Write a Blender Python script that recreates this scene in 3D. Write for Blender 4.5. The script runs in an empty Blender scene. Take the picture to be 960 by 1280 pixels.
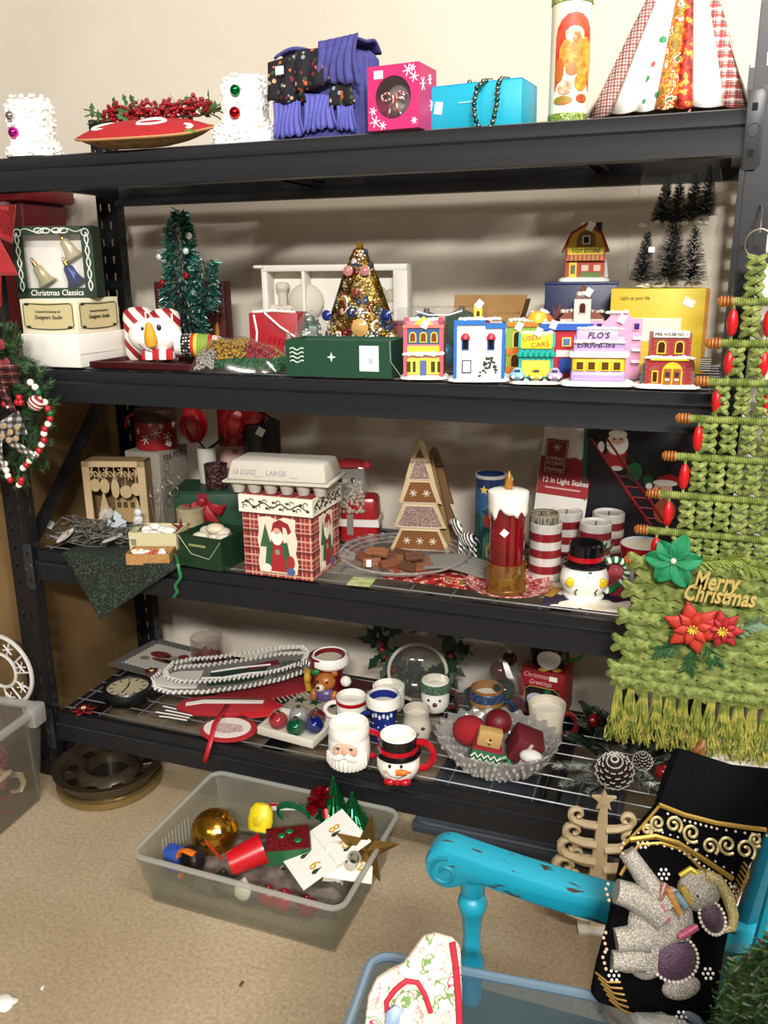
import bpy, bmesh, math, random
from mathutils import Matrix, Vector
random.seed(7)
SC = bpy.context.scene
COL = SC.collection
PI = math.pi
def rad(a): return a*PI/180
# ---------------------------------------------------------------- camera
CX, CY, CZ = 1.6834, -1.7737, 1.4385
YAW, PITCH, ROLL, FPX = 0.3549, 0.2748, -0.0105, 1071.94
FW = Vector((-math.sin(YAW)*math.cos(PITCH), math.cos(YAW)*math.cos(PITCH), -math.sin(PITCH)))
_r = Vector((math.cos(YAW), math.sin(YAW), 0)); _u = _r.cross(FW)
RT = _r*math.cos(ROLL)+_u*math.sin(ROLL); UP = _u*math.cos(ROLL)-_r*math.sin(ROLL)
CP = Vector((CX, CY, CZ))
cd = bpy.data.cameras.new('camera'); cam = bpy.data.objects.new('camera', cd); COL.objects.link(cam)
cd.sensor_fit = 'VERTICAL'; cd.sensor_height = 32.0; cd.lens = FPX*32.0/1280.0
cd.clip_start = 0.01; cd.clip_end = 60
mw = Matrix((RT, UP, -FW)).transposed().to_4x4(); mw.translation = CP
cam.matrix_world = mw
SC.camera = cam
# ---------------------------------------------------------------- world, lights, exposure
wd = bpy.data.worlds.new('world'); SC.world = wd; wd.use_nodes = True
wd.node_tree.nodes['Background'].inputs[0].default_value = (1.0, 0.95, 0.88, 1)
wd.node_tree.nodes['Background'].inputs[1].default_value = 0.06
def area(name, loc, target, sx, sy, power, col=(1, .965, .915)):
    l = bpy.data.lights.new(name, 'AREA'); l.shape = 'RECTANGLE'; l.size = sx; l.size_y = sy
    l.energy = power; l.color = col
    o = bpy.data.objects.new(name, l); COL.objects.link(o); o.location = loc
    o.rotation_euler = (Vector(target)-Vector(loc)).to_track_quat('-Z', 'Y').to_euler()
    return o
area('ceiling_tube_light', (2.6, -1.5, 3.4), (2.2, 0.0, 0.6), 1.2, .18, 50)
area('ceiling_tube_light', (2.9, -4.6, 3.5), (1.4, 0.0, 0.9), 1.2, .2, 225)
area('ceiling_tube_light', (0.6, -5.0, 3.5), (0.6, 0.0, 0.9), 1.2, .2, 36)
vs = SC.view_settings
vs.view_transform = 'Standard'; vs.look = 'None'; vs.exposure = 0.5; vs.gamma = 1.0; vs.use_curve_mapping = False
SC.display_settings.display_device = 'sRGB'
# ---------------------------------------------------------------- placing helpers
ZS = {0: 0.0, 1: 1.715, 2: 1.2074, 3: 0.7073, 4: 0.2093}
RW, RD, BH = 1.72, 0.528, 0.0785
def ray(px, py): return FW + RT*((px-480)/FPX) - UP*((py-640)/FPX)
def onz(px, py, z):
    d = ray(px, py); return CP + d*((z-CZ)/d.z)
def ony(px, py, y):
    d = ray(px, py); return CP + d*((y-CY)/d.y)
def mpp(p): return (Vector(p)-CP).dot(FW)/FPX
def onyz(px, y, z):          # point of given y, z seen in column px
    a = (px-480)/FPX; n = RT - FW*a
    return Vector((CX - (n.y*(y-CY)+n.z*(z-CZ))/n.x, y, z))
# ---------------------------------------------------------------- mesh helpers
def Rx(a): return Matrix.Rotation(rad(a), 4, 'X')
def Ry(a): return Matrix.Rotation(rad(a), 4, 'Y')
def Rz(a): return Matrix.Rotation(rad(a), 4, 'Z')
def Tr(x, y, z): return Matrix.Translation((x, y, z))
ID = Matrix()
class G:
    def __init__(s, m=1.0): s.v = []; s.f = []; s.k = []; s.m = m; s.T = ID; s.i = 0
    def t(s, M=ID): s.T = M; return s
    def mi(s, i): s.i = i; return s
    def add(s, vs, fs):
        b = len(s.v); m = s.m
        for p in vs:
            q = s.T @ Vector(p); s.v.append((q.x*m, q.y*m, q.z*m))
        for f in fs: s.f.append([b+i for i in f]); s.k.append(s.i)
        return s
    def box(s, cx, cy, z, sx, sy, sz, tx=1, ty=1):
        a, b = sx/2, sy/2; v = []
        for zz, p, q in ((z, 1, 1), (z+sz, tx, ty)):
            v += [(cx-a*p, cy-b*q, zz), (cx+a*p, cy-b*q, zz), (cx+a*p, cy+b*q, zz), (cx-a*p, cy+b*q, zz)]
        return s.add(v, [(3, 2, 1, 0), (4, 5, 6, 7), (0, 1, 5, 4), (1, 2, 6, 5), (2, 3, 7, 6), (3, 0, 4, 7)])
    def tray(s, cx, cy, z, sx, sy, sz, t, tx=1, ty=1):      # open-top box with walls of thickness t, flared by tx, ty
        r = []
        for zz, d, p, q in ((z, 0, 1, 1), (z+sz, 0, tx, ty), (z+sz, t, tx, ty), (z+t, t, 1, 1)):
            a, b = sx/2*p-d, sy/2*q-d
            r += [(cx-a, cy-b, zz), (cx+a, cy-b, zz), (cx+a, cy+b, zz), (cx-a, cy+b, zz)]
        f = [(3, 2, 1, 0), (12, 13, 14, 15)]
        for k in range(3):
            for i in range(4): j = (i+1) % 4; f.append((k*4+i, k*4+j, k*4+4+j, k*4+4+i))
        return s.add(r, f)
    def lathe(s, prof, n=24, c=(0, 0, 0), sx=1, sy=1, a0=0, a1=360):
        full = abs(a1-a0) >= 360; cnt = n if full else n+1; rings = []; v = []
        for r, z in prof:
            if abs(r) < 1e-9: rings.append([len(v)]); v.append((c[0], c[1], c[2]+z)); continue
            R = []
            for i in range(cnt):
                a = rad(a0+(a1-a0)*i/n); R.append(len(v)); v.append((c[0]+r*math.cos(a)*sx, c[1]+r*math.sin(a)*sy, c[2]+z))
            rings.append(R)
        f = []
        for A, B in zip(rings, rings[1:]):
            for i in range(n):
                j = (i+1) % cnt if full else i+1
                if len(A) == 1 and len(B) == 1: break
                if len(A) == 1: f.append((A[0], B[j], B[i]))
                elif len(B) == 1: f.append((A[i], A[j], B[0]))
                else: f.append((A[i], A[j], B[j], B[i]))
        return s.add(v, f)
    def ell(s, cx, cy, cz, rx, ry=None, rz=None, n=14, k=9):
        ry = rx if ry is None else ry; rz = rx if rz is None else rz
        pr = [(math.sin(PI*i/k), -math.cos(PI*i/k)) for i in range(k+1)]; pr[0] = (0, -1); pr[-1] = (0, 1)
        T = s.T; s.T = T @ Tr(cx, cy, cz) @ Matrix.Diagonal((rx, ry, rz, 1)); s.lathe(pr, n); s.T = T
        return s
    def tube(s, pts, r, n=6, closed=False, flat=1.0):
        P = [Vector(p) for p in pts]; N = len(P)
        if N < 2: return s
        v = []; f = []; nrm = None
        for i in range(N):
            if closed: d = P[(i+1) % N]-P[i-1]
            else: d = P[min(i+1, N-1)]-P[max(i-1, 0)]
            if d.length < 1e-9: d = Vector((0, 0, 1))
            d.normalize()
            if nrm is None:
                nrm = d.cross(Vector((0, 0, 1)) if abs(d.z) < .9 else Vector((1, 0, 0)))
            nrm = nrm - d*nrm.dot(d)
            if nrm.length < 1e-6: nrm = d.orthogonal()
            nrm.normalize(); b = d.cross(nrm)
            rr = r[i] if isinstance(r, (list, tuple)) else r
            for k in range(n):
                a = 2*PI*k/n; v.append(P[i]+nrm*(rr*math.cos(a))+b*(rr*flat*math.sin(a)))
        for i in range(N if closed else N-1):
            j = (i+1) % N
            for k in range(n): l = (k+1) % n; f.append((i*n+k, i*n+l, j*n+l, j*n+k))
        if not closed: f.append(tuple(range(n-1, -1, -1))); f.append(tuple(range((N-1)*n, N*n)))
        return s.add(v, f)
    def prism(s, pts, d, y0=0):      # polygon in x, z pushed from y0 to y0+d
        n = len(pts); v = [(x, y0, z) for x, z in pts]+[(x, y0+d, z) for x, z in pts]
        f = [tuple(range(n)), tuple(range(2*n-1, n-1, -1))]
        for i in range(n): j = (i+1) % n; f.append((i, i+n, j+n, j))
        return s.add(v, f)
    def slab(s, pts, h, z0=0):       # polygon in x, y pushed from z0 to z0+h
        n = len(pts); v = [(x, y, z0) for x, y in pts]+[(x, y, z0+h) for x, y in pts]
        f = [tuple(range(n-1, -1, -1)), tuple(range(n, 2*n))]
        for i in range(n): j = (i+1) % n; f.append((i, j, j+n, i+n))
        return s.add(v, f)
    def grid(s, fn, nu, nv, cu=False):
        v = [fn(i/nu, j/nv) for j in range(nv+1) for i in range(nu+(0 if cu else 1))]; w = nu if cu else nu+1; f = []
        for j in range(nv):
            for i in range(nu):
                i2 = (i+1) % w; f.append((j*w+i, j*w+i2, (j+1)*w+i2, (j+1)*w+i))
        return s.add(v, f)
    def mesh(s, name, mat, bev=None, ang=38):
        me = bpy.data.meshes.new(name); me.from_pydata(s.v, [], s.f)
        mats = mat if isinstance(mat, (list, tuple)) else [mat]
        for q in mats: me.materials.append(q)
        if len(mats) > 1: me.polygons.foreach_set('material_index', s.k)
        bm = bmesh.new(); bm.from_mesh(me)
        if bev:
            bmesh.ops.bevel(bm, geom=[e for e in bm.edges if len(e.link_faces) == 2 and e.calc_face_angle(0) > .6], offset=bev*s.m, segments=2, profile=.5, affect='EDGES')
        bmesh.ops.recalc_face_normals(bm, faces=bm.faces)
        for e in bm.edges:
            if len(e.link_faces) == 2: e.smooth = e.calc_face_angle(0) < rad(ang)
        for p in bm.faces: p.smooth = ang > 0
        bm.to_mesh(me); bm.free(); me.update()
        return me
    def o(s, name, mat, parent=None, bev=None, sol=None, label=None, kind=None, ang=38):
        ob = bpy.data.objects.new(name, s.mesh(name, mat, bev, ang)); COL.objects.link(ob)
        if parent is not None: ob.parent = parent
        if sol:
            md = ob.modifiers.new('thick', 'SOLIDIFY'); md.thickness = sol*s.m; md.offset = 0
        if label: ob['label'] = label
        if kind: ob['kind'] = kind
        return ob
def thing(name, label, cat, loc, rz=0, group=None, rx=0, ry=0):
    o = bpy.data.objects.new(name, None); COL.objects.link(o); o.empty_display_size = .02
    o.location = loc; o.rotation_euler = (rad(rx), rad(ry), rad(rz)); o['label'] = label; o['category'] = cat
    if group: o['group'] = group
    return o
def tag(o, label, cat, group=None):
    o['label'] = label; o['category'] = cat
    if group: o['group'] = group
    return o
def struct(o): o['kind'] = 'structure'; return o
def S(k, px, y): p = onyz(px, y, ZS[k]); return p, mpp(p)          # on shelf k, column px, depth y
def F(k, px, py): p = onz(px, py, ZS[k]); return p, mpp(p)         # on shelf k under pixel
_tc = {}
def text(s, size, mat, parent, M, name='lettering', depth=.0004, w=None, shear=0, bold=0):
    cu = bpy.data.curves.new('t', 'FONT'); cu.body = s; cu.size = size; cu.align_x = 'CENTER'; cu.align_y = 'CENTER'
    cu.extrude = depth; cu.shear = shear; cu.offset = bold; cu.resolution_u = 2
    ob = bpy.data.objects.new('t', cu); COL.objects.link(ob)
    dg = bpy.context.evaluated_depsgraph_get(); me = bpy.data.meshes.new_from_object(ob.evaluated_get(dg))
    bpy.data.objects.remove(ob); bpy.data.curves.remove(cu)
    if w:
        xs = [v.co.x for v in me.vertices]
        if xs:
            k = w/max(1e-6, max(xs)-min(xs)); me.transform(Matrix.Diagonal((k, 1, 1, 1)))
    me.transform(M @ Rx(90)); me.materials.clear(); me.materials.append(mat); me.name = name
    o = bpy.data.objects.new(name, me); COL.objects.link(o); o.parent = parent
    return o
def dup(root, loc, rz=None, label=None, sc=None):
    r = root.copy(); COL.objects.link(r); r.location = loc
    if rz is not None: r.rotation_euler = (0, 0, rad(rz))
    if label: r['label'] = label
    if sc: r.scale = (sc, sc, sc)
    for ch in list(root.children):
        c = ch.copy(); COL.objects.link(c); c.parent = r
        for g in ch.children:
            d = g.copy(); COL.objects.link(d); d.parent = c
    return r
# ---------------------------------------------------------------- materials
def lin(h):
    h = h.lstrip('#'); r = []
    for i in (0, 2, 4):
        c = int(h[i:i+2], 16)/255; r.append(c/12.92 if c <= .04045 else ((c+.055)/1.055)**2.4)
    return (*r, 1)
_mc = {}
def newmat(key):
    m = bpy.data.materials.new(key); m.use_nodes = True; nt = m.node_tree
    return m, nt, nt.nodes['Principled BSDF']
def coords(nt, scale=1, gen=False):
    tc = nt.nodes.new('ShaderNodeTexCoord'); mp = nt.nodes.new('ShaderNodeMapping')
    mp.inputs['Scale'].default_value = (scale,)*3 if not isinstance(scale, tuple) else scale
    nt.links.new(tc.outputs['Generated' if gen else 'Object'], mp.inputs[0]); return mp.outputs[0]
def ramp(nt, fac, stops, const=True):
    r = nt.nodes.new('ShaderNodeValToRGB'); cr = r.color_ramp
    if const: cr.interpolation = 'CONSTANT'
    while len(cr.elements) < len(stops): cr.elements.new(.5)
    for e, (p, c) in zip(cr.elements, stops): e.position = p; e.color = lin(c) if isinstance(c, str) else c
    nt.links.new(fac, r.inputs[0]); return r.outputs[0]
def bump(nt, b, fac, st, dist=.002):
    n = nt.nodes.new('ShaderNodeBump'); n.inputs['Strength'].default_value = st; n.inputs['Distance'].default_value = dist
    nt.links.new(fac, n.inputs['Height']); nt.links.new(n.outputs[0], b.inputs['Normal'])
def noise(nt, vec, sc, det=3):
    n = nt.nodes.new('ShaderNodeTexNoise'); n.inputs['Scale'].default_value = sc; n.inputs['Detail'].default_value = det
    nt.links.new(vec, n.inputs['Vector']); return n
def H(hexc, r=.5, m=0.0, b=0.0, s=120, v=0.0, hex2=None, e=0, coat=0, sh=0, vs=None):
    # plain colour; b = bump of noise scale s; v = how much colour hex2 mottles it
    key = f'm_{hexc}_{r}_{m}_{b}_{s}_{v}_{hex2}_{e}_{coat}_{sh}_{vs}'
    if key in _mc: return _mc[key]
    mt, nt, p = newmat(key); p.inputs['Base Color'].default_value = lin(hexc); p.inputs['Roughness'].default_value = r; p.inputs['Metallic'].default_value = m
    if coat: p.inputs['Coat Weight'].default_value = coat; p.inputs['Coat Roughness'].default_value = .08
    if sh: p.inputs['Sheen Weight'].default_value = sh
    if e: p.inputs['Emission Color'].default_value = lin(hexc); p.inputs['Emission Strength'].default_value = e
    if b or v:
        vec = coords(nt); n = noise(nt, vec, s)
        if b: bump(nt, p, n.outputs['Fac'], b)
        if v:
            n2 = noise(nt, vec, vs or s*.3, 4); mx = nt.nodes.new('ShaderNodeMix'); mx.data_type = 'RGBA'
            c = ramp(nt, n2.outputs['Fac'], [(.5-.25*(1.1-v), (0, 0, 0, 1)), (.5+.25*(1.1-v), (1, 1, 1, 1))], False)
            nt.links.new(c, mx.inputs['Factor']); mx.inputs['A'].default_value = lin(hexc); mx.inputs['B'].default_value = lin(hex2 or hexc)
            nt.links.new(mx.outputs['Result'], p.inputs['Base Color'])
    _mc[key] = mt; return mt
def clear(tint='ffffff', body=.06, gloss=.10, rough=.05, white='ffffff'):
    key = f'c_{tint}_{body}_{gloss}_{rough}_{white}'
    if key in _mc: return _mc[key]
    mt, nt, p = newmat(key); nd = nt.nodes; out = nd['Material Output']
    tr = nd.new('ShaderNodeBsdfTransparent'); tr.inputs[0].default_value = lin(tint)
    df = nd.new('ShaderNodeBsdfDiffuse'); df.inputs[0].default_value = lin(white)
    tl = nd.new('ShaderNodeBsdfTranslucent'); tl.inputs[0].default_value = lin(white)
    dm = nd.new('ShaderNodeMixShader'); dm.inputs[0].default_value = .5
    nt.links.new(df.outputs[0], dm.inputs[1]); nt.links.new(tl.outputs[0], dm.inputs[2])
    gl = nd.new('ShaderNodeBsdfGlossy'); gl.inputs['Roughness'].default_value = rough
    a = nd.new('ShaderNodeMixShader'); a.inputs[0].default_value = body
    nt.links.new(tr.outputs[0], a.inputs[1]); nt.links.new(dm.outputs[0], a.inputs[2])
    lw = nd.new('ShaderNodeLayerWeight'); pw = nd.new('ShaderNodeMath'); pw.operation = 'POWER'; pw.inputs[1].default_value = 4; nt.links.new(lw.outputs['Facing'], pw.inputs[0])
    ad = nd.new('ShaderNodeMath'); ad.operation = 'MULTIPLY_ADD'; ad.inputs[1].default_value = .45; ad.inputs[2].default_value = gloss
    nt.links.new(pw.outputs[0], ad.inputs[0])
    c = nd.new('ShaderNodeMixShader'); nt.links.new(ad.outputs[0], c.inputs[0])
    nt.links.new(a.outputs[0], c.inputs[1]); nt.links.new(gl.outputs[0], c.inputs[2]); nt.links.new(c.outputs[0], out.inputs[0])
    _mc[key] = mt; return mt
def mathn(nt, op, a, b=None):
    n = nt.nodes.new('ShaderNodeMath'); n.operation = op
    for i, x in ((0, a), (1, b)):
        if x is None: continue
        if isinstance(x, (int, float)): n.inputs[i].default_value = x
        else: nt.links.new(x, n.inputs[i])
    return n.outputs[0]
def stripes(cols, per, axis='z', r=.5, off=0, diag=None, b=0, ang=False):
    # repeating bands of cols along an axis; per in metres
    key = f's_{cols}_{per}_{axis}_{r}_{off}_{diag}_{ang}'
    if key in _mc: return _mc[key]
    mt, nt, p = newmat(key); vec = coords(nt); sp = nt.nodes.new('ShaderNodeSeparateXYZ'); nt.links.new(vec, sp.inputs[0])
    x = sp.outputs['XYZ'.index(axis.upper())]
    if ang:
        x = mathn(nt, 'ARCTAN2', sp.outputs[1], sp.outputs[0])
    if diag: x = mathn(nt, 'ADD', x, mathn(nt, 'MULTIPLY', sp.outputs['XYZ'.index(diag[0].upper())], diag[1]))
    f = mathn(nt, 'FRACT', mathn(nt, 'MULTIPLY', mathn(nt, 'ADD', x, off+10*per), 1/per))
    st = []; pos = 0
    for c, w in cols: st.append((pos, c)); pos += w
    nt.links.new(ramp(nt, f, st), p.inputs['Base Color']); p.inputs['Roughness'].default_value = r
    if b: bump(nt, p, noise(nt, vec, 300).outputs['Fac'], b)
    _mc[key] = mt; return mt
def plaid(base, lines, per, r=.8, axes='xz'):
    # lines: (colour, pos, width) drawn along both axes
    key = f'p_{base}_{lines}_{per}_{axes}'
    if key in _mc: return _mc[key]
    mt, nt, p = newmat(key); vec = coords(nt); sp = nt.nodes.new('ShaderNodeSeparateXYZ'); nt.links.new(vec, sp.inputs[0])
    if axes == 'boxz': us = [mathn(nt, 'ADD', sp.outputs[0], sp.outputs[1]), sp.outputs[2]]
    else: us = [sp.outputs['xyz'.index(a)] for a in axes]
    cur = None; col = lin(base)
    for x in us:
        f = mathn(nt, 'FRACT', mathn(nt, 'MULTIPLY', mathn(nt, 'ADD', x, 20*per), 1/per))
        for c, pos, w in lines:
            k = mathn(nt, 'MULTIPLY', mathn(nt, 'COMPARE', f, pos), 1); k.node.inputs[0]
            cmp_ = k.node.inputs[0].links[0].from_node; cmp_.inputs[2].default_value = w/2
            fac = mathn(nt, 'MULTIPLY', k, .75)
            mx = nt.nodes.new('ShaderNodeMix'); mx.data_type = 'RGBA'; nt.links.new(fac, mx.inputs['Factor'])
            if cur is None: mx.inputs['A'].default_value = col
            else: nt.links.new(cur, mx.inputs['A'])
            mx.inputs['B'].default_value = lin(c); cur = mx.outputs['Result']
    nt.links.new(cur, p.inputs['Base Color']); p.inputs['Roughness'].default_value = r
    _mc[key] = mt; return mt
def dots(base, cols, sc, size=.3, r=.6, m=0, rnd=1.0, b=0):
    # round spots of several colours scattered over a base colour
    key = f'd_{base}_{cols}_{sc}_{size}_{r}_{m}_{rnd}'
    if key in _mc: return _mc[key]
    mt, nt, p = newmat(key); vec = coords(nt); v = nt.nodes.new('ShaderNodeTexVoronoi'); v.inputs['Scale'].default_value = sc
    v.inputs['Randomness'].default_value = rnd; nt.links.new(vec, v.inputs['Vector'])
    sp = nt.nodes.new('ShaderNodeSeparateColor'); nt.links.new(v.outputs['Color'], sp.inputs[0])
    n = len(cols); c = ramp(nt, sp.outputs[0], [(i/n, x) for i, x in enumerate(cols)])
    k = mathn(nt, 'LESS_THAN', v.outputs['Distance'], size)
    mx = nt.nodes.new('ShaderNodeMix'); mx.data_type = 'RGBA'; nt.links.new(k, mx.inputs['Factor']); mx.inputs['A'].default_value = lin(base); nt.links.new(c, mx.inputs['B'])
    nt.links.new(mx.outputs['Result'], p.inputs['Base Color']); p.inputs['Roughness'].default_value = r; p.inputs['Metallic'].default_value = m
    if b: bump(nt, p, v.outputs['Distance'], b, .003)
    _mc[key] = mt; return mt
def blotch(stops, sc, r=.6, det=4, m=0, b=0, stretch=None, const=True):
    # noise broken into colour patches: stops [(pos, colour)]
    key = f'b_{stops}_{sc}_{r}_{det}_{m}_{b}_{stretch}'
    if key in _mc: return _mc[key]
    mt, nt, p = newmat(key); vec = coords(nt, stretch or 1); n = noise(nt, vec, sc, det)
    nt.links.new(ramp(nt, n.outputs['Fac'], stops, const), p.inputs['Base Color']); p.inputs['Roughness'].default_value = r; p.inputs['Metallic'].default_value = m
    if b: bump(nt, p, n.outputs['Fac'], b)
    _mc[key] = mt; return mt
def glitter(cols, sc, r=.3, m=.6):
    key = f'g_{cols}_{sc}_{r}_{m}'
    if key in _mc: return _mc[key]
    mt, nt, p = newmat(key); vec = coords(nt); v = nt.nodes.new('ShaderNodeTexVoronoi'); v.inputs['Scale'].default_value = sc
    nt.links.new(vec, v.inputs['Vector']); sp = nt.nodes.new('ShaderNodeSeparateColor'); nt.links.new(v.outputs['Color'], sp.inputs[0]); n = len(cols)
    nt.links.new(ramp(nt, sp.outputs[0], [(i/n, x) for i, x in enumerate(cols)]), p.inputs['Base Color'])
    p.inputs['Roughness'].default_value = r; p.inputs['Metallic'].default_value = m; bump(nt, p, sp.outputs[1], .5, .002)
    _mc[key] = mt; return mt
BLACKM = H('131418', .36, 0, .06, 400)
WHITE = H('f2f0ea', .5); RED = H('b01420', .45); GREEN = H('0f5a34', .5); GOLD = H('c79a3a', .28, 1.0); BLK = H('0b0b0c', .35)
STICKER = H('f6f5f0', .6); CERAW = H('f0ede4', .16); CERAR = H('a80f1c', .14); CERAB = H('0c0c10', .12); CERAG = H('1b6a3c', .15); SILV = H('c9c9c6', .22, 1.0)
CARD = H('a98253', .85, 0, .15, 60, .5, '98713f', vs=6)
# ================================================================ the setting
def floor_mat():
    mt, nt, p = newmat('concrete'); vec = coords(nt)
    a = noise(nt, vec, 1.6, 5); c = ramp(nt, a.outputs['Fac'], [(.3, '9a876b'), (.5, 'a8967a'), (.68, 'b4a388')], False)
    d = noise(nt, vec, 110, 8); c2 = ramp(nt, d.outputs['Fac'], [(.3, 'a59a88'), (.62, 'ffffff')], False)
    mx = nt.nodes.new('ShaderNodeMix'); mx.data_type = 'RGBA'; mx.blend_type = 'MULTIPLY'; mx.inputs['Factor'].default_value = .45
    nt.links.new(c, mx.inputs['A']); nt.links.new(c2, mx.inputs['B'])
    v = nt.nodes.new('ShaderNodeTexVoronoi'); v.inputs['Scale'].default_value = 9; nt.links.new(vec, v.inputs['Vector'])
    sp = ramp(nt, v.outputs['Distance'], [(.0, '5c4f40'), (.03, 'ffffff')], False)
    m2 = nt.nodes.new('ShaderNodeMix'); m2.data_type = 'RGBA'; m2.blend_type = 'MULTIPLY'; m2.inputs['Factor'].default_value = .6
    nt.links.new(mx.outputs['Result'], m2.inputs['A']); nt.links.new(sp, m2.inputs['B'])
    nt.links.new(m2.outputs['Result'], p.inputs['Base Color']); p.inputs['Roughness'].default_value = .62
    bump(nt, p, d.outputs['Fac'], .12); return mt
struct(G().box(.5, -3, -.1, 9, 9, .1).o('floor', floor_mat()))
struct(G().box(.5, .68, 0, 9, .1, 3.6).o('wall_back', H('d7cebf', .75, 0, .35, 55, .3, 'd0c6b5', vs=3)))
struct(G().box(.5, .615, 0, 9, .03, .09).o('baseboard_back', H('b8ab95', .6), bev=.006))
struct(G().box(.5, -3, 3.6, 9, 9, .1).o('ceiling', H('b9b4aa', .8)))
# ================================================================ the rack
rack = thing('storage_rack', 'black steel boltless storage rack with four wire shelves against the wall', 'shelf rack', (0, 0, 0))
def flange(g, M, w, h, cols, pitch=.0508, z0=0.03):
    # sheet in x, z with real slots; cols: list of (x centre, half top, half bottom, slot height)
    g.t(M); xs = [0]+[(cols[i][0]+cols[i+1][0])/2 for i in range(len(cols)-1)]+[w]
    n = int((h-z0)/pitch)
    for ci, (xc, a, b, sh) in enumerate(cols):
        x0, x1 = xs[ci], xs[ci+1]
        g.add([(x0, 0, 0), (x1, 0, 0), (x1, 0, z0), (x0, 0, z0)], [(0, 1, 2, 3)])
        for k in range(n):
            z = z0+k*pitch; zc = z+pitch/2; zt = zc+sh/2; zb = zc-sh/2
            o = [(x0, z), (x1, z), (x1, z+pitch), (x0, z+pitch)]; i = [(xc-b, zb), (xc+b, zb), (xc+a, zt), (xc-a, zt)]
            g.add([(x, 0, q) for x, q in o+i], [(0, 1, 5, 4), (1, 2, 6, 5), (2, 3, 7, 6), (3, 0, 4, 7)])
        z = z0+n*pitch; g.add([(x0, 0, z), (x1, 0, z), (x1, 0, h), (x0, 0, h)], [(0, 1, 2, 3)])
PH = 1.874
for sx in (0, 1):
    for sy in (0, 1):
        g = G(); y = -.012 if sy == 0 else RD+.012; x0 = -.078 if sx == 0 else RW+.006; sd = 1 if sy == 0 else -1
        c1 = [(.02, .004, .003, .022), (.05, .0055, .0025, .032)]
        flange(g, Tr(x0, y, 0), .072, PH, c1)
        xi = x0+.072 if sx == 0 else x0
        flange(g, Tr(xi, y if sy == 0 else y-.034, 0) @ Rz(90), .034, PH, [(.018, .003, .003, .02)])
        xo = x0 if sx == 0 else x0+.072
        flange(g, Tr(xo, y if sy == 0 else y-.034, 0) @ Rz(90), .034, PH, [(.018, .003, .003, .02)])
        g.o("post", BLACKM, rack, sol=.0022, ang=0)
prof = [(.014, 0), (.014, -.026), (.0, -.031), (.0, -.061), (-.006, -.0785), (.034, -.0785), (.034, 0)]
def beam(flip):
    g = G(); n = len(prof); v = []
    for x in (-.004, RW+.004):
        for y, z in prof: v.append((x, (RD-y) if flip else y, z))
    f = [tuple(range(n)), tuple(range(2*n-1, n-1, -1))]
    for i in range(n): j = (i+1) % n; f.append((i, j, j+n, i+n))
    return g.add(v, f).mesh('beam', BLACKM, bev=.0015)
bf, bb = beam(False), beam(True)
plate = G()
plate.prism([(-.014, -.066), (.008, -.066), (.016, -.056), (.016, .056), (.01, .066), (-.014, .066)], .004, -.018)
plate_me = plate.mesh('bracket', H('2a2c30', .38, 0, .05, 300), bev=.001)
hole_me = G().box(0, -.0185, -.006, .009, .002, .012).mesh('bracket_hole', H('050505', .9))
ring_me = G().t(Rx(90)).tube([(.011*math.cos(a*PI/8), .011*math.sin(a*PI/8), .0185) for a in range(16)], .0007, 4, True).mesh('stamped_ring', H('3a3c40', .4))
for k in (1, 2, 3, 4):
    z = ZS[k]-.006
    for me in (bf, bb):
        o = bpy.data.objects.new('beam', me); COL.objects.link(o); o.parent = rack; o.location = (0, 0, z)
    for x in (-.012, RW+.012):
        o = bpy.data.objects.new('bracket', plate_me); COL.objects.link(o); o.parent = rack; o.location = (x, 0, z-.04)
        if x < 0: o.scale = (-1, 1, 1)
        for dz in (-.038, .038):
            h = bpy.data.objects.new('bracket_hole', hole_me); COL.objects.link(h); h.parent = o; h.location = (-.001, 0, dz)
        h = bpy.data.objects.new('stamped_ring', ring_me); COL.objects.link(h); h.parent = o
    for x in (.004, RW-.004):
        G().box(x, RD/2, z-.055, .024, RD-.07, .05).o('side_rail', BLACKM, rack, bev=.002)
    for x in (.66, 1.42):
        G().box(x, RD/2, z-.04, .045, RD-.03, .012).box(x-.016, RD/2, z-.052, .003, RD-.03, .04).box(x+.016, RD/2, z-.052, .003, RD-.03, .04).o('cross_support', BLACKM, rack)
    g = G(); zz = z+.003
    for i in range(9): y = .042+i*(RD-.084)/8; g.tube([(0, y, zz), (RW, y, zz)], .0024, 5)
    for i in range(17): x = .02+i*(RW-.04)/16; g.tube([(x, .036, zz-.004), (x, RD-.036, zz-.004)], .0024, 5)
    g.o('wire_deck', H('8f9092', .35, .7), rack, label='grid of grey steel wires')
# diagonal braces of the end frames
for x in (-.035, RW+.04):
    for za, zb in ((.72, 1.18), (.05, .2)):
        g = G(); a = Vector((x, .03, za)); b = Vector((x, RD-.03, zb)); 
        g.t(Matrix.Translation(a) @ (b-a).to_track_quat('Z', 'X').to_matrix().to_4x4()).box(0, 0, 0, .004, .045, (b-a).length); g.o('diagonal_brace', BLACKM, rack)
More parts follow.
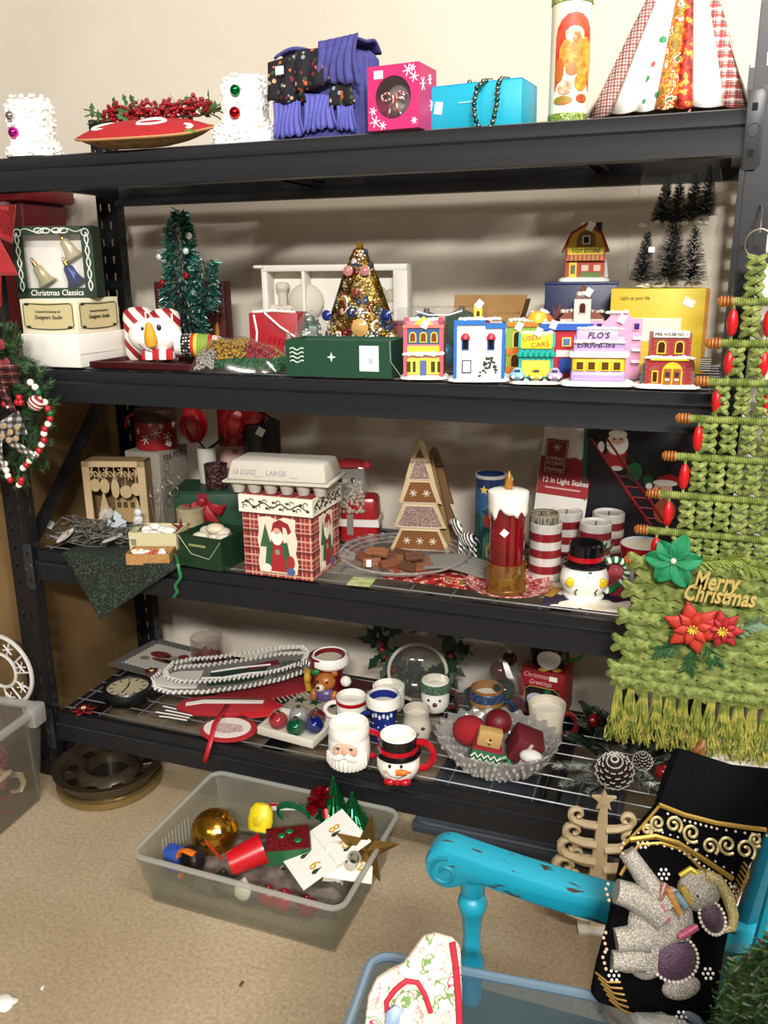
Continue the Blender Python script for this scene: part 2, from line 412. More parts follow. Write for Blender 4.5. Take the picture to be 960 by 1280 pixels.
# ================================================================ top shelf
def arc(cx, cy, r, a0, a1, n=8, rz=None):
    rz = r if rz is None else rz
    return [(cx+r*math.cos(rad(a0+(a1-a0)*i/n)), cy+rz*math.sin(rad(a0+(a1-a0)*i/n))) for i in range(n+1)]
def rrect(w, h, r, cx=0, cz=0):
    p = []
    for sx, sz, a in ((1, 1, 0), (-1, 1, 90), (-1, -1, 180), (1, -1, 270)): p += arc(cx+sx*(w/2-r), cz+sz*(h/2-r), r, a, a+90, 4)
    return p
def star(n, R, r, a0=90, cx=0, cz=0):
    return [(cx+(R if i % 2 == 0 else r)*math.cos(rad(a0+180*i/n)), cz+(R if i % 2 == 0 else r)*math.sin(rad(a0+180*i/n))) for i in range(2*n)]
def sticker(parent, m, x, y, z, w=9, h=7, rz=0, tilt=0):
    G(m).t(Tr(x, y, z) @ Rz(rz) @ Ry(tilt)).box(0, 0, -h/2, w, .5, h).o('price_sticker', STICKER, parent)
def flake(g, x, z, r, y, t=.8):      # six-armed snowflake standing in x, z
    for k in range(3):
        a = k*PI/3+.2; dx, dz = r*math.cos(a), r*math.sin(a); g.tube([(x-dx, y, z-dz), (x+dx, y, z+dz)], t*.5, 4)
def lump(g, prof, n, jit, sx=1, sy=1, seed=1, c=(0, 0, 0)):
    rnd = random.Random(seed); v = []; f = []
    for r, z in prof:
        for i in range(n):
            a = 2*PI*i/n; q = r*(1+rnd.uniform(-jit, jit)); ca, sa = math.cos(a), math.sin(a)
            k = 1/max(abs(ca)**4+abs(sa)**4, .01)**.25
            v.append((c[0]+q*ca*k*sx, c[1]+q*sa*k*sy, c[2]+max(0, z+(rnd.uniform(-jit, jit)*r*.5 if z > 0 else 0))))
    for j in range(len(prof)-1):
        for i in range(n): l = (i+1) % n; f.append((j*n+i, j*n+l, (j+1)*n+l, (j+1)*n+i))
    f.append(tuple(range(n-1, -1, -1))); f.append(tuple(range((len(prof)-1)*n, len(prof)*n)))
    return g.add(v, f)
FLUFF = H('f4f2ec', .9, 0, .9, 70)
def fluff(px, y, w, h, balls, label, seed, prof):
    p, m = S(1, px, y); t = thing('snow_block', label, 'decoration', p, 8)
    g = G(m); lump(g, prof, 34, .05, 1, .7, seed); rnd = random.Random(seed)
    for i in range(340):
        j = rnd.randrange(1, len(prof)-1); a = rnd.uniform(0, 2*PI); r = prof[j][0]; k = 1/max(math.cos(a)**4+math.sin(a)**4, .01)**.25
        g.ell(r*math.cos(a)*k, .7*r*math.sin(a)*k, max(3.2, prof[j][1]+rnd.uniform(-5, 5)), rnd.uniform(1.5, 3.1), None, None, 6, 4)
    g.o('body', FLUFF, t, ang=80)
    for x, z, r, c in balls:
        b = G(m).ell(x, -prof[3][0]*.7-2, z, r).o('ball_ornament', H(c, .12, .85), t, label='shiny ball')
        G(m).lathe([(1.6, 0), (1.6, 3), (0, 3)], 8, (x, -prof[3][0]*.7-2, z+r-.5)).o('cap', SILV, b)
fluff(44, .07, 58, 68, [(-15, 46, 5.5, 'b8b8bc'), (-13, 27, 6.5, 'd0289a')], 'white fluffy snow block with silver and pink balls, left end of top shelf', 3,
      [(31, 0), (31, 6), (27, 14), (25, 24), (26, 40), (26, 55), (22, 64), (12, 68)])
fluff(309, .1, 60, 78, [(-4, 60, 6.5, '0f7a3c'), (-6, 35, 7, 'b5121f')], 'white fluffy snow block with green and red balls beside the purple dress', 5,
      [(40, 0), (40, 9), (36, 18), (27, 24), (26, 45), (26, 62), (24, 74), (16, 79)])
# burlap pillow with red print
p, m = S(1, 183, .05); t = thing('burlap_pillow', 'flat tan burlap pillow with red and white printed top under the berries', 'pillow', p+Vector((0, 0, 2*m)), 4, None, 16)
def lens(sgn):
    def fn(u, v):
        a = u*2*PI; k = 1/(abs(math.cos(a))**3+abs(math.sin(a))**3)**.33; r = v
        e = 1+.05*math.sin(a*5)+.03*math.sin(a*9+1)
        return (86*r*k*math.cos(a)*e, 42*r*k*math.sin(a), 17+(13 if sgn > 0 else -16)*(1-r**3)+sgn*1.2)
    return fn
G(m).grid(lens(-1), 40, 8, True).o('burlap_back', H('9c7c55', .95, 0, .8, 500, .5, '7d6040', vs=60), t)
top = G(m).grid(lens(1), 40, 8, True).o('printed_top', H('b3222a', .85, 0, .3, 400, .4, 'a0181f'), t)
for x, r in ((-42, 17), (22, 18), (62, 12)):
    G(m).t(Tr(x, -14, 0)).tube([(r*math.cos(a*PI/10), .6*r*math.sin(a*PI/10), 31.5-.0024*(x*x)-.003*(r*math.cos(a*PI/10))**2+1.5*math.sin(a*PI/10)) for a in range(20)], 3, 6, True, .6).o('printed_ring', WHITE, top)
G(m).t(Tr(70, -22, 17)).ell(0, 0, 0, 13, 10, 4).o('leaf_print', H('5f7a25', .8), top)
G(m).t(Tr(0, 0, 17)).tube([(88*math.cos(a*PI/20)/(abs(math.cos(a*PI/20))**3+abs(math.sin(a*PI/20))**3)**.33*(1+.05*math.sin(a*PI/4)), 43*math.sin(a*PI/20)/(abs(math.cos(a*PI/20))**3+abs(math.sin(a*PI/20))**3)**.33, 0) for a in range(40)], 1.6, 5, True).o('piping', H('b8895c', .9), t)
# red berry garland lying on the pillow
p, m = S(1, 196, .1); t = thing('berry_garland', 'red berry garland with green leaves lying on the burlap pillow', 'garland', p+Vector((0, .01, 34*m)), 3)
rnd = random.Random(11)
G(m).tube([(-95, 0, 8), (-60, 4, 2), (0, 0, 6), (60, -3, 4), (92, 2, 12)], 1.4, 5).o('stem', H('3a2a1c', .8), t)
BER = H('a3121f', .25, 0, 0, 120, .6, '6c0a14', vs=300, coat=.4)
for i in range(14):
    x0 = -66+i*10.3; g = G(m)
    for j in range(24):
        a = rnd.uniform(0, 6.28); q = rnd.uniform(0, 11)
        g.ell(x0+q*math.cos(a), rnd.uniform(-9, 9), 13+q*math.sin(a)*1.1+4*math.sin(i*1.7), rnd.uniform(2.2, 3.1), None, None, 7, 5)
    g.o('berry_cluster', BER, t, kind='stuff')
leaf = G(m).add([(0, 0, 0), (3, 1, 5), (1.6, 0, 10), (3.6, .5, 12), (0, -.5, 19), (-3.6, .5, 12), (-1.6, 0, 10), (-3, 1, 5)], [(0, 1, 2), (2, 3, 4), (4, 5, 6), (6, 7, 0), (0, 2, 4, 6)]).mesh('leaf', H('35602a', .6))
for i in range(26):
    o = bpy.data.objects.new('leaf', leaf); COL.objects.link(o); o.parent = t
    x = rnd.uniform(-92, 84); o.location = (x*m, rnd.uniform(-10, 6)*m, rnd.uniform(2, 22)*m); o.rotation_euler = (rnd.uniform(-.6, .9), rnd.uniform(-1.4, 1.4), rnd.uniform(0, 6))
for sx in (-1, 1):
    g = G(m)
    for k in range(4): g.tube([(sx*70, 0, 8), (sx*(84+k*4), rnd.uniform(-6, 6), 8+k*6-6), (sx*(96+k*2), rnd.uniform(-6, 6), 4+k*9-10)], .9, 4)
    g.o('twig', H('4b5a2a', .8), t)
# purple pleated dress
p, m = S(1, 411, .12); t = thing('folded_dress', 'purple pleated dress with black floral sash, folded in a heap', 'clothing', p, -3)
PURP = H('4a4a8e', .9, 0, .5, 260, .4, '3d3c7c')
def heap(u, v):
    a = u*2*PI; k = 1/(abs(math.cos(a))**5+abs(math.sin(a))**5)**.2
    r = 1+.016*math.sin(a*38+2*v)+.012*math.sin(a*17+5*v); w = (62-5*v)*r
    if v > .9: w *= 1-(v-.9)*4; r *= 1-(v-.9)*4
    return (w*k*math.cos(a)+5*v, 34*r*k*math.sin(a)*(1-.15*v), 98*v+v*6*math.cos(a)+v*2*math.sin(a*4))
G(m).grid(heap, 150, 14, True).o('pleated_skirt', PURP, t)
FLOR = dots('121018', ['b8572c', 'c9a070', '6e2230', '8a8f9c', '3c4a30'], 75, .34, .85)
def drape(x0, x1, zt0, zt1, zb0, zb1, y0, bul, np, am):      # hanging piece: top edge zt0-zt1, hem zb0-zb1
    def fn(u, v):
        zt = zt0+(zt1-zt0)*u; zb = zb0+(zb1-zb0)*u
        return (x0+(x1-x0)*u+3*math.sin(v*3+u*4), y0-bul*math.sin(v*2.4)-am*math.sin(u*np)*(.3+v), zt+(zb-zt)*v+1.6*math.sin(u*np*.7)*v)
    return fn
def foldc(u, v): return (-56+118*u, -30+56*v, 99+5*math.sin(u*9)*(1-v)+7*u+3*math.sin(v*7+u*3)-6*(2*v-1)**2)
G(m).grid(foldc, 30, 12).o('bodice', PURP, t, sol=3)
G(m).grid(drape(-62, -10, 88, 98, 44, 40, -35, 7, 14, 1.8), 36, 10).o('floral_sash', FLOR, t, sol=2)
G(m).grid(drape(-22, 28, 98, 96, 50, 58, -37, 8, 12, 2), 36, 10).o('floral_sash', FLOR, t, sol=2)
G(m).grid(drape(20, 54, 60, 68, 30, 34, -36, 4, 9, 1.4), 24, 8).o('floral_sash', FLOR, t, sol=2)
G(m).grid(drape(8, 62, 104, 108, 62, 52, -36, 9, 34, 1.8), 70, 10).o('ruffle', PURP, t, sol=2)
for x0, x1, a, b, c, d_ in ((-56, -14, 44, 46, 2, 4), (-14, 30, 50, 44, 6, 10), (30, 56, 34, 40, 8, 4)): G(m).grid(drape(x0, x1, a, b, c, d_, -37, 4, 40, 1.4), 70, 8).o('pleat', H('5a5cae', .85, 0, .4, 260), t, sol=1.5)
sticker(t, m, -40, -47, 76, 11, 9)
# pink gift box with round window
p, m = S(1, 503, .06); t = thing('ornament_box', 'pink snowflake gift box with round window showing a striped red bow', 'box', p, -5)
w, h, d = 68, 72, 56; PINK = H('c4286a', .45)
c = [(24*math.cos(a*PI/12), 36+24*math.sin(a*PI/12)) for a in range(24)]
g = G(m); N = 24; sq = []
for a in range(24):
    ca, sa = math.cos(a*PI/12), math.sin(a*PI/12); k = 1/max(abs(ca), abs(sa)); sq.append((ca*k*w/2, 36+sa*k*h/2))
g.add([(x, -d/2, z) for x, z in c+sq], [(i, (i+1) % N, (i+1) % N+N, i+N) for i in range(N)])
g.add([(x, -d/2+2, z) for x, z in c]+[(x, -d/2, z) for x, z in c], [(i, (i+1) % N, (i+1) % N+N, i+N) for i in range(N)])
a, b = w/2, d/2
g.add([(-a, -b, 0), (a, -b, 0), (a, b, 0), (-a, b, 0), (-a, -b, h), (a, -b, h), (a, b, h), (-a, b, h)], [(0, 3, 2, 1), (4, 5, 6, 7), (1, 2, 6, 5), (2, 3, 7, 6), (3, 0, 4, 7)])
g.o('carton', PINK, t)
G(m).t(Tr(0, -d/2+1, 36)@Rx(90)).lathe([(0, 0), (24, 0)], 24).o('window', clear(body=.05, gloss=.06), t)
G(m).ell(0, -6, 34, 19, 15, 20).o('glass_bauble', H('b9b5b2', .15, .7), t)
g = G(m)
for sx in (-1, 1): g.tube([(0, -23, 36), (sx*8, -25, 42), (sx*17, -24, 39), (sx*14, -24, 33), (0, -23, 36)], 2.6, 5, False, .5)
g.tube([(0, -23, 36), (-6, -24, 22), (-9, -23, 16)], 2.4, 5, False, .4).tube([(0, -23, 36), (5, -24, 22), (9, -23, 17)], 2.4, 5, False, .4).o('striped_bow', stripes([('b3182a', .6), ('e6dcd8', .4)], .008, 'x'), t)
FLK = H('f2dfe8', .6)
for x, z, r in ((-24, 10, 7), (-14, 5, 5), (-27, 22, 5), (20, 64, 7), (28, 56, 6), (26, 66, 4), (28, 8, 4)):
    g = G(m); flake(g, x, z, r, -d/2-.3, 1.6); g.o('snowflake_print', FLK, t)
for x, z, r in ((-16, 50, 8), (6, 58, 6), (12, 30, 7)):
    g = G(m).t(Rz(90)); flake(g, x, z, r, -w/2-.3, 1.6); g.o('snowflake_print', FLK, t)
sticker(t, m, -19, -d/2-.4, 62, 12, 9)
# turquoise box with bead garland
p, m = S(1, 603, .12); t = thing('gift_box', 'turquoise blue carton with a bead string hanging over it', 'box', p, -6)
G(m).box(0, 0, 0, 120, 64, 50, .99, .99).o('carton', H('12a6c4', .45), t, bev=1)
G(m).box(0, 0, 50, 118, 62, 1.2).o('lid_flap', H('1692bf', .45), t); sticker(t, m, -46, -32.4, 26, 10, 14, 0, 8)
G(m).box(-8, -32.4, 29, 24, .6, 1.6).o('tape_mark', H('8fdcea', .3), t)
p2, m2 = S(1, 606, .022); t = thing('bead_garland', 'silver green bead string draped over the turquoise carton', 'garland', p2)
pts = []; 
ctrl = [(-42, 66, 54), (-36, 56, 60), (-24, 58, 55), (-12, 52, 56), (-2, 40, 56), (-8, 22, 53), (-14, 12, 44), (-16, 6, 26), (-14, 4, 8), (-6, 2, -6), (4, 2, -8), (10, 4, 4), (13, 8, 24), (12, 16, 46), (13, 26, 55), (20, 42, 56), (28, 56, 54)]
bead = G(m2).ell(0, 0, 0, 3.4, None, None, 10, 7).mesh('bead', H('7c8c78', .15, .9))
bead2 = G(m2).ell(0, 0, 0, 3.4, None, None, 10, 7).mesh('bead', H('3d6a60', .15, .9))
cs = [Vector(q) for q in ctrl]; acc = 0; k = 0; prev = cs[0]
for a, b in zip(cs, cs[1:]):
    n = 30
    for i in range(1, n+1):
        q = a.lerp(b, i/n); acc += (q-prev).length; prev = q
        if acc >= 6.6:
            acc = 0; o = bpy.data.objects.new('bead', bead if k % 3 else bead2); COL.objects.link(o); o.parent = t; o.location = q*m2; k += 1
G(m2).tube(ctrl, .6, 4).o('string', H('555a50', .6), t)
# printed canister
p, m = S(1, 709, .12); t = thing('gift_canister', 'tall cardboard canister with cream and red toy print and speckled ends', 'canister', p, 20)
G(m).lathe([(0, 0), (24, 0), (24, 149), (0, 149)], 40).o('tube', H('efe6cf', .5), t)
SPK = dots('7f9a3a', ['3a4a18', 'd8d890', '2f3c14'], 260, .42, .5)
G(m).lathe([(24.4, 0), (24.6, 0), (24.6, 12), (24.4, 12)], 40).o('bottom_band', SPK, t)
G(m).lathe([(24.6, 134), (25, 134), (25, 149), (22, 151), (0, 151)], 40).o('cap', SPK, t)
def wrap(pts, r, g):      # flat outline wrapped on the front of a tube: x as arc length, in rings round its centre
    n = len(pts); cx = sum(p[0] for p in pts)/n; cz = sum(p[1] for p in pts)/n; v = []; f = []; K = 5; r += .35
    def P(x, z, q): a = x/r-PI/2; return (q*math.cos(a), q*math.sin(a), z)
    for k in range(1, K+1):
        for x, z in pts: v.append(P(cx+(x-cx)*k/K, cz+(z-cz)*k/K, r))
    for x, z in pts: v.append(P(x, z, r-.7))
    v.append(P(cx, cz, r)); c = len(v)-1
    for i in range(n):
        j = (i+1) % n; f.append((c, i, j))
        for k in range(K): f.append((k*n+i, (k+1)*n+i, (k+1)*n+j, k*n+j))
    return g.add(v, f)
def disc(cx, cz, rx, rz, n=14): return [(cx+rx*math.cos(2*PI*i/n), cz+rz*math.sin(2*PI*i/n)) for i in range(n)]
wrap([(-24, 36), (24, 36), (24, 96)]+arc(0, 96, 24, 0, 180, 8, 26)[1:], 24.2, G(m)).o('red_arch_print', H('b8231f', .5, 0, 0, 1, .5, 'd05a38', vs=40), t)
for x, z, rx, rz, c in ((-4, 78, 15, 17, 'e0a23c'), (14, 70, 12, 26, 'd9b24a'), (0, 98, 12, 9, 'f0ead8'), (-2, 60, 8, 7, 'c87a38'), (10, 46, 9, 10, 'e6a82c'), (-10, 40, 9, 8, 'efe2c6'), (-12, 26, 12, 5, '6f8f2e'), (12, 28, 8, 5, 'a83a2a'), (-18, 60, 6, 14, 'c05c2c')):
    wrap(disc(x, z, rx, rz), 24.8, G(m)).o('toy_print', H(c, .5, 0, 0, 1, .4, 'b9641f', vs=90), t)
# fan of patterned fabric panels (tree)
p, m = S(1, 838, .16); t = thing('fabric_cone', 'pleated cone of patchwork Christmas fabrics standing at right end of top shelf', 'decoration', p, 0)
pan = [(-97, -68, plaid('d8cfc4', [('7c2a24', .2, .34), ('7c2a24', .7, .2)], .012)), (-68, -36, dots('f2eee4', ['f4f1ea', 'e8e6e0'], 60, .2)), (-40, -14, dots('f2f0e8', ['2f8a58', 'c25a62', '3f9a70'], 42, .3)), (-16, 8, blotch([(0, '8a6a20'), (.42, 'd8932c'), (.5, 'c8441c'), (.57, 'f0dcae'), (.64, '5c6a2c')], 60)), (6, 28, blotch([(0, '7c1410'), (.42, 'c23020'), (.54, 'e88a2c'), (.6, 'c8b050'), (.66, 'd8401c')], 70)), (26, 62, dots('f2efe6', ['c9a3a0', 'd8c9b8', '8aa890'], 110, .16)), (58, 88, plaid('c8a49c', [('f4efe8', .2, .12), ('9c2420', .55, .3), ('3a2424', .85, .1)], .018))]
for i, (a, b, mt) in enumerate(pan):
    yf = -30 if i % 2 else -18
    def fn(u, v, a=a, b=b, i=i):
        x = (a+(b-a)*u)*(1-.86*v)+8*v; bow = math.sin(u*PI)
        return (x, -58*(1-.86*v)*(1-.000055*x*x)-9*bow*(1-v)-3*(i % 2), 8+(6*abs((a+b)/2-10)/60 if 0 else 0)+9*bow*(1-v)*-.4+v*190)
    G(m).grid(fn, 8, 10).o('fabric_panel', mt, t, sol=1.2)
def bk(u, v):
    a = PI*u; return (-4+93*math.cos(a)*(1-.86*v)+8*v, -52*(1-.86*v)+100*math.sin(a)*(1-.86*v), 6+190*v)
G(m).grid(bk, 24, 8).o('back_panel', H('c9c0b2', .9), t, sol=1.2)
G(m).lathe([(0, 0), (80, 0), (80, 2), (0, 2)], 30, sy=.6).o('dark_base', H('30181a', .8), t)
for x, z in ((-55, 12), (-14, 14), (10, 20), (22, 6)): G(m).t(Tr(x, -56, z-6)@Ry(20)).box(0, 0, 0, 2.5, 1.5, 18).o('ribbon_tail', H('cf8f7c', .6), t)
# ================================================================ second shelf, left half
def corner(k, px, y, w, d, dz=0):      # centre of an unturned box whose front right corner shows at column px
    p = onyz(px, y, ZS[k]); m = mpp(p); return p+Vector((-w/2*m, d/2*m, dz*m)), m
p, m = corner(2, 101, .02, 88, 104); PB = p.copy(); t = thing('white_carton', 'plain white carton at the bottom of the box pile, left end of second shelf', 'box', p)
G(m).box(0, 0, 0, 88, 104, 40).o('carton', H('e9e6dd', .6), t, bev=1); G(m).box(0, 0, 40, 86, 100, .8).o('lid', H('f3f1ea', .6), t)
G(m).box(44.3, -2, 16, .4, 96, 1).o('fold_line', H('cfcabd', .7), t)
p = PB+Vector((-2*m, -4*m, 41*m)); t = thing('printed_carton', 'cream carton lettered Designers Studio on two sides under the ornament box', 'box', p)
g = G(m).box(0, 0, 0, 86, 84, 43).o('carton', H('e4dcc0', .6), t, bev=.8)
def panel(par, M, w):
    G(m).t(M).box(0, 0, 6, w, .4, 32).o('label_panel', H('cdbf8f', .55), par)
    g = G(m).t(M); fr = [(-w/2+1, -.6, 10), (-w/2+5, -.6, 7)]+[(x, -.6, 7+3*(1-(x/(w/2-5))**2)*-.7) for x in (-w/4, 0, w/4)]+[(w/2-5, -.6, 7), (w/2-1, -.6, 10), (w/2-1, -.6, 34), (w/2-5, -.6, 37), (0, -.6, 35.5), (-w/2+5, -.6, 37), (-w/2+1, -.6, 34)]
    g.tube(fr, .6, 4, True).o('label_border', H('22301f', .6), par)
    for sx, z in ((-1, 36), (1, 8), (-1, 8)): G(m).t(M).ell(sx*(w/2-7), -.5, z, 4, .4, 1.8, 8, 5).o('leaf_print', H('22301f', .6), par)
    text('Designers Studio', 7*m, H('2a2a24', .7), par, Matrix.Scale(1, 4) @ Tr(*[q*m for q in (M @ Vector((0, -.8, 20)))]) @ M.to_3x3().to_4x4(), w=w*.55*m, shear=.25)
    text('Created Exclusively for', 4*m, H('4a4638', .7), par, Tr(*[q*m for q in (M @ Vector((0, -.8, 27)))]) @ M.to_3x3().to_4x4(), w=w*.5*m, shear=.25)
panel(t, Tr(0, -43, 0) if 0 else Tr(0, -42.3, 0), 78); panel(t, Tr(43.3, 0, 0) @ Rz(90), 74)
p = PB+Vector((-2*m, -16*m, 84.5*m)); t = thing('bell_ornament_box', 'dark green Christmas Classics window box with gold and blue bell ornaments', 'box', p, 20)
DG = H('16321f', .5); w, d, h = 100, 34, 86
g = G(m)
g.box(0, d/2-.5, 0, w, 1, h).box(-w/2+.5, 0, 0, 1, d, h).box(w/2-.5, 0, 0, 1, d, h).box(0, 0, 0, w, d, 1).box(0, 0, h-1, w, d, 1)
g.box(-w/2+7, -d/2, 0, 14, 1, h).box(w/2-7, -d/2, 0, 14, 1, h).box(0, -d/2, 0, w, 1, 12).box(0, -d/2, h-10, w, 1, 10).o('carton', DG, t)
G(m).box(0, 1, 2, w-4, 1, h-4).o('white_insert', H('efece4', .7), t); G(m).box(0, -d/2+1, 10, w-28, .4, h-20).o('window', clear(body=.04, gloss=.05), t)
def bell(x, z, ang, col, sc=1.0):
    b = G(m).t(Tr(x, -6, z) @ Ry(ang) @ Matrix.Scale(sc, 4)).lathe([(0, 28), (4, 27), (7, 23), (8, 14), (10, 7), (14, 1), (15, 0), (12, 0), (0, 6)], 20, sy=.5).o('bell_ornament', H(col, .2, .45), t, label='metallic glass bell')
    G(m).t(Tr(x, -6, z) @ Ry(ang) @ Matrix.Scale(sc, 4)).lathe([(3.4, 27), (3.4, 32), (0, 33)], 10).tube([(2.4*math.cos(a), 0, 35.5+2.4*math.sin(a)) for a in [i*PI/5 for i in range(10)]], .6, 4, True).o('bell_cap', GOLD, b)
bell(22, 48, -28, 'd8cda6', .95); bell(-15, 17, -30, 'd2c79a', .95); bell(22, 16, -25, '20306c', .95)
g = G(m)
for sx in (-1, 1):
    g.tube([(sx*(w/2-7+2.5*math.sin(i*1.0)), -d/2-.8, 8+i*4.4) for i in range(17)], .8, 4).tube([(sx*(w/2-7-2.5*math.sin(i*1.0)), -d/2-.8, 8+i*4.4) for i in range(17)], .8, 4)
    g.tube([(sx*(w/2-8)+4.5*math.cos(i*PI/5), -d/2-.8, h-8+4.5*math.sin(i*PI/5)) for i in range(10)], .8, 4, True)
    for k in range(2): g.tube([(sx*(7+8*k)+6*math.cos(i*PI/5), -d/2-.8, h-5.5+3*math.sin(i*PI/5)) for i in range(10)], .8, 4, True)
g.tube([(-w/2+12+i*4, -d/2-.8, h-5+2*math.sin(i)) for i in range(20)], .7, 4).o('scroll_print', H('dfe2da', .6), t)
text('Christmas Classics', 10*m, H('e8e8e0', .6), t, Tr(0, (-d/2-1)*m, 6*m), w=66*m, shear=.1, bold=.0001)
# maroon lacquer tray
p = onyz(112, .03, ZS[2]); m = mpp(p); t = thing('lacquer_tray', 'flat dark maroon lacquer box under the stuffed snowman', 'tray', p+Vector((76*m, 42*m, 0)))
G(m).tray(0, 0, 0, 152, 84, 8, 3).o('tray', H('3c0f14', .3), t, bev=.8)
# striped candy cushions
for px, y, lb in ((178, .215, 'red and white striped round candy cushion, left one behind the snowman head'), (210, .2, 'red and white striped round candy cushion, right one behind the snowman head')):
    p, m = S(2, px, y); t = thing('candy_cushion', lb, 'cushion', p, 30)
    G(m).lathe([(0, 0), (16, 1), (19, 8), (19, 54), (17, 61), (10, 65), (0, 66)], 26).o('cover', stripes([('9c1220', .45), ('e9e4da', .55)], .045, 'z', .6, 0, ('x', 1.1)), t)
    G(m).box(10, -17.4, 46, 2, .6, 14).o('ribbon_tag', H('e8e4dc', .7), t)
# stuffed snowman lying in the tray
p, m = S(2, 197, .10); p.z += .02; t = thing('stuffed_snowman', 'snowman head with yellow carrot nose, striped scarf and patterned knit hat lying down', 'snowman', p, 22)
G(m).t(Tr(0, 0, 28)).ell(0, 0, 0, 33, 24, 22, 26, 16).o('head', H('f1eee6', .8, 0, .2, 300), t)
G(m).t(Tr(0, -24, 24) @ Ry(-4)).lathe([(0, 22), (4, 20), (7.5, 6), (8, -2), (6, -7), (0, -9)], 14, sy=.8).o('carrot_nose', H('d79a1c', .6), t, label='yellow carrot nose')
G(m).ell(10, -20.5, 39, 3, 2, 4).o('eye', H('1a1a2a', .3), t); G(m).ell(-10, -20.5, 38, 2, 1.5, 2.5).o('eye', H('1a1a2a', .3), t)
G(m).tube([(-16, -20, 20), (-8, -24, 13), (0, -25, 11)], .7, 4).o('smile', H('6a5a50', .6), t)
G(m).t(Tr(6, -14, 0)).box(0, 0, 0, 40, 22, 13, .95, .8).o('scarf', stripes([('b01822', .5), ('f2eee6', .5)], .034, 'x', .85), t, bev=3)
def hat(u, v):
    a = 2*PI*v; r = (17+4*math.sin(u*2.6))*(1-.35*u**3); x = 26+u*68
    return (x, -4-10*u+r*.95*math.cos(a), 17+r*.75*math.sin(a)-3*u)
hb = G(m)
bands = [(0, .12, 'e8e4d8'), (.12, .3, '15201a'), (.3, .36, 'c0341c'), (.36, .42, 'd8c23c'), (.42, .62, '7d9a3a'), (.62, .7, 'b8182a'), (.7, .86, 'ece8de'), (.86, 1, '22252a')]
for i, (a, b, c) in enumerate(bands):
    G(m).grid(lambda u, v, a=a, b=b: hat(a+(b-a)*u, v), 3, 22, False).o('hat_band', (H(c, .9, 0, .4, 500) if i not in (1, 6) else dots(c, ['f2efe6' if i == 1 else 'b8182a'], 130, .32, .9, 0, .2)), t)
G(m).ell(96, -14, 12, 9, 9, 9).o('pompom', H('a81a22', .95, 0, .8, 200), t)
# maroon folder box behind the tinsel tree
p, m = S(2, 246, .42); t = thing('maroon_box', 'upright maroon box with a gold tassel behind the tinsel tree', 'box', p, 6)
G(m).box(0, 0, 0, 92, 22, 88).o('box', H('4c1016', .5), t, bev=1); G(m).lathe([(0, 22), (2, 22), (2.6, 16), (3, 0), (0, 0)], 10, (36, -13, 18)).o('tassel', H('a8741c', .5), t); G(m).tube([(36, -12, 40), (38, -12.4, 60)], .7, 4).o('tassel_cord', H('a8741c', .5), t)
# tinsel tree
p, m = S(2, 240, .305); t = thing('tinsel_tree', 'green tinsel tree with silver flecks and a small side branch', 'christmas tree', p, 0)
G(m).tube([(0, 0, 0), (0, 0, 165)], 2, 6).o('trunk', H('2a3a2c', .7), t); G(m).lathe([(0, 0), (20, 0), (18, 4), (5, 6), (0, 6)], 18).o('base', H('20302a', .5), t)
rnd = random.Random(5); g1 = G(m)
def strip(g, c, d, L, w):
    d = d.normalized(); s = d.cross(Vector((rnd.uniform(-1, 1), rnd.uniform(-1, 1), rnd.uniform(-1, 1)))).normalized()*w
    e = c+d*L+Vector((0, 0, rnd.uniform(-3, 1))); g.add([c-s, c+s, e+s, e-s], [(0, 1, 2, 3)])
def radius(z): return 26 if z < 30 else (27 if z < 85 else (20 if z < 130 else 17*(1-max(0, (z-150))/28)))
for i in range(5200):
    g1.mi(rnd.choice((0, 0, 0, 1, 1, 2)))
    if i % 5 == 0: z = rnd.uniform(60, 118); c0 = Vector((24+(z-60)*.08, -4, z)); R = 15
    else: z = rnd.uniform(20, 174); c0 = Vector((-8*math.sin(z/60), 0, z)); R = max(5, radius(z))
    a = rnd.uniform(0, 2*PI); d = Vector((math.cos(a), math.sin(a), rnd.uniform(-.7, .5))); q = R*math.sqrt(rnd.uniform(.15, .8))
    strip(g1, c0+Vector((math.cos(a)*q, math.sin(a)*q, 0)), d, rnd.uniform(5, 9), .7)
g1.o('tinsel', [H('37877a', .3, .5), H('175044', .35, .4), H('cfe6de', .25, .5)], t, kind='stuff')
for x, z in ((-26, 122), (12, 128), (18, 145), (20, 80), (-14, 66), (-24, 92), (10, 100)):
    c = 'a3121f' if z in (92, 100) else 'e6ece8'; G(m).ell(x, -16, z, 4, 3, 4, 8, 6).o('fleck_ornament', H(c, .3, .4), t)
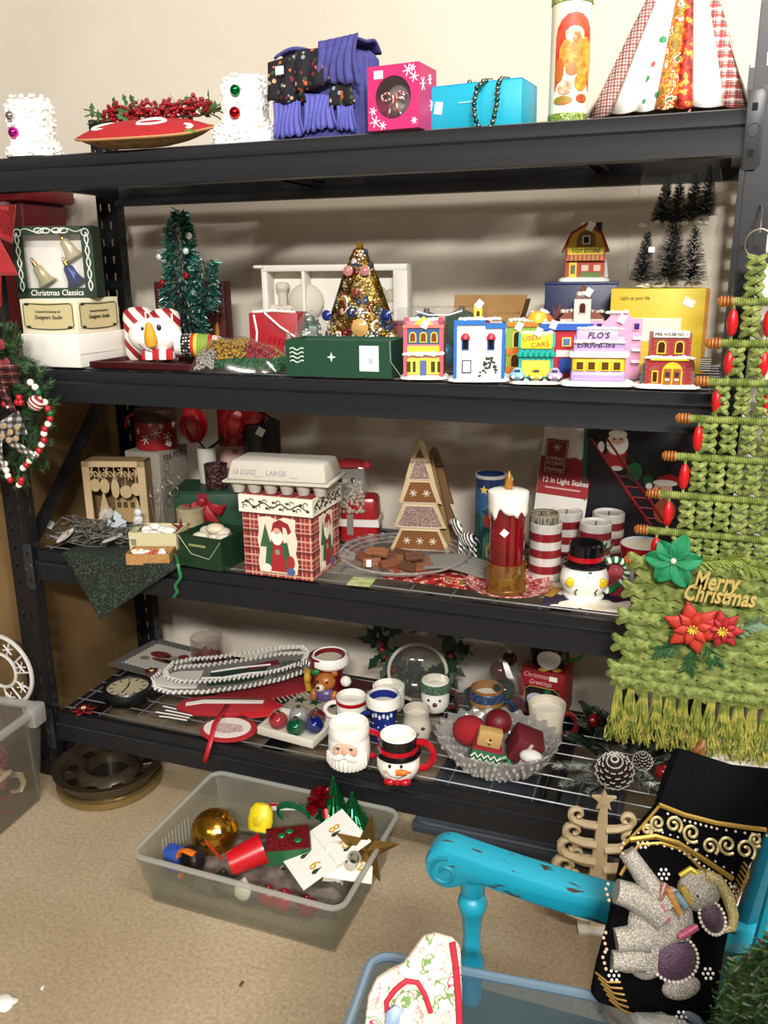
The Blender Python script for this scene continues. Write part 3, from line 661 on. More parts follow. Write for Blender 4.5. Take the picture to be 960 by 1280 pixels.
# bag of beads
p, m = S(2, 304, .085); t = thing('bead_bag', 'clear bag of gold, silver, green and red beads in front of the red box', 'bag', p, 12)
def bagf(k):
    def fn(u, v):
        x = -60+120*u; e = max(0, 1-abs(2*u-1)**3); f = max(0, 1-abs(2*v-1)**2.5); w = 38*(.75+.25*e)
        return (x, (2*v-1)*w, 1+(46*(e*f)**.6 if k else 0)*(1-.3*u*(1 if k else 0))*(1+.04*math.sin(u*17+v*9)))
    return fn
G(m).grid(bagf(1), 26, 18).grid(bagf(0), 4, 4).o('plastic', clear(body=.03, gloss=.06, rough=.12), t)
top = bagf(1); BM = {'s': H('c9c7c0', .2, .8), 'g': H('c8a234', .22, .85), 'e': H('1a6a3a', .2, .6), 'r': H('a8283c', .2, .6)}
GB = {k: G(m) for k in BM}
for i in range(2600):
    u = rnd.uniform(.03, .97); v = rnd.uniform(.04, .9); x, y, z = top(u, v); zz = max(2.2, z*rnd.uniform(.35, .95)-1)
    lo = z/46
    key = 's' if u < .27 and zz < 26 else ('e' if zz < 17 else ('r' if .6 < u < .9 and v < .55 else 'g'))
    GB[key].ell(x*.96, y*.93, zz, 2.1, None, None, 6, 4)
for k, nm in (('s', 'silver_beads'), ('g', 'gold_beads'), ('e', 'green_beads'), ('r', 'red_beads')): GB[k].o(nm, BM[k], t, kind='stuff')
g = G(m)
for i in range(5): g.tube([(36+i*5, -4+3*i, 36-2*i), (40+i*5, -8+3*i, 44-i*2), (44+i*5, -3+3*i, 38-2*i)], 2, 5)
g.o('red_ribbon', H('b3182a', .5), t)
# foam tray with moulded train
p, m = S(2, 424, .43); t = thing('foam_tray', 'white foam packing tray with moulded train shapes standing at the wall', 'packing tray', p, 4)
FO = H('e6e2d8', .7, 0, .15, 400); w = 186; z0 = 20; h = 92
g = G(m).box(0, 6, 0, w-10, 4, z0+h).o('back_sheet', FO, t)
g = G(m)
for q in ((-w/2+4, 8), (w/2-9, 18), (-38, 5)): g.box(q[0], -6, 12, q[1], 24, h+6)
g.box(0, -6, z0+h-8, w, 26, 8).box(-w/2-2, -8, z0+h-4, 14, 28, 4).o('rim', FO, t, bev=2)
tr = H('cfc8b8', .75, 0, .2, 300)
e = G(m)
e.box(-66, -4, 30, 40, 14, 34).t(Tr(-70, -6, 62)).lathe([(0, 30), (8, 29), (9, 22), (6, 18), (6, 0), (0, 0)], 14).t(Tr(-40, -5, 60)).ell(0, 0, 8, 24, 9, 22).o('moulded_locomotive', tr, t, bev=2)
for x in (-80, -66, 60, 76): G(m).t(Tr(x, -13, 26) @ Rx(90)).lathe([(7, 0), (7, 3), (4, 3), (4, 1), (1.5, 1), (1.5, 3), (0, 3)], 16).o('moulded_wheel', tr, t)
for i in range(3): G(m).tube([(-78+i*9, -12, 32), (-80+i*9, -14, 48), (-74+i*9, -12, 60)], 1.2, 5).o('moulded_line', H('8f887a', .8), t)
G(m).box(66, -4, 34, 46, 16, 34).o('moulded_wagon', tr, t, bev=2)
for i in range(4): G(m).ell(46+i*11, -6, 74+3*(i % 2), 7, 7, 9).o('moulded_toy', H('bdb5a4', .8, 0, .3, 200), t)
text('HO', 11*m, H('3a362e', .7), t, Tr(56*m, -12.6*m, 47*m), bold=.0003); text('HO', 11*m, H('3a362e', .7), t, Tr(76*m, -12.6*m, 55*m), bold=.0003)
# red boxes
p, m = S(2, 351, .26); t = thing('red_box', 'red gift box with white string left of the gold jewelled tree', 'box', p, 8)
G(m).box(0, 0, 0, 62, 44, 62).o('box', H('9c121c', .5), t, bev=1); G(m).tube([(-24, -23, 60), (-20, -25, 40), (-22, -24, 24)], 1.4, 5).o('string', WHITE, t); G(m).tube([(-10, -23, 62), (10, -26, 46), (28, -24, 34)], 1.4, 5).o('string', WHITE, t); G(m).tube([(-26, -20, 63), (0, -22, 65), (28, -20, 63)], 1.6, 5).o('string', WHITE, t)
p, m = S(2, 508, .3); t = thing('red_box', 'plain dark red box right of the gold jewelled tree', 'box', p, 6); G(m).box(0, 0, 0, 52, 40, 50).o('box', H('86141c', .55), t, bev=1); G(m).box(0, 0, 50, 54, 42, 3).o('lid', H('741018', .55), t, bev=.5)
# crystal tree in clear wrap
p, m = S(2, 392, .215); t = thing('crystal_tree', 'small clear wrapped crystal tree with green beads beside the gold jewelled tree', 'decoration', p, 0)
G(m).lathe([(0, 0), (26, 0), (25, 20), (20, 50), (9, 66), (0, 68)], 14).o('plastic_wrap', clear(body=.10, gloss=.12, rough=.15), t, ang=10)
gb = G(m); ga = G(m)
for i in range(120):
    z = rnd.uniform(4, 62); R = 22*(1-z/80); a = rnd.uniform(0, 6.28)
    (gb if i % 2 else ga).ell(R*math.cos(a), R*math.sin(a), z, rnd.uniform(2.4, 4.2), None, None, 7, 5)
gb.o('green_beads', H('0f4a2c', .15, .3), t, kind='stuff'); ga.o('crystal_beads', H('b8c4c4', .1, .6), t, kind='stuff')
G(m).lathe([(0, 0), (7, 0), (7, 30), (3, 36), (3, 42), (0, 42)], 12, (-30, -6, 0)).o('glass_bottle', clear('f2eae6', .25, .12), t)
# gold jewelled tree
p, m = S(2, 452, .225); t = thing('jewelled_tree', 'gold Christmas tree made of old brooches and beads behind the green box', 'christmas tree', p, 6)
z0 = 24
G(m).lathe([(0, 0), (40, 0), (40, 3), (36, z0), (0, z0)], 24, sy=.5).o('base', GOLD, t)
G(m).t(Tr(0, 0, z0)).lathe([(0, 0), (47, 2), (39, 40), (24, 82), (8, 116), (0, 122)], 24, sy=.42).o('cone', blotch([(0, '3a2c12'), (.5, '7c5c20'), (.62, 'b89040')], 200, .35, 4, .8), t)
jm = [GOLD, H('d9c48a', .2, .8), H('b08a5a', .2, .8), H('e8dcc8', .2, .1), H('ddd2b0', .2, .6), H('c9b070', .25, .8), H('3a4a6a', .12, .3), H('6a1c20', .12, .2), H('4a5a4a', .15, .5)]
for i in range(230):
    z = 122*(1-math.sqrt(rnd.uniform(0, 1)))*.98; R = 47*(1-z/130)+2; a = rnd.uniform(-PI*1.02, .06)
    x, y = R*math.cos(a), R*.47*math.sin(a); k = rnd.random(); mt = rnd.choice(jm); r = rnd.uniform(2.4, 6.2)
    g = G(m).t(Tr(x, y, z0+z) @ Rz(a*57.3+90) @ Rx(90))
    if k < .4: g.lathe([(0, -1), (r, 0), (r*.7, 1.6), (0, 2.6)], 9)
    elif k < .75:
        g.ell(0, 0, 0, r*.5, None, None, 7, 5)
        for q in range(6): g.ell(r*.8*math.cos(q*PI/3), r*.8*math.sin(q*PI/3), 0, r*.36, None, None, 6, 4)
    else: g.tube([(r*1.2*math.cos(q*PI/6), r*1.2*math.sin(q*PI/6), 0) for q in range(12)], r*.28, 5, True)
    g.o('brooch', mt, t)
gg = G(m)
for i in range(900):
    z = 122*(1-math.sqrt(rnd.uniform(0, 1))); R = 47*(1-z/130)+1.5; a = rnd.uniform(-PI*1.02, .06); gg.mi(i % 3).ell(R*math.cos(a), R*.46*math.sin(a), z0+z, rnd.uniform(1, 1.9), None, None, 5, 4)
gg.o('seed_beads', [GOLD, H('e9d9a8', .2, .7), H('8c6a4a', .25, .6)], t, kind='stuff')
for x, z, c, r in ((-11, 92, 'd08a86', 4.5), (10, 92, 'd08a86', 4.5), (-36, 40, '1c2c6c', 5), (38, 40, '1c2c6c', 5), (0, 66, '7c3a2c', 4), (-6, 42, '26304a', 3.5), (6, 26, 'c9a060', 9)):
    G(m).t(Tr(x, -25*(1-z/140)-5, z0+z) @ Rx(90)).lathe([(0, 0), (r+1.6, 0), (r+1.6, 1), (r, 1.4), (r*.7, 3), (0, 4)], 14).o('gem_brooch', H(c, .12, .1, coat=.6), t)
G(m).t(Tr(0, -1, z0+118)).prism(star(5, 7, 3, 90, 0, 3), 3, -1.5).o('star_topper', GOLD, t)
# green ornament box
p, m = S(2, 434, .075); t = thing('green_box', 'dark green ornament carton with clear top and white price label', 'box', p, 3)
GR = H('123f2a', .45); w, d, h = 136, 66, 44
G(m).tray(0, 0, 0, w, d, h, 1.5).o('carton', GR, t); G(m).box(0, 0, h-4, w-4, d-4, .5).o('clear_lid', clear(body=.10, gloss=.12), t)
G(m).box(0, 0, 2, w-10, d-10, 32).o('insert', H('8a8474', .8), t)
G(m).box(40, -d/2-.4, 8, 24, .6, 30).o('price_label', STICKER, t); text('II', 9*m, H('4a4a44', .6), t, Tr(42*m, (-d/2-1)*m, 20*m))
g = G(m)
for i in range(4): g.tube([(-62+2*j, -d/2-.4, 18+i*5+1.4*math.sin(j)) for j in range(10)], .8, 4)
g.o('wave_logo_print', H('cfdcd2', .6), t); text('EVERGREEN', 3.4*m, H('cfdcd2', .6), t, Tr(-52*m, (-d/2-.6)*m, 11*m)) if 0 else None
G(m).prism(star(4, 6, 2, 90, -8, 24), .5, -d/2-.5).o('tree_logo_print', H('cfdcd2', .6), t)
G(m).tube([(66, -d/2-1, 44), (67, -d/2-1, 20), (78, -d/2+6, 2)], .5, 4).o('plastic_strap', clear(body=.5, gloss=.2), t)
# ================================================================ second shelf, right half
# clear box of large baubles
p, m = S(2, 553, .26); t = thing('bauble_box', 'clear plastic box holding big blue and green glitter baubles', 'box', p, 4)
G(m).box(0, 0, 0, 98, 70, 74).o('clear_case', clear(body=.05, gloss=.05), t, bev=1)
for x, y, z, r, c1, c2, nm in ((-22, 6, 44, 24, '24406a', '1c6080', 'blue'), (24, -4, 46, 25, '14402a', '2a6a44', 'green'), (-28, -10, 20, 18, '6a5a60', '8a7a80', 'grey'), (4, -14, 18, 17, '1c5a78', '2a6a8a', 'teal'), (34, 4, 16, 15, '14402a', '20502f', 'green')):
    b = G(m).ell(x, y, z, r, None, None, 22, 14).o('bauble', glitter([c1, c2, c1], 500, .3, .5), t, label=nm+' glitter bauble'); G(m).lathe([(4, 0), (4, 5), (0, 5)], 10, (x, y, z+r-1)).o('cap', SILV, b)
G(m).tube([(-26, -30, 70), (-10, -34, 66), (14, -34, 66), (30, -30, 71)], 1, 5).o('string', WHITE, t)
# open cardboard box with label
p, m = S(2, 606, .40); t = thing('cardboard_box', 'brown cardboard box with raised flap behind the small houses', 'box', p, 3)
G(m).tray(0, 0, 0, 92, 50, 60, 2).o('carton', CARD, t); G(m).t(Tr(0, 25, 60) @ Rx(-12)).box(0, 0, 0, 92, 2, 22).o('flap', CARD, t); G(m).t(Tr(46, 0, 60) @ Ry(14)).box(0, 0, 0, 2, 48, 18).o('flap', CARD, t)
p, m = S(2, 631, .29); t = thing('labelled_carton', 'small white carton with a printed barcode label in front of the cardboard box', 'box', p, 4)
G(m).box(0, 0, 0, 50, 40, 48).o('carton', H('e4dfd2', .6), t, bev=.6); G(m).box(-4, -20.4, 30, 16, .6, 14).o('barcode_print', stripes([('202020', .5), ('e8e4d8', .5)], .004, 'x'), t)
for z in (40, 34): G(m).box(14, -20.4, z, 14, .6, 2).o('text_line_print', H('5a564c', .7), t)
SNOW = H('f1efe8', .6, 0, .5, 90)
def snowbase(t, m, w, d, h=5):
    g = G(m); lump(g, [(w/2*1.06, 0), (w/2*1.05, h*.5), (w/2*.9, h)], 30, .03, 1, d/w, 3); g.o('snow_base', SNOW, t)
def snowcap(t, m, x, y, z, w, d, h=3.5):
    g = G(m); rnd = random.Random(int(x*7+z)); n = max(3, int(w/5))
    for i in range(n): g.ell(x-w/2+(i+.5)*w/n, y, z+rnd.uniform(-.6, .6), w/n*.75, d/2, h*rnd.uniform(.6, 1.1), 7, 5)
    g.o('roof_snow', SNOW, t)
def part(t, m, nm, c, *boxes, bev=None, r=.35):
    g = G(m)
    for b in boxes: g.box(*b)
    return g.o(nm, H(c, r) if isinstance(c, str) else c, t, bev=bev)
def win(t, m, x, y, z, w, h, fr='f0d060', gl='20181a', aw=None, arch=False):
    g = G(m)
    if arch: g.prism([(x-w/2-1.4, z-1.4), (x+w/2+1.4, z-1.4)]+arc(x, z+h, w/2+1.4, 0, 180, 6), 1.4, y-1.4)
    else: g.box(x, y-.7, z-1.4, w+2.8, 1.4, h+2.8)
    f = g.o('window', H(fr, .35), t)
    g = G(m)
    if arch: g.prism([(x-w/2, z), (x+w/2, z)]+arc(x, z+h, w/2, 0, 180, 6), .6, y-1.9)
    else: g.box(x, y-1.6, z, w, .6, h)
    g.o('pane', H(gl, .15), f)
    if aw: G(m).t(Tr(x, y-1.5, z+h)).prism([(-w/2-2, 0), (w/2+2, 0), (w/2, 4), (-w/2, 4)], 4, -4).o('awning', H(aw, .4), f)
def tagp(t, m, x, y, z, rz=0, ry=25): G(m).t(Tr(x, y, z) @ Rz(rz) @ Ry(ry)).box(0, 0, 0, 8, .5, 10).o('price_tag', STICKER, t)
GRP = 'ceramic village houses on the second shelf'
def house(px, y, label, rz=12, dz=0):
    p, m = S(2, px, y); p.z += dz; return thing('village_house', label, 'miniature house', p, rz, GRP), m
# pink and yellow town house
t, m = house(531, .06, 'pink and yellow ceramic town house with blue window band, left end of village'); d = 36
snowbase(t, m, 56, 44)
part(t, m, 'wall', 'c8828c', (0, 0, 4, 48, d, 66)); part(t, m, 'side_wall', '7c3a34', (24.3, 0, 4, 1, d-2, 60))
part(t, m, 'blue_band', '3a5a8c', (0, -d/2-.5, 43, 42, 1.2, 18)); part(t, m, 'cornice', 'd8786c', (0, -d/2-1.5, 62, 50, 4, 4)); part(t, m, 'yellow_band', 'e8d23c', (0, -d/2-1, 33, 46, 2.4, 7)); part(t, m, 'yellow_shop_front', 'e2cc44', (0, -d/2-.6, 6, 44, 1.4, 20))
part(t, m, 'pilaster', 'd0606a', (-22, -d/2-1, 4, 5, 3, 62)); part(t, m, 'pilaster', 'd0606a', (22, -d/2-1, 4, 5, 3, 62))
G(m).prism([(-12, 66), (12, 66), (0, 76)], 6, -d/2-1).o('gable', H('e8cf3c', .35), t); part(t, m, 'turret', 'c04a5a', (-21, -d/2+3, 66, 6, 6, 8)); part(t, m, 'turret', 'c04a5a', (21, -d/2+3, 66, 6, 6, 8))
for x in (-13, 0, 13): win(t, m, x, -d/2-1, 46, 6, 7, 'e8c84c', '7c4a24', None, True)
for x in (-15, 15): win(t, m, x-3, -d/2-1, 9, 5, 13, 'f0e06c', '4a4a18'); win(t, m, x+4, -d/2-1, 9, 3.5, 13, 'f0e06c', '4a4a18')
part(t, m, 'door', '5a6aa0', (0, -d/2-1.4, 5, 8, 2, 18)); snowcap(t, m, 0, -d/2-2, 31, 50, 6); snowcap(t, m, 0, 0, 71, 46, d, 3); tagp(t, m, 0, -d/2-4, 62)
# white and blue building
t, m = house(598, .055, 'white ceramic building with blue trim and two red awnings', 15); d = 40
snowbase(t, m, 72, 48)
part(t, m, 'wall', 'edecea', (0, 0, 4, 60, d, 66)); part(t, m, 'blue_trim', '2a6ab8', (-29, -d/2-.5, 4, 4, 3, 68)); part(t, m, 'blue_trim', '2a6ab8', (29, -d/2-.5, 4, 4, 3, 62)); part(t, m, 'blue_parapet', '2a6ab8', (-12, -d/2, 68, 38, 5, 6), (19, -d/2, 64, 24, 5, 6)); part(t, m, 'blue_parapet', '2a6ab8', (30, 0, 64, 4, d, 6)); part(t, m, 'red_roof_tile', 'c03040', (6, 0, 70, 12, d-6, 5))
for x in (-17, 14):
    win(t, m, x, -d/2-.4, 40, 6, 12, '2a4a8c', '181820', None, True); G(m).t(Tr(x, -d/2-1, 51)).lathe([(5.6, 0), (5.6, 3), (3, 7), (0, 8)], 12, sy=.9).o('red_awning', H('c02a38', .35), t)
win(t, m, -15, -d/2-.3, 12, 9, 13, '4a5260', 'dcdad4')
snowcap(t, m, 0, -d/2, 75, 50, 6, 3); g = G(m); rnd = random.Random(2)
for i in range(46):
    z = rnd.uniform(6, 30); w = 11*(1-(z-6)/30)+2; g.ell(12+rnd.uniform(-w, w), -d/2-1, z, 1.5, 1.2, 1.3, 5, 4)
g.o('painted_shrub', H('2a3a26', .6), t, kind='stuff'); g = G(m)
for i in range(20): g.ell(31, rnd.uniform(-14, 0), rnd.uniform(6, 32), 1.2, 1.5, 1.6, 5, 4)
g.o('painted_shrub', H('2a3a26', .6), t, kind='stuff'); part(t, m, 'chimney', 'e0c030', (-2, 4, 72, 10, 10, 18)); win(t, m, -2, -1, 76, 4, 6, 'f0d040', '5a3a18', None, True); tagp(t, m, -4, -2, 88, 0, 40)
# green and orange shop behind
t, m = house(657, .17, 'green and orange ceramic shop with yellow dome window behind the car lot', 12); d = 34
snowbase(t, m, 56, 40); part(t, m, 'wall', '8aa83a', (0, 0, 4, 50, d, 62)); part(t, m, 'orange_storey', 'd8762c', (0, -d/2-.4, 26, 48, 1.4, 8)); part(t, m, 'orange_cornice', 'd8762c', (-6, -d/2-.8, 60, 36, 3, 5)); part(t, m, 'orange_base', 'c86a24', (0, -d/2-.4, 4, 48, 1.4, 8))
win(t, m, -12, -d/2, 36, 8, 14, 'e8d060', '3a2414', None, True); win(t, m, -14, -d/2, 12, 9, 10, 'd8a040', '4a2a14', None, True); win(t, m, 12, -d/2, 38, 8, 12, 'e8d060', '3a2414', None, True)
G(m).t(Tr(12, -8, 64)).lathe([(12, 0), (12, 6), (9, 12), (0, 15)], 18).o('yellow_dome', H('e0b030', .35), t); snowcap(t, m, 0, -4, 67, 46, d, 3); tagp(t, m, -12, -d/2-3, 56)
# orange roofed house
t, m = house(672, .26, 'orange roofed ceramic house peeking out behind the green shop', 10); part(t, m, 'wall', 'd8b060', (0, 0, 0, 40, 30, 58)); G(m).prism([(-23, 58), (23, 58), (8, 72), (-8, 72)], 32, -16).o('roof', H('b8642c', .4), t); snowcap(t, m, 0, -6, 71, 22, 22, 3); tagp(t, m, 2, -18, 66, 0, 20)
# blue roofed red diner
t, m = house(707, .16, 'red ceramic shop with wide blue roof behind the drive-in diner', 12); d = 32
part(t, m, 'wall', 'b02030', (0, 0, 0, 62, d, 58), (-22, -d/2-2, 0, 16, 4, 44)); part(t, m, 'blue_roof', '2a5ab0', (0, -1, 58, 68, d+6, 8)); part(t, m, 'lower_band', 'e6e2d8', (0, -d/2-1, 26, 62, 2, 8)); part(t, m, 'blue_panel', '284a9c', (10, -d/2-1, 6, 40, 2, 18))
win(t, m, 18, -d/2-1, 40, 8, 8, 'e8d060', '5a6a9c'); win(t, m, -2, -d/2-1, 40, 8, 8, 'e8d060', '5a6a9c'); snowcap(t, m, 0, -d/2, 66, 64, 8, 2.6); tagp(t, m, -20, -d/2-5, 60, 0, 20)
# car lot
t, m = house(669, .045, 'turquoise ceramic used car lot with yellow sign and three small cars', 10); d = 22
snowbase(t, m, 60, 44); part(t, m, 'wall', '2aa8a0', (0, 2, 4, 42, d, 44)); part(t, m, 'shop_front', 'd8c84c', (0, -d/2+1.4, 8, 34, 2, 20)); part(t, m, 'turquoise_parapet', '28b0a8', (0, 0, 44, 44, d, 16)); part(t, m, 'yellow_sign', 'e8d030', (0, -d/2+.5, 42, 38, 3, 19), bev=1)
for ax in range(7): G(m).t(Tr(-20+ax*6.6, -d/2-1, 34)).lathe([(0, -3), (3.4, -1), (3.4, 3), (0, 7)], 8, sy=1.2).o('scalloped_awning', H('24a89c', .35), t)
text('USED', 8*m, H('a04a1c', .5), t, Tr(-6*m, (-d/2-1.4)*m, 55*m) @ Ry(-6), w=22*m); text('CARS', 8*m, H('a04a1c', .5), t, Tr(4*m, (-d/2-1.4)*m, 47*m) @ Ry(-6), w=22*m)
for x, c in ((-22, '8ab8d8'), (1, 'd8d030'), (23, 'b8a8d0')):
    c1 = G(m).t(Tr(x, -19, 5)).ell(0, 0, 5.5, 10, 9, 5.5, 12, 8).ell(0, 2, 10, 6.5, 6, 5, 10, 7).o('toy_car', H(c, .25), t, label='small glazed car')
    for s in (-1, 1): G(m).t(Tr(x+s*5, -27, 9)).ell(0, 0, 0, 2, 1, 2, 8, 5).o('headlight', WHITE, c1); G(m).t(Tr(x+s*6.5, -22, 7)).ell(0, 0, 0, 2.6, 3, 2.6, 8, 5).o('wheel', BLK, c1)
    G(m).t(Tr(x, -24.5, 15)).box(0, 0, 0, 7, 1, 3).o('windscreen', H('404a58', .15), c1)
snowcap(t, m, 0, -d/2+4, 61, 38, 12, 2.6); tagp(t, m, 0, -d/2-3, 58)
# church
t, m = house(724, .30, 'white ceramic church tower with brown roof in front of the navy box', 8); part(t, m, 'tower', 'ece8dc', (0, 0, 0, 20, 20, 86)); part(t, m, 'nave', 'e4dccb', (0, 12, 0, 52, 22, 62)); win(t, m, 0, -10, 70, 7, 8, 'e4dccb', '5a2a24', None, True)
G(m).t(Tr(0, 0, 86)).lathe([(13, 0), (10, 8), (0, 18)], 4, a0=45, a1=405).o('roof', H('6a4030', .5), t); snowcap(t, m, 0, -6, 92, 14, 10, 4); G(m).t(Tr(0, 12, 62)).prism([(-28, 0), (28, 0), (18, 10), (-18, 10)], 22, -11).o('nave_roof', H('8a4a34', .5), t); snowcap(t, m, -18, 10, 71, 16, 22, 3); snowcap(t, m, 18, 10, 71, 16, 22, 3); tagp(t, m, 4, -12, 90, 0, 30)
# pink shop behind the drive-in, and the drive-in
t, m = house(765, .17, 'pink ceramic building with stepped gable behind the drive-in diner', 10); d = 30
part(t, m, 'wall', 'd89ab8', (0, 0, 0, 62, d, 62)); G(m).prism([(-31, 62), (31, 62), (31, 72), (20, 72), (12, 80), (-4, 80), (-12, 70), (-31, 70)], 8, -d/2).o('gable', H('dc9cba', .35), t); win(t, m, -20, -d/2-.5, 60, 6, 7, 'd89ab8', '3a2a6a'); win(t, m, 24, -d/2-.5, 60, 6, 7, 'd89ab8', '3a2a6a')
for z in (20, 34, 48): part(t, m, 'snowy_ledge', 'efe8ea', (25, -d/2-2, z, 10, 4, 3))
snowcap(t, m, 0, -d/2, 80, 26, 8, 2.4); tagp(t, m, 4, -d/2-4, 68, 0, 25)
t, m = house(746, .05, 'lilac and yellow ceramic drive-in diner lettered FLO\'S DRIVE-IN', 8); d = 40
snowbase(t, m, 84, 52); part(t, m, 'lilac_base', 'b49ad0', (0, -2, 4, 66, d, 14), bev=4); part(t, m, 'yellow_front', 'e0c020', (0, 0, 16, 64, d-2, 20), bev=4); part(t, m, 'snow_roof', SNOW, (0, -2, 34, 72, d+6, 7), bev=3); part(t, m, 'lilac_wall', 'b89ad4', (0, 0, 40, 62, d-6, 20), bev=3); part(t, m, 'sign_board', 'c8b0dc', (-3, -d/2+2, 54, 50, 5, 14), bev=2)
for x in (-22, -8, 8, 22): win(t, m, x, -d/2+.5, 20, 8, 9, 'e8d040', '5a3a1c')
text("FLO'S", 10*m, H('40304a', .5), t, Tr(-2*m, (-d/2-1.6)*m, 61*m), w=26*m, bold=.0003, shear=.2); text('DRIVE-IN', 6*m, H('40304a', .5), t, Tr(-4*m, (-d/2+2.4)*m, 48*m), w=44*m, bold=.0002)
snowcap(t, m, 0, -d/2+2, 69, 54, 10, 2.6); snowcap(t, m, 0, -d/2+1, 53, 60, 8, 2.2)
for z in (8, 13): part(t, m, 'brick_course_line', 'd0bce4', (0, -d/2-2.2, z, 58, .6, .8))
# fire house
t, m = house(833, .05, 'red brick ceramic fire house lettered FIRE HOUSE NO. 1, right end of village', 6); d = 40
snowbase(t, m, 74, 50); BRK = None
part(t, m, 'lower_wall', '8e4a44', (0, 0, 4, 56, d, 32)); part(t, m, 'upper_wall', '8e4a44', (0, 2, 36, 48, d-4, 30))
brick = G(m).box(0, 0, 0, 4.4, 1, 2.1).mesh('brick', H('a8202a', .35)); bn = 0
for r in range(21):
    z = 5+r*2.9; up = z > 37; hw = 24 if up else 28; yf = (-d/2+3.8) if up else (-d/2-.2)
    x = -hw+2.5+(2.4 if r % 2 else 0)
    while x < hw-1.5:
        skip = (abs(x) < 17 and x > -8 and z < 28) or (-22 < x < -11 and z < 26) or (up and abs(abs(x)-10.5) < 7 and z < 58) or z > 60
        if not skip:
            o = bpy.data.objects.new('brick', brick); COL.objects.link(o); o.parent = t; o.location = (x*m, yf*m, z*m)
        x += 5
part(t, m, 'name_board', 'efe8da', (0, -d/2+2.5, 61, 42, 3, 8), bev=.5); text('FIRE HOUSE NO. 1', 5*m, H('2a2420', .5), t, Tr(0, (-d/2+.6)*m, 65*m), w=37*m, bold=.0002)
for x in (-10.5, 10.5): win(t, m, x, -d/2+3.5, 43, 8, 9, 'e8c830', '4a2418', None, True)
g = G(m).prism([(-8, 4), (16, 4)]+arc(4, 20, 12, 0, 180, 8), 2, -d/2-2); g.o('door_arch', H('e2c028', .35), t)
for x in (-1.5, 9.5):
    dr = part(t, m, 'door_leaf', 'a05c2c', (x, -d/2-2.4, 4, 9, 1, 20)); part(dr, m, 'door_pane', '3a2418', (x, -d/2-3, 14, 5, .6, 6)); part(dr, m, 'door_snow', 'efe9e0', (x, -d/2-3.2, 10, 5, 1, 2))
win(t, m, -16, -d/2-.6, 8, 5, 12, 'e2c028', '4a2418'); snowcap(t, m, 0, -d/2-1, 37, 58, 8, 3); snowcap(t, m, 0, 2, 67, 40, d-10, 2.5); part(t, m, 'yellow_ledge', 'd8c428', (0, -d/2-2, 34, 44, 3, 2.5)); part(t, m, 'side_shrub', '2a3a28', (29, -8, 5, 4, 14, 26, .4, .4)); part(t, m, 'side_shrub', '2a3a28', (-30, -12, 5, 6, 10, 24, .4, .4))
# navy box with toy store on top
p, m = S(2, 723, .42); NB = p.copy(); t = thing('navy_box', 'navy blue gift box carrying the toy store house', 'box', p, 5)
G(m).box(0, 0, 0, 84, 66, 97).o('box', H('182248', .45), t, bev=1); G(m).box(0, 0, 97, 86, 68, 3).o('lid', H('1c2a58', .45), t, bev=.6)
for x in (-24, 8): G(m).t(Tr(x, -33, 58)).prism([(-7, 0), (7, 0), (8, 14), (4, 8), (0, 18), (-4, 8), (-8, 14)], .8, -.6).o('crown_print', H('6a2a30', .5), t)
pz = NB.z+100.3*m; t = thing('village_house', 'red and yellow ceramic toy store house on top of the navy box', 'miniature house', (NB.x+.002, NB.y, pz), 10, GRP); d = 34
snowbase(t, m, 56, 44); part(t, m, 'wall', 'b03a24', (0, 0, 4, 46, d, 32)); G(m).prism([(-25, 36), (25, 36), (16, 54), (0, 64), (-16, 54)], d, -d/2).o('gambrel_wall', H('d8b02c', .4), t)
for s in (-1, 1):
    G(m).prism([(s*25, 34), (s*28, 34), (s*18.5, 56), (s*16, 54)], d+6, -d/2-3).o('roof_slope', H('9c2a24', .4), t); G(m).prism([(s*16, 54), (s*18.5, 56), (0, 67.5), (0, 64)], d+6, -d/2-3).o('roof_slope', H('8c2420', .4), t)
part(t, m, 'sign_board', 'e8cc34', (0, -d/2-2, 31, 42, 3, 8)); text('TOY STORE', 6*m, H('3a2a14', .5), t, Tr(0, (-d/2-4)*m, 35*m), w=33*m, bold=.0002)
G(m).prism([(-11, 40), (11, 40)]+arc(0, 47, 11, 0, 180, 8), 1.5, -d/2-1.5).o('window_arch', H('7c5c20', .4), t); win(t, m, 0, -d/2-1.5, 44, 6, 7, 'efe8d8', '201814')
aw = stripes([('b82a24', .5), ('9c8a30', .5)], .010, 'x'); G(m).t(Tr(0, -d/2-1, 24)).prism([(-22, 0), (22, 0), (20, 7), (-20, 7)], 5, -5).o('striped_awning', aw, t)
part(t, m, 'door', 'e0c83c', (-14, -d/2-.6, 5, 9, 1.4, 17)); part(t, m, 'door_pane', '5a6a40', (-14, -d/2-1.4, 9, 5, .6, 10)); win(t, m, 0, -d/2-.5, 12, 8, 7, 'b03a24', 'd8c8b0'); win(t, m, 14, -d/2-.5, 12, 8, 7, 'b03a24', 'd8c8b0'); part(t, m, 'green_panel', '5a7a34', (7, -d/2-.6, 5, 24, 1.4, 6))
part(t, m, 'chimney', '3a2018', (15, 2, 52, 7, 8, 16)); snowcap(t, m, 0, -4, 65, 12, d-8, 3); tagp(t, m, 2, -d/2-5, 58); part(t, m, 'side_tree', '2a4a2c', (25, -6, 5, 6, 8, 20, .2, .2))
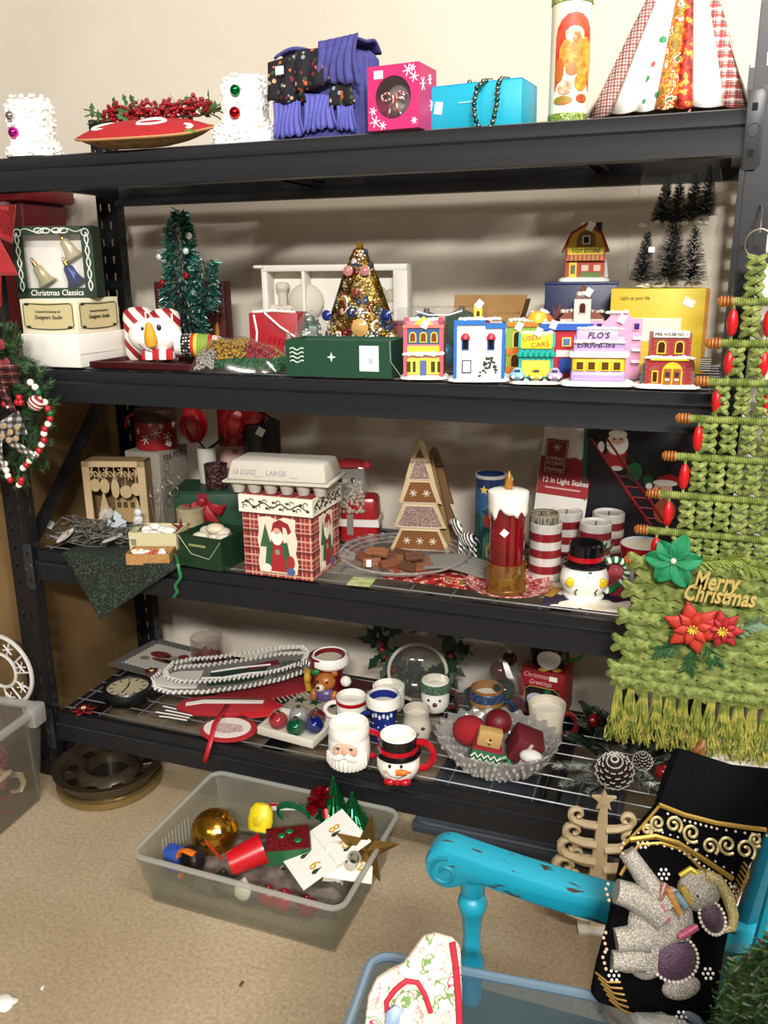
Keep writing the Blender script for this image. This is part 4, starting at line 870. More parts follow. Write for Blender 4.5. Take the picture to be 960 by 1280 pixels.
# yellow box and the bag of bottle-brush trees
p, m = S(2, 822, .33); YB = p.copy(); t = thing('yellow_box', 'yellow carton lettered Light up your life behind the fire house', 'box', p, 2)
G(m).box(-6, 0, 0, 108, 62, 100).o('carton', H('e2cc22', .5, 0, 0, 1, .3, 'dfb838', vs=4), t, bev=1); G(m).box(-12, -31.4, 38, 70, .6, 28).o('white_band_print', H('e6e0cc', .5), t); G(m).box(48, 1, 0, 9, 58, 99).o('orange_side', H('c88a34', .55), t)
G(m).box(54, -28, 4, 12, 1, 16).o('barcode_print', stripes([('202020', .5), ('e8e4d8', .5)], .005, 'z'), t)
text('Light up your life', 6*m, H('4a3a10', .6), t, Tr(-32*m, -31.6*m, 89*m), w=34*m, shear=.2); sticker(t, m, 30, -31.6, 84, 13, 9, 0, 25)
p = YB+Vector((.005, -.005, 100.4*m)); t = thing('tree_bag', 'clear plastic bag of dark green bottle-brush trees on the yellow box', 'bag', p, 8); hh = 112
def bag(u, v):
    a = u*2*PI; w = (47+5*math.sin(v*3)-9*v*v)*(1 if v < .8 else 1-.0*(v-.8)); dpt = 24*(1-.85*v); w += 2.2*math.sin(a*7+v*11)
    return (w*math.cos(a)+8*v, dpt*math.sin(a)+1.6*math.sin(a*9+v*17), 1+v*152)
G(m).grid(bag, 60, 16, True).o('plastic', clear(body=.02, gloss=.0, rough=.2), t, ang=60)
NEED = [H('0c1c18', .7), H('14302a', .7), H('4a5e5c', .6)]
def brush(x, y, z, h, R, tilt):
    g = G(m).t(Tr(x, y, z) @ Ry(tilt)); rnd = random.Random(int(x*31+z))
    for i in range(1100):
        f = rnd.random(); f = 1-math.sqrt(1-f*.98); zz = f*h; r = R*1.12*(1-f)+1.5; a = rnd.uniform(0, 6.28); ca, sa = math.cos(a), math.sin(a); dz = rnd.uniform(1, 4)
        g.mi(0 if i % 3 else (1 if i % 9 else 2)).add([(0, 0, zz), (r*ca-sa*1.1, r*sa+ca*1.1, zz+dz), (r*ca+sa*1.1, r*sa-ca*1.1, zz+dz)], [(0, 1, 2)])
    tr = thing_child(g, 'bottle_brush_tree')
    return tr
def thing_child(g, nm): return g.o(nm, NEED, t, label='dark green bottle-brush tree')
for x, y, z, h, R, ti in ((-30, -4, 6, 66, 14, 4), (-2, -6, 6, 78, 21, 3), (26, -5, 6, 74, 19, 2), (-12, 4, 74, 62, 11, 6), (4, 2, 74, 58, 11, 4), (22, 4, 76, 64, 12, 4), (38, 2, 80, 66, 11, 2), (8, 8, 8, 84, 14, 0)):
    tr = brush(x, y, z, h, R, ti); G(m).t(Tr(x, y, z) @ Ry(ti)).lathe([(0, -5), (6, -5), (5, 0), (1.5, 1), (0, 1)], 10).o('tree_base', H('d8d0bc', .6), tr)
g = G(m); 
for i in range(26): g.ell(random.uniform(-38, 40), random.uniform(-10, 10), random.choice((3, 73))+random.uniform(-1, 3), random.uniform(3, 6), 3, 2.5, 7, 5)
g.o('cotton_snow', H('e6e4da', .8), t, kind='stuff'); sticker(t, m, -22, -25, 44, 7, 6)
# ================================================================ third shelf
# green table cloth hanging over the front edge
p, m = F(3, 140, 692); t0 = p
c = [onz(72, 694, ZS[3]+.003), onz(225, 690, ZS[3]+.003), onz(190, 664, ZS[3]+.003), onz(95, 668, ZS[3]+.003)]
tip = ony(126, 774, -.016); e0 = onyz(77, -.0125, ZS[3]+.004); e1 = onyz(222, -.0125, ZS[3]+.004)
CLOTH = blotch([(0, '0f1a13'), (.56, '15231a'), (.60, '6a7a62'), (.63, '1c2c20'), (.72, '7a2830')], 230, .9, 2)
g = G(); n = 14; v = []; f = []
for j in range(n+1):
    k = j/n
    for i in range(n+1):
        u = i/n; q = e0.lerp(e1, u); w = 1-k
        mid = e0.lerp(e1, .4); a = tip.lerp(Vector((q.x, q.y, q.z)), w) if j else q
        a = Vector((mid.x+(tip.x-mid.x)*k+(q.x-mid.x)*w, -.0125-.004*math.sin(u*9)*k-.006*k, e0.z+(tip.z-e0.z)*k)); v.append(a)
for j in range(n):
    for i in range(n): f.append((j*(n+1)+i, j*(n+1)+i+1, (j+1)*(n+1)+i+1, (j+1)*(n+1)+i))
g.add(v, f)
v = []; f = []
for j in range(7):
    for i in range(n+1):
        q = e0.lerp(e1, i/n); v.append((q.x, q.y+j*.028, e0.z+(.001 if j else 0)))
for j in range(6):
    for i in range(n): f.append((j*(n+1)+i, j*(n+1)+i+1, (j+1)*(n+1)+i+1, (j+1)*(n+1)+i))
g.add(v, f)
tag(g.o('table_cloth', CLOTH, sol=.0015), 'dark green holly print cloth hanging as a triangle over the shelf edge', 'cloth')
# glittery twigs
p, m = F(3, 115, 680); p.z += .006; t = thing('twig_spray', 'silver glitter twig spray with pale leaves lying on the green cloth', 'twig spray', p, 0)
rnd = random.Random(21); TW = glitter(['5c5852', '8a8680', '3a3632'], 900, .45, .3)
for i in range(22):
    g = G(m); x = rnd.uniform(-62, -30); y = rnd.uniform(-22, 30); z = rnd.uniform(2, 16); P = []
    for k in range(9): P.append((x+k*13, y+rnd.uniform(-7, 7)+k*rnd.uniform(-2, 2), max(1.5, z+rnd.uniform(-5, 6)+6*math.sin(k*.7+i))))
    g.tube(P, [1.35-k*.09 for k in range(9)], 5)
    for k in range(2, 8, 2):
        q = P[k]; g.tube([q, (q[0]+8, q[1]+rnd.uniform(-10, 10), q[2]+rnd.uniform(0, 9)), (q[0]+15, q[1]+rnd.uniform(-14, 14), max(1, q[2]+rnd.uniform(-3, 12)))], .65, 4)
    g.o('twig', TW, t)
for x, y, z, a, b in ((-26, -30, 4, 60, 30), (36, -24, 8, 30, 20), (-58, -4, 12, 150, 10), (52, 10, 10, 70, 40), (-2, 30, 16, 110, 30)):
    G(m).t(Tr(x, y, z) @ Rz(a-90) @ Rx(b)).grid(lambda u, v: ((2*u-1)*9*math.sin(PI*(v*.9+.05)), 26*v, 3*(2*u-1)**2), 6, 8).o('glitter_leaf', H('b9b4ac', .45, .2, .4, 500), t, sol=.6)
# white snowman and tree cut-outs
p, m = F(3, 160, 672); t = thing('snowman_cutouts', 'pale glittery snowman and trees leaning in front of the wooden shadow box', 'decoration', p, 18)
PB_ = H('b9c4cc', .5, 0, .3, 400); G(m).lathe([(0, 0), (30, 0), (30, 3), (0, 3)], 24, sy=.4).o('base', PB_, t)
for z, r in ((9, 9), (22, 7), (33, 5)): G(m).ell(16, -2, z, r, r*.7, r).o('snowball', H('c8ccd0', .6), t)
for x, h in ((-14, 26), (-2, 34)):
    pts = [(x-2, 0)]; 
    for k in range(4): pts += [(x-16+3.5*k, k*h/4+3), (x-7+1.5*k, k*h/4+h/4)]
    pts += [(x, h+4)]+[(2*x-a, b) for a, b in reversed(pts)]; G(m).t(Ry(-18)).prism(pts, 2, -1).o('tree_cutout', PB_, t)
G(m).ell(30, 0, 8, 7, 5, 7).o('bird', H('8a6a5a', .6), t)
# wooden shadow box
p, m = F(3, 154, 660); t = thing('shadow_box', 'pale plywood shadow box with cut-out baubles, house and trees', 'shadow box', p, 16)
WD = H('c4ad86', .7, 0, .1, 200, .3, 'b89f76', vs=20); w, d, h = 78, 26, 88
g = G(m).box(-w/2+4.5, -d/2, 0, 9, 2, h).box(w/2-4.5, -d/2, 0, 9, 2, h).box(0, -d/2, 0, w, 2, 7).box(0, -d/2, h-7, w, 2, 7).o('front_frame', WD, t)
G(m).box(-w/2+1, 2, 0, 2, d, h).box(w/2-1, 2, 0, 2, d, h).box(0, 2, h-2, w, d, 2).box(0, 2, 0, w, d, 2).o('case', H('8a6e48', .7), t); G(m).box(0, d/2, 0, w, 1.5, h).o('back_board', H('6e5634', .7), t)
for i in range(7):
    g = G(m); x = -28+i*9.3; flake(g, x, h-14-(i % 2)*4, 6, -d/2+.5, 1.3); g.tube([(x, -d/2+.5, h-6), (x, -d/2+.5, h-20)], .6, 4); g.o('snowflake_cutout', WD, t)
for x, z, rx, rz in ((-25, 58, 6.5, 8), (-13, 57, 6, 9), (0, 54, 5, 12), (13, 50, 7.5, 8), (26, 53, 6.5, 8)): G(m).t(Tr(x, -d/2+1, z) @ Rx(90)).lathe([(1, -.8), (1, .8), (0, .8)], 20, sx=rx, sy=rz).t(Tr(x, -d/2+1, z)).tube([(0, 0, rz), (0, 0, 74-z)], .5, 4).o('bauble_cutout', WD, t)
def pine(x, z0, w, h, k=5):
    p = [(x-1.5, z0)]
    for i in range(k): p += [(x-w*(1-i/k), z0+4+i*h/k), (x-w*(1-i/k)*.6, z0+4+(i+.9)*h/k)]
    return p+[(x, z0+h+6)]+[(2*x-a, b) for a, b in reversed(p)]
for x, w_, h_ in ((-20, 11, 34), (22, 8, 24), (31, 6, 20)): G(m).prism(pine(x, 7, w_, h_), 1.5, -2).o('tree_cutout', WD, t)
G(m).prism([(-8, 7), (20, 7), (20, 38), (12, 48), (4, 38), (-8, 38)], 1.5, 3).o('house_cutout', H('a88c5e', .7), t)
for x in (-3, 5, 14): G(m).box(x, 2.4, 26, 5, 1, 7).o('house_window', H('4a3820', .8), t)
# tea pot box, red tin
p, m = corner(3, 206, .30, 50, 62); t = thing('teapot_carton', 'grey carton lettered TEA POT carrying the red snowflake tin', 'box', p); TB = p.copy()
G(m).box(0, 0, 0, 50, 62, 94).o('carton', H('8a8478', .7), t, bev=1); text('TEA POT', 11*m, H('2a2824', .7), t, Tr(25.4*m, -2*m, 85*m) @ Rz(90), w=44*m)
for z in (74, 60, 44, 30): G(m).t(Tr(25.4, -18, z)).tube([(0, 6*math.cos(a*PI/6), 6*math.sin(a*PI/6)) for a in range(12)], .6, 4, True).o('teapot_print', H('5a564e', .7), t)
p = TB+Vector((2*m, 0, 94.4*m)); t = thing('snowflake_tin', 'round red tin with white snowflakes and dark lid on the tea pot carton', 'tin', p, 35)
G(m).lathe([(0, 0), (25, 0), (25.5, 1), (25.5, 42), (0, 42)], 34).o('body', H('8c141c', .4), t); G(m).lathe([(26.3, 34), (26.3, 46), (24, 49), (0, 49)], 34).o('lid', H('3a181a', .5, 0, .4, 200), t)
for a, z, r in ((0, 22, 7), (-32, 14, 6), (30, 16, 6.5), (14, 30, 4), (-14, 33, 3), (55, 30, 4), (-55, 24, 4)):
    g = G(m).t(Rz(a)); flake(g, 0, z, r, -25.8, 1.1); g.o('snowflake_print', H('e0d6d2', .6), t)
G(m).tube([(-24, -6, 46), (-34, -10, 40), (-36, -10, 28)], 3, 5, False, .4).o('ribbon_end', H('a01822', .6), t); sticker(t, m, 14, -23, 8, 8, 6, 30, 25)
# red flower picks in white cup
p, m = S(3, 270, .34); p = p+Vector((-14*m, 12*m, 55.4*m)); t = thing('flower_pot', 'red tulip shaped glass picks standing in a white textured cup', 'flowers', p, 0)
G(m).lathe([(0, 0), (10, 0), (11, 20), (11.5, 44), (10, 44), (9, 20), (0, 14)], 18).o('cup', H('b9b6ae', .6, 0, .8, 150), t)
def bud(px_, z, tilt, s=1):
    st = G(m).tube([(0, 0, 40), (px_*.55, 0, 40+(z-40)*.5), (px_, 0, z)], 1.3, 5).o('stem', H('2a1a14', .7), t)
    for k in range(5): G(m).t(Tr(px_, 0, z-6) @ Ry(tilt) @ Rz(k*72+20)).grid(lambda u, v: ((2*u-1)*13*s*math.sin(PI*(.15+.8*v)), -12*s*math.sin(PI*(.1+.75*v)), 46*s*v), 5, 8).o('petal', H('9c0f18', .3, 0, .2, 300), t, sol=1)
bud(-14, 56, -6); bud(34, 62, 24, .95); bud(52, 80, 60, .75)
# dark votive, green gift box with bow, pillar candle
p, m = S(3, 270, .34); t = thing('green_gift_box', 'green gift box with wide red ribbon bow behind the pillar candle', 'gift box', p, 18); GGB = p.copy()
G(m).box(0, 0, 0, 84, 60, 52).o('box', H('14402c', .5), t, bev=1); G(m).box(0, 0, 52, 86, 62, 3).o('lid', H('123826', .5), t); G(m).box(-6, -30.6, 0, 12, 1, 52).o('ribbon', H('8c1420', .5), t); G(m).box(43, 0, 4, .8, 56, 46).o('checked_side', plaid('4a3a34', [('c8c0b0', .3, .2), ('7c1820', .7, .3)], .016, .8, 'yz'), t)
for s in (-1, 1): G(m).t(Tr(-6, -32, 44) @ Ry(s*28)).grid(lambda u, v, s=s: (s*(4+24*u), -6*math.sin(u*PI)*(1), 11*(v-.5)*(0.4+u)), 8, 4).grid(lambda u, v, s=s: (s*(4+24*u), 5*math.sin(u*PI), 11*(v-.5)*(0.4+u)), 8, 4).o('bow_loop', H('9c1622', .5), t, sol=1)
for x, z in ((-18, 10), (14, 4)): G(m).grid(lambda u, v, x=x, z=z: (-6+(x+6)*u+(v-.5)*14, -34-4*math.sin(u*4), 42+(z-42)*u), 8, 3).o('bow_tail', H('9c1622', .5), t, sol=1)
G(m).ell(-6, -37, 44, 6, 4, 6).o('bow_knot', H('8c1420', .5), t)
p = GGB+Vector((10*m, -8*m, 55.4*m)); t = thing('votive_holder', 'dark mottled glass votive holder on the green gift box', 'candle holder', p, 0)
G(m).lathe([(0, 0), (13, 0), (14, 28), (12.6, 28), (11.6, 3), (0, 3)], 22).o('glass', blotch([(0, '241418'), (.5, '3a2226'), (.58, '6a4a4c')], 150, .25), t); G(m).tube([(14*math.cos(a*PI/10), 14*math.sin(a*PI/10), 28) for a in range(20)], .9, 5, True).o('rim', H('5a4444', .3, .5), t)
p, m = F(3, 240, 672); t = thing('pillar_candle', 'short cream pillar candle tied with a dark red star ribbon', 'candle', p, 20)
G(m).lathe([(0, 0), (17, 0), (17, 38), (15, 40), (0, 38)], 26).o('wax', H('9c9072', .6, 0, .3, 150, .4, '8a7c5c', vs=40), t); G(m).lathe([(17.4, 14), (18, 14), (18, 18), (17.4, 18)], 26).o('ribbon', H('6c141c', .5), t); G(m).tube([(0, 0, 38), (1, 0, 44)], .8, 5).o('wick', BLK, t)
G(m).t(Tr(-8, -19, 18)).prism(star(6, 13, 4), 2, -1).o('star_bow', H('6c1a1c', .5), t)
p, m = S(3, 200, .24); t = thing('wire_curls', 'thin silver wire curls standing between shadow box and candle', 'decoration', p, 0)
G(m).lathe([(0, 0), (7, 0), (7, 3), (0, 3)], 12).o('base', H('6a665e', .5), t)
for k, (x, h) in enumerate(((8, 80), (20, 72), (-6, 66), (28, 92))):
    P = [(x*j/8, -3*k, 2+h*.75*j/8) for j in range(9)]; r = 7
    P += [(x+r*(1-math.cos(a))*math.cos(.3), -3*k, 2+h*.75+r*1.0*math.sin(a)+2) for a in [i*.5 for i in range(1, 15)]]; G(m).tube(P, .55, 4).o('wire', H('9a968c', .3, .8), t)
# pale box and small wicker box of sweets
p, m = F(3, 200, 683); t = thing('pale_box', 'open pale yellow carton holding white tissue', 'box', p, 14)
G(m).tray(0, 0, 0, 60, 44, 24, 1.5).o('carton', H('cfc69a', .6), t); g = G(m)
for i in range(14): g.ell(rnd.uniform(-22, 22), rnd.uniform(-14, 14), rnd.uniform(12, 22), rnd.uniform(6, 10), 7, 5, 8, 6)
g.o('tissue', H('e2dfd6', .8), t, kind='stuff'); G(m).box(-24, -22.4, 8, 6, .5, 8).o('label_print', H('8a8464', .6), t)
p, m = F(3, 190, 701); t = thing('wicker_box', 'small tan wicker box of red and white sweets at the cloth edge', 'box', p, 18)
G(m).tray(0, 0, 0, 54, 32, 14, 2).o('box', dots('a87c48', ['7c5628', 'c89a60'], 330, .35), t); rnd = random.Random(4)
for i in range(16): G(m).ell(rnd.uniform(-20, 20), rnd.uniform(-10, 10), rnd.uniform(11, 15), 4.5, 4.5, 3, 8, 6).o('sweet', H(rnd.choice(('c83a2c', 'ece6da', 'ece6da', 'd87a3c')), .4), t)
p, m = F(3, 212, 700); t = thing('green_ribbon', 'narrow green satin ribbon end hanging over the shelf edge beside the cloth', 'ribbon', p, 0)
P = [onz(200, 690, ZS[3]+.012), onz(220, 694, ZS[3]+.02), onyz(223, -.008, ZS[3]+.012), onyz(226, -.016, ZS[3]-.02), onyz(219, -.016, ZS[3]-.045), onyz(222, -.016, ZS[3]-.062), onyz(217, -.016, ZS[3]-.078)]
G(1).tube([q-p for q in P], .0045, 5, False, .4).o('ribbon', H('1d6a38', .35), t)
# dark green box with tissue
p, m = corner(3, 283, .012, 66, 62); t = thing('green_carton', 'open dark green carton with cream ornament in tissue, left of the plaid box', 'box', p+Vector((0, .0, 0)), -6)
G(m).tray(0, 0, 0, 66, 62, 42, 1.5).o('carton', H('16321f', .4), t); g = G(m)
for i in range(16): g.ell(rnd.uniform(-22, 22), rnd.uniform(-20, 20), rnd.uniform(26, 40), 11, 10, 6, 9, 6)
g.o('tissue', H('c9c2b0', .8), t, kind='stuff'); G(m).ell(2, 0, 44, 13, 11, 7).o('cream_ornament', H('cfc4a8', .35), t); text('Department', 6*m, H('8a9a6c', .6), t, Tr(-6*m, -31.6*m, 30*m), w=28*m, shear=.3) if 0 else None
G(m).tube([(-32, -31.8, 40), (-14, -31.8, 18), (14, -31.8, 14), (32, -31.8, 38)], .5, 4).o('gold_line_print', H('a8b48c', .5), t); G(m).box(-4, -31.4, 28, 26, .5, 3).o('gold_name_print', H('8a8a5c', .5), t)
# plaid gift box, egg carton
p, m = corner(3, 393, .012, 100, 88); t = thing('plaid_gift_box', 'large red plaid gift box with Santa picture and white holly lid', 'gift box', p); PG = p.copy()
w, d = 100, 88; G(m).box(0, 0, 0, w-4, d-4, 84).o('box', plaid('8e2a2c', [('cfa98c', .15, .1), ('5a1c22', .5, .16), ('cfa98c', .62, .06), ('c89a86', .85, .05)], .046, .6, 'boxz'), t)
lid = G(m).box(0, 0, 84, w+2, d+2, 22).o('lid', H('e4dccb', .6), t); G(m).box(0, 0, 106, w-2, d-2, .6).o('lid_top', plaid('8e2a2c', [('cfa98c', .15, .1), ('5a1c22', .5, .16)], .046, .6, 'xy'), t)
def vine(M, w, par):
    g = G(m).t(M); g.tube([(-w/2+4+i*(w-8)/20, -.6, 95+3*math.sin(i*1.2)) for i in range(21)], .8, 4)
    for i in range(10):
        x = -w/2+8+i*(w-16)/9; g.tube([(x+3*math.cos(a*.8), -.6, 95+(4 if i % 2 else -4)+3*math.sin(a*.8)) for a in range(6)], .6, 4); g.ell(x+3, -.6, 95-(4 if i % 2 else -4), 2.6, .5, 1.6, 6, 4)
    g.o('holly_vine_print', H('2a2a22', .6), par)
vine(Tr(0, -d/2-1, 0), w, lid); vine(Tr(w/2+1, 0, 0) @ Rz(90), d, lid)
def santa(M, s=1.0):
    def q(nm, c, pts, y): G(m).t(M).prism([(x*s, z) for x, z in pts], .5, y).o(nm, H(c, .6), t)
    q('picture_panel', 'ddd2bd', [(-26, 6), (-28, 20), (-25, 34), (-28, 48), (-25, 62), (-26, 78), (-10, 80), (0, 76), (10, 80), (26, 78), (25, 62), (28, 48), (25, 34), (28, 20), (26, 6)], -.6)
    q('santa_robe_print', '9c2226', [(-16, 8), (16, 8), (14, 34), (8, 50), (-8, 50), (-14, 34)], -1.0); q('santa_hood_print', '8e1c22', [(-8, 60), (-5, 72), (4, 77), (16, 72), (20, 62), (15, 58), (13, 66), (8, 68), (8, 58)], -1.0)
    q('santa_beard_print', 'e8e2d6', disc(0, 54, 8, 11, 12), -1.4); q('santa_face_print', 'd0a080', disc(0, 62, 5, 4, 10), -1.7); q('green_scarf_print', '2a5a38', [(-14, 48), (-6, 46), (-10, 12), (-18, 14)], -1.7); q('green_scarf_print', '2a5a38', [(14, 48), (6, 46), (12, 10), (20, 14)], -1.7)
    q('tree_print', '3a5a3a', [(-24, 40), (-8, 40), (-16, 70)], -1.4); q('toy_print', 'e0dccc', disc(-16, 12, 7, 6, 10), -2.0); q('toy_print', '9c2a2c', disc(18, 22, 6, 9, 10), -2.0); q('toy_print', '4a5a8a', disc(18, 10, 6, 5, 10), -2.2); q('buckle_print', '8a8070', disc(0, 34, 4, 4, 8), -1.7)
santa(Tr(0, -d/2+2, 0)); santa(Tr(w/2-2, 0, 0) @ Rz(90), .75)
EC = H('b9b4a8', .85, 0, .4, 200); p = PG+Vector((-4*m, -6*m, 107*m)); t = thing('egg_carton', 'grey pulp egg carton printed 18 EGGS LARGE lying on the plaid gift box', 'egg carton', p, 6)
g = G(m); 
for i in range(6):
    for j in range(3): g.lathe([(0, 0), (7, 0), (11, 14), (0, 15)], 10, (-54+i*21.6, -22+j*22, 0))
g.o('egg_cups', EC, t); G(m).box(0, 0, 14, 140, 76, 3).o('rim', EC, t, bev=1)
G(m).box(0, 0, 17, 132, 68, 24, .93, .78).o('lid', EC, t, bev=4); M = Tr(0, -34, 17) @ Rx(-17)
text('18 EGGS', 9*m, H('8a8a90', .7), t, Tr(-42*m, -31.4*m, 27*m) @ Rx(-17), w=30*m); text('LARGE', 9*m, H('8a8a90', .7), t, Tr(0, -31.4*m, 27*m) @ Rx(-17), w=26*m)
for x, w_ in ((38, 14), (52, 10)): G(m).t(Tr(x, -31, 24) @ Rx(-17)).box(0, 0, 0, w_, .5, 8).o('blue_mark_print', H('6a7a9c', .7), t)
G(m).t(Tr(-22, -33, 23) @ Rx(-17)).box(0, 0, 0, 10, 1.5, 3).o('latch', EC, t); G(m).t(Tr(24, -33, 23) @ Rx(-17)).box(0, 0, 0, 10, 1.5, 3).o('latch', EC, t)
# snowman canister and red santa canister
p, m = S(3, 333, .40); t = thing('snowman_canister', 'tall white snowman canister with black hat lid behind the egg carton', 'canister', p, 20)
G(m).lathe([(0, 0), (22, 0), (22, 96), (0, 96)], 30).o('body', H('d9d8d6', .35), t); G(m).lathe([(22.6, 94), (22.6, 132), (20, 134), (0, 134)], 30).o('hat_lid', H('141416', .4), t, label='black hat lid')
for x in (-9, 11): G(m).tube([(x-4, -22*math.cos(.4)-1.6, 82), (x, -23, 86), (x+4, -22*math.cos(.4)-1.6, 82)], .8, 4).o('closed_eye', BLK, t)
G(m).ell(-14, -17, 82, 3.4, 3, 2.4).o('cheek', H('c86a64', .6), t); sticker(t, m, 2, -23.4, 124, 9, 10, 0, 30); G(m).tube([(-18, 0, 132), (0, -4, 146), (18, 0, 132)], 1.4, 5).o('bail_handle', BLK, t)
p, m = S(3, 300, .462); t = thing('santa_canister', 'red and pink Santa canister half hidden left of the snowman canister', 'canister', p, 20); G(m).lathe([(0, 0), (20, 0), (20, 96), (0, 96)], 26).o('body', H('c9a49c', .4), t); G(m).lathe([(20.6, 94), (20.6, 138), (0, 140)], 26).o('hat_lid', H('a01822', .4), t); G(m).ell(2, -20, 88, 4, 3, 3).o('nose', H('b04a4a', .5), t); G(m).tube([(-8, -19, 98), (-5, -20, 101), (-2, -20.4, 98)], .7, 4).o('closed_eye', BLK, t)
# glass santa bottle
p, m = F(3, 452, 674); t = thing('glass_santa', 'glass Santa bottle with red belted body and beaded beard', 'figurine', p, 12)
G(m).box(0, 0, 0, 50, 40, 58, .86, .86).o('red_body', H('9c141c', .25), t, bev=6); G(m).box(0, 0, 22, 50.5, 40.5, 9, .97, .97).o('white_belt', H('d9d2cb', .5), t); G(m).box(-10, -21, 12, 8, 2, 26).o('silver_buckle', H('b8b0a8', .25, .6), t)
G(m).t(Tr(-12, 0, 46)).box(0, 0, 0, 40, 34, 50).o('glass_head', clear('f0ece4', .25, .15), t, bev=3); g = G(m); rnd = random.Random(9)
for i in range(170): g.ell(-12+rnd.uniform(-19, 19), -18+rnd.uniform(-2, 2), 40+rnd.uniform(0, 40)**1.0, rnd.uniform(1.4, 2.6), None, None, 6, 4)
g.o('beaded_beard', H('c9c4b4', .2, .5), t, kind='stuff')
for x in (-22, -6): G(m).ell(x, -18.5, 80, 3, 2, 3.4).o('eye', H('20283a', .2), t)
G(m).t(Tr(-12, -4, 97)).ell(0, 0, 0, 23, 17, 6).o('hat', H('7c1018', .7, 0, .4, 300), t); G(m).ell(10, -10, 97, 6, 6, 6).o('hat_pompom', H('8c141c', .8), t)
# gingerbread tree
p, m = F(3, 527, 684); t = thing('gingerbread_tree', 'wooden gingerbread Christmas tree box with white icing patterns', 'christmas tree', p, 10)
tiers = [(0, 38, 30), (30, 33, 62), (60, 27, 93), (88, 19, 114), (112, 13, 134)]
L = []
for z0, w0, z1 in tiers[:-1]: L += [(w0, z0), (w0*.62, z1)]
L += [(13, 110), (5, 134), (0, 138)]
pts = L+[(-x, z) for x, z in reversed(L[:-1])]
G(m).prism(pts, 8, -16).o('front_tree', H('cbb48a', .6), t, bev=.6); G(m).t(Tr(14, 4, 0) @ Matrix.Scale(.92, 4)).prism(pts, 8, 0).o('back_tree', H('6a4a2a', .6), t, bev=.6); G(m).t(Tr(6, -6, 0)).prism([(-30, 0), (34, 0), (8, 118), (-6, 118)], 12, 0).o('core', H('8a6a40', .6), t)
GB_ = H('7c4c1c', .7); LACE = dots('7a5a50', ['b89c90', 'd8ccc0'], 420, .4, .7)
for z0, z1, w0, w1, mt, nf in ((2, 27, 32, 22, GB_, 3), (31, 58, 28, 17, LACE, 0), (62, 88, 21, 12, GB_, 2), (91, 114, 13, 6, LACE, 0), (117, 128, 6, 2, GB_, 0)):
    pn = G(m).prism([(-w0, z0), (w0, z0), (w1, z1), (-w1, z1)], .8, -16.8).o('icing_panel', mt, t)
    G(m).tube([(-w0, -17, z0), (w0, -17, z0), (w1, -17, z1), (-w1, -17, z1)], .7, 4, True).o('icing_edge', H('e8e0d0', .6), pn)
    for i in range(nf):
        g = G(m); flake(g, (i-(nf-1)/2)*16, (z0+z1)/2-1, 4.5, -17.2, 1.3); g.o('icing_star', H('e8e0d0', .6), pn)
# glass platter with cinnamon, striped paper behind
p, m = F(3, 505, 703); t = thing('glass_platter', 'large clear scalloped glass platter holding cinnamon sticks', 'platter', p, 0); PP, PM = p.copy(), m
def plat(u, v):
    a = u*2*PI; r = 84*v if v < .72 else 84*v*(1+.018*math.sin(a*28)*(v-.72)/.28); return (r*math.cos(a), r*math.sin(a), 2+(0 if v < .6 else 13*((v-.6)/.4)**1.4))
G(m).grid(plat, 120, 14, True).o('glass', clear('f4f6f4', .07, .12, .08), t, sol=1.6); 
for k in range(3): G(m).tube([((80-k*6)*math.cos(a*PI/30), (80-k*6)*math.sin(a*PI/30), 13.5-k*3.4) for a in range(60)], .9, 4, True).o('cut_ring', clear('ffffff', .35, .2), t)
rnd = random.Random(14); CIN = [H('6a3a20', .8, 0, .3, 200), H('7c4c2a', .8, 0, .3, 200), H('54301c', .8)]
for i, (x, y, L_) in enumerate(((-48, -18, 24), (-30, -34, 22), (-20, -6, 26), (-8, -30, 26), (4, -14, 24), (16, -34, 22), (28, -12, 20), (-40, 6, 24), (-6, 10, 26), (36, -30, 22), (-24, -20, 22), (20, -22, 22))):
    z = 5.5 if i < 10 else 15; a = rnd.uniform(-50, 60)
    q = G(m).t(Rz(a)).tube([(-L_/2, 0, 0), (L_/2, 0, 0)], 4.6, 8).tube([(-L_/2, 3, 4.5), (L_/2, 3, 4.5)], 2.8, 8).o('cinnamon_stick', CIN[i % 3]); q.location = PP+Vector((x, y, z))*m
    tag(q, 'brown cinnamon stick lying on the clear glass platter', 'cinnamon stick', 'cinnamon sticks on the glass platter')
sticker(t, m, -30, -44, 10, 6, 9, 20)
def mat(k, px, py, w, d, mtl, nm, label, cat, rz=0, z=.0012, th=.0016):
    p = onz(px, py, ZS[k]); m = mpp(p); o = G(m).box(0, 0, 0, w, d, th/m).o(nm, mtl); o.location = p+Vector((0, 0, z)); o.rotation_euler = (0, 0, rad(rz)); return tag(o, label, cat), m
POIN = blotch([(0, '5a0c10'), (.4, 'a8201c'), (.52, 'd8cfb8'), (.56, 'b02a20'), (.62, '5c7a2c'), (.7, '8c1414')], 30, .6, 3)
mat(3, 560, 722, 150, 66, POIN, 'paper_napkin', 'red poinsettia print paper under the glass platter and red candle', 'napkin', -3)
mat(3, 452, 728, 30, 30, H('c9c0a0', .6, 0, 0, 1, .5, '8aa04a', vs=40), 'greeting_card', 'small pale printed card at the shelf edge under the platter', 'card', 5, .0014)
MATP = blotch([(0, '1a1830'), (.42, '2a2440'), (.5, 'e0dcd0'), (.62, 'd8cdb4'), (.68, 'b06a30')], 9, .5, 2)
mat(3, 738, 748, 110, 80, MATP, 'paper_placemat', 'dark blue and cream printed placemat under the snowman mug', 'placemat', 2)
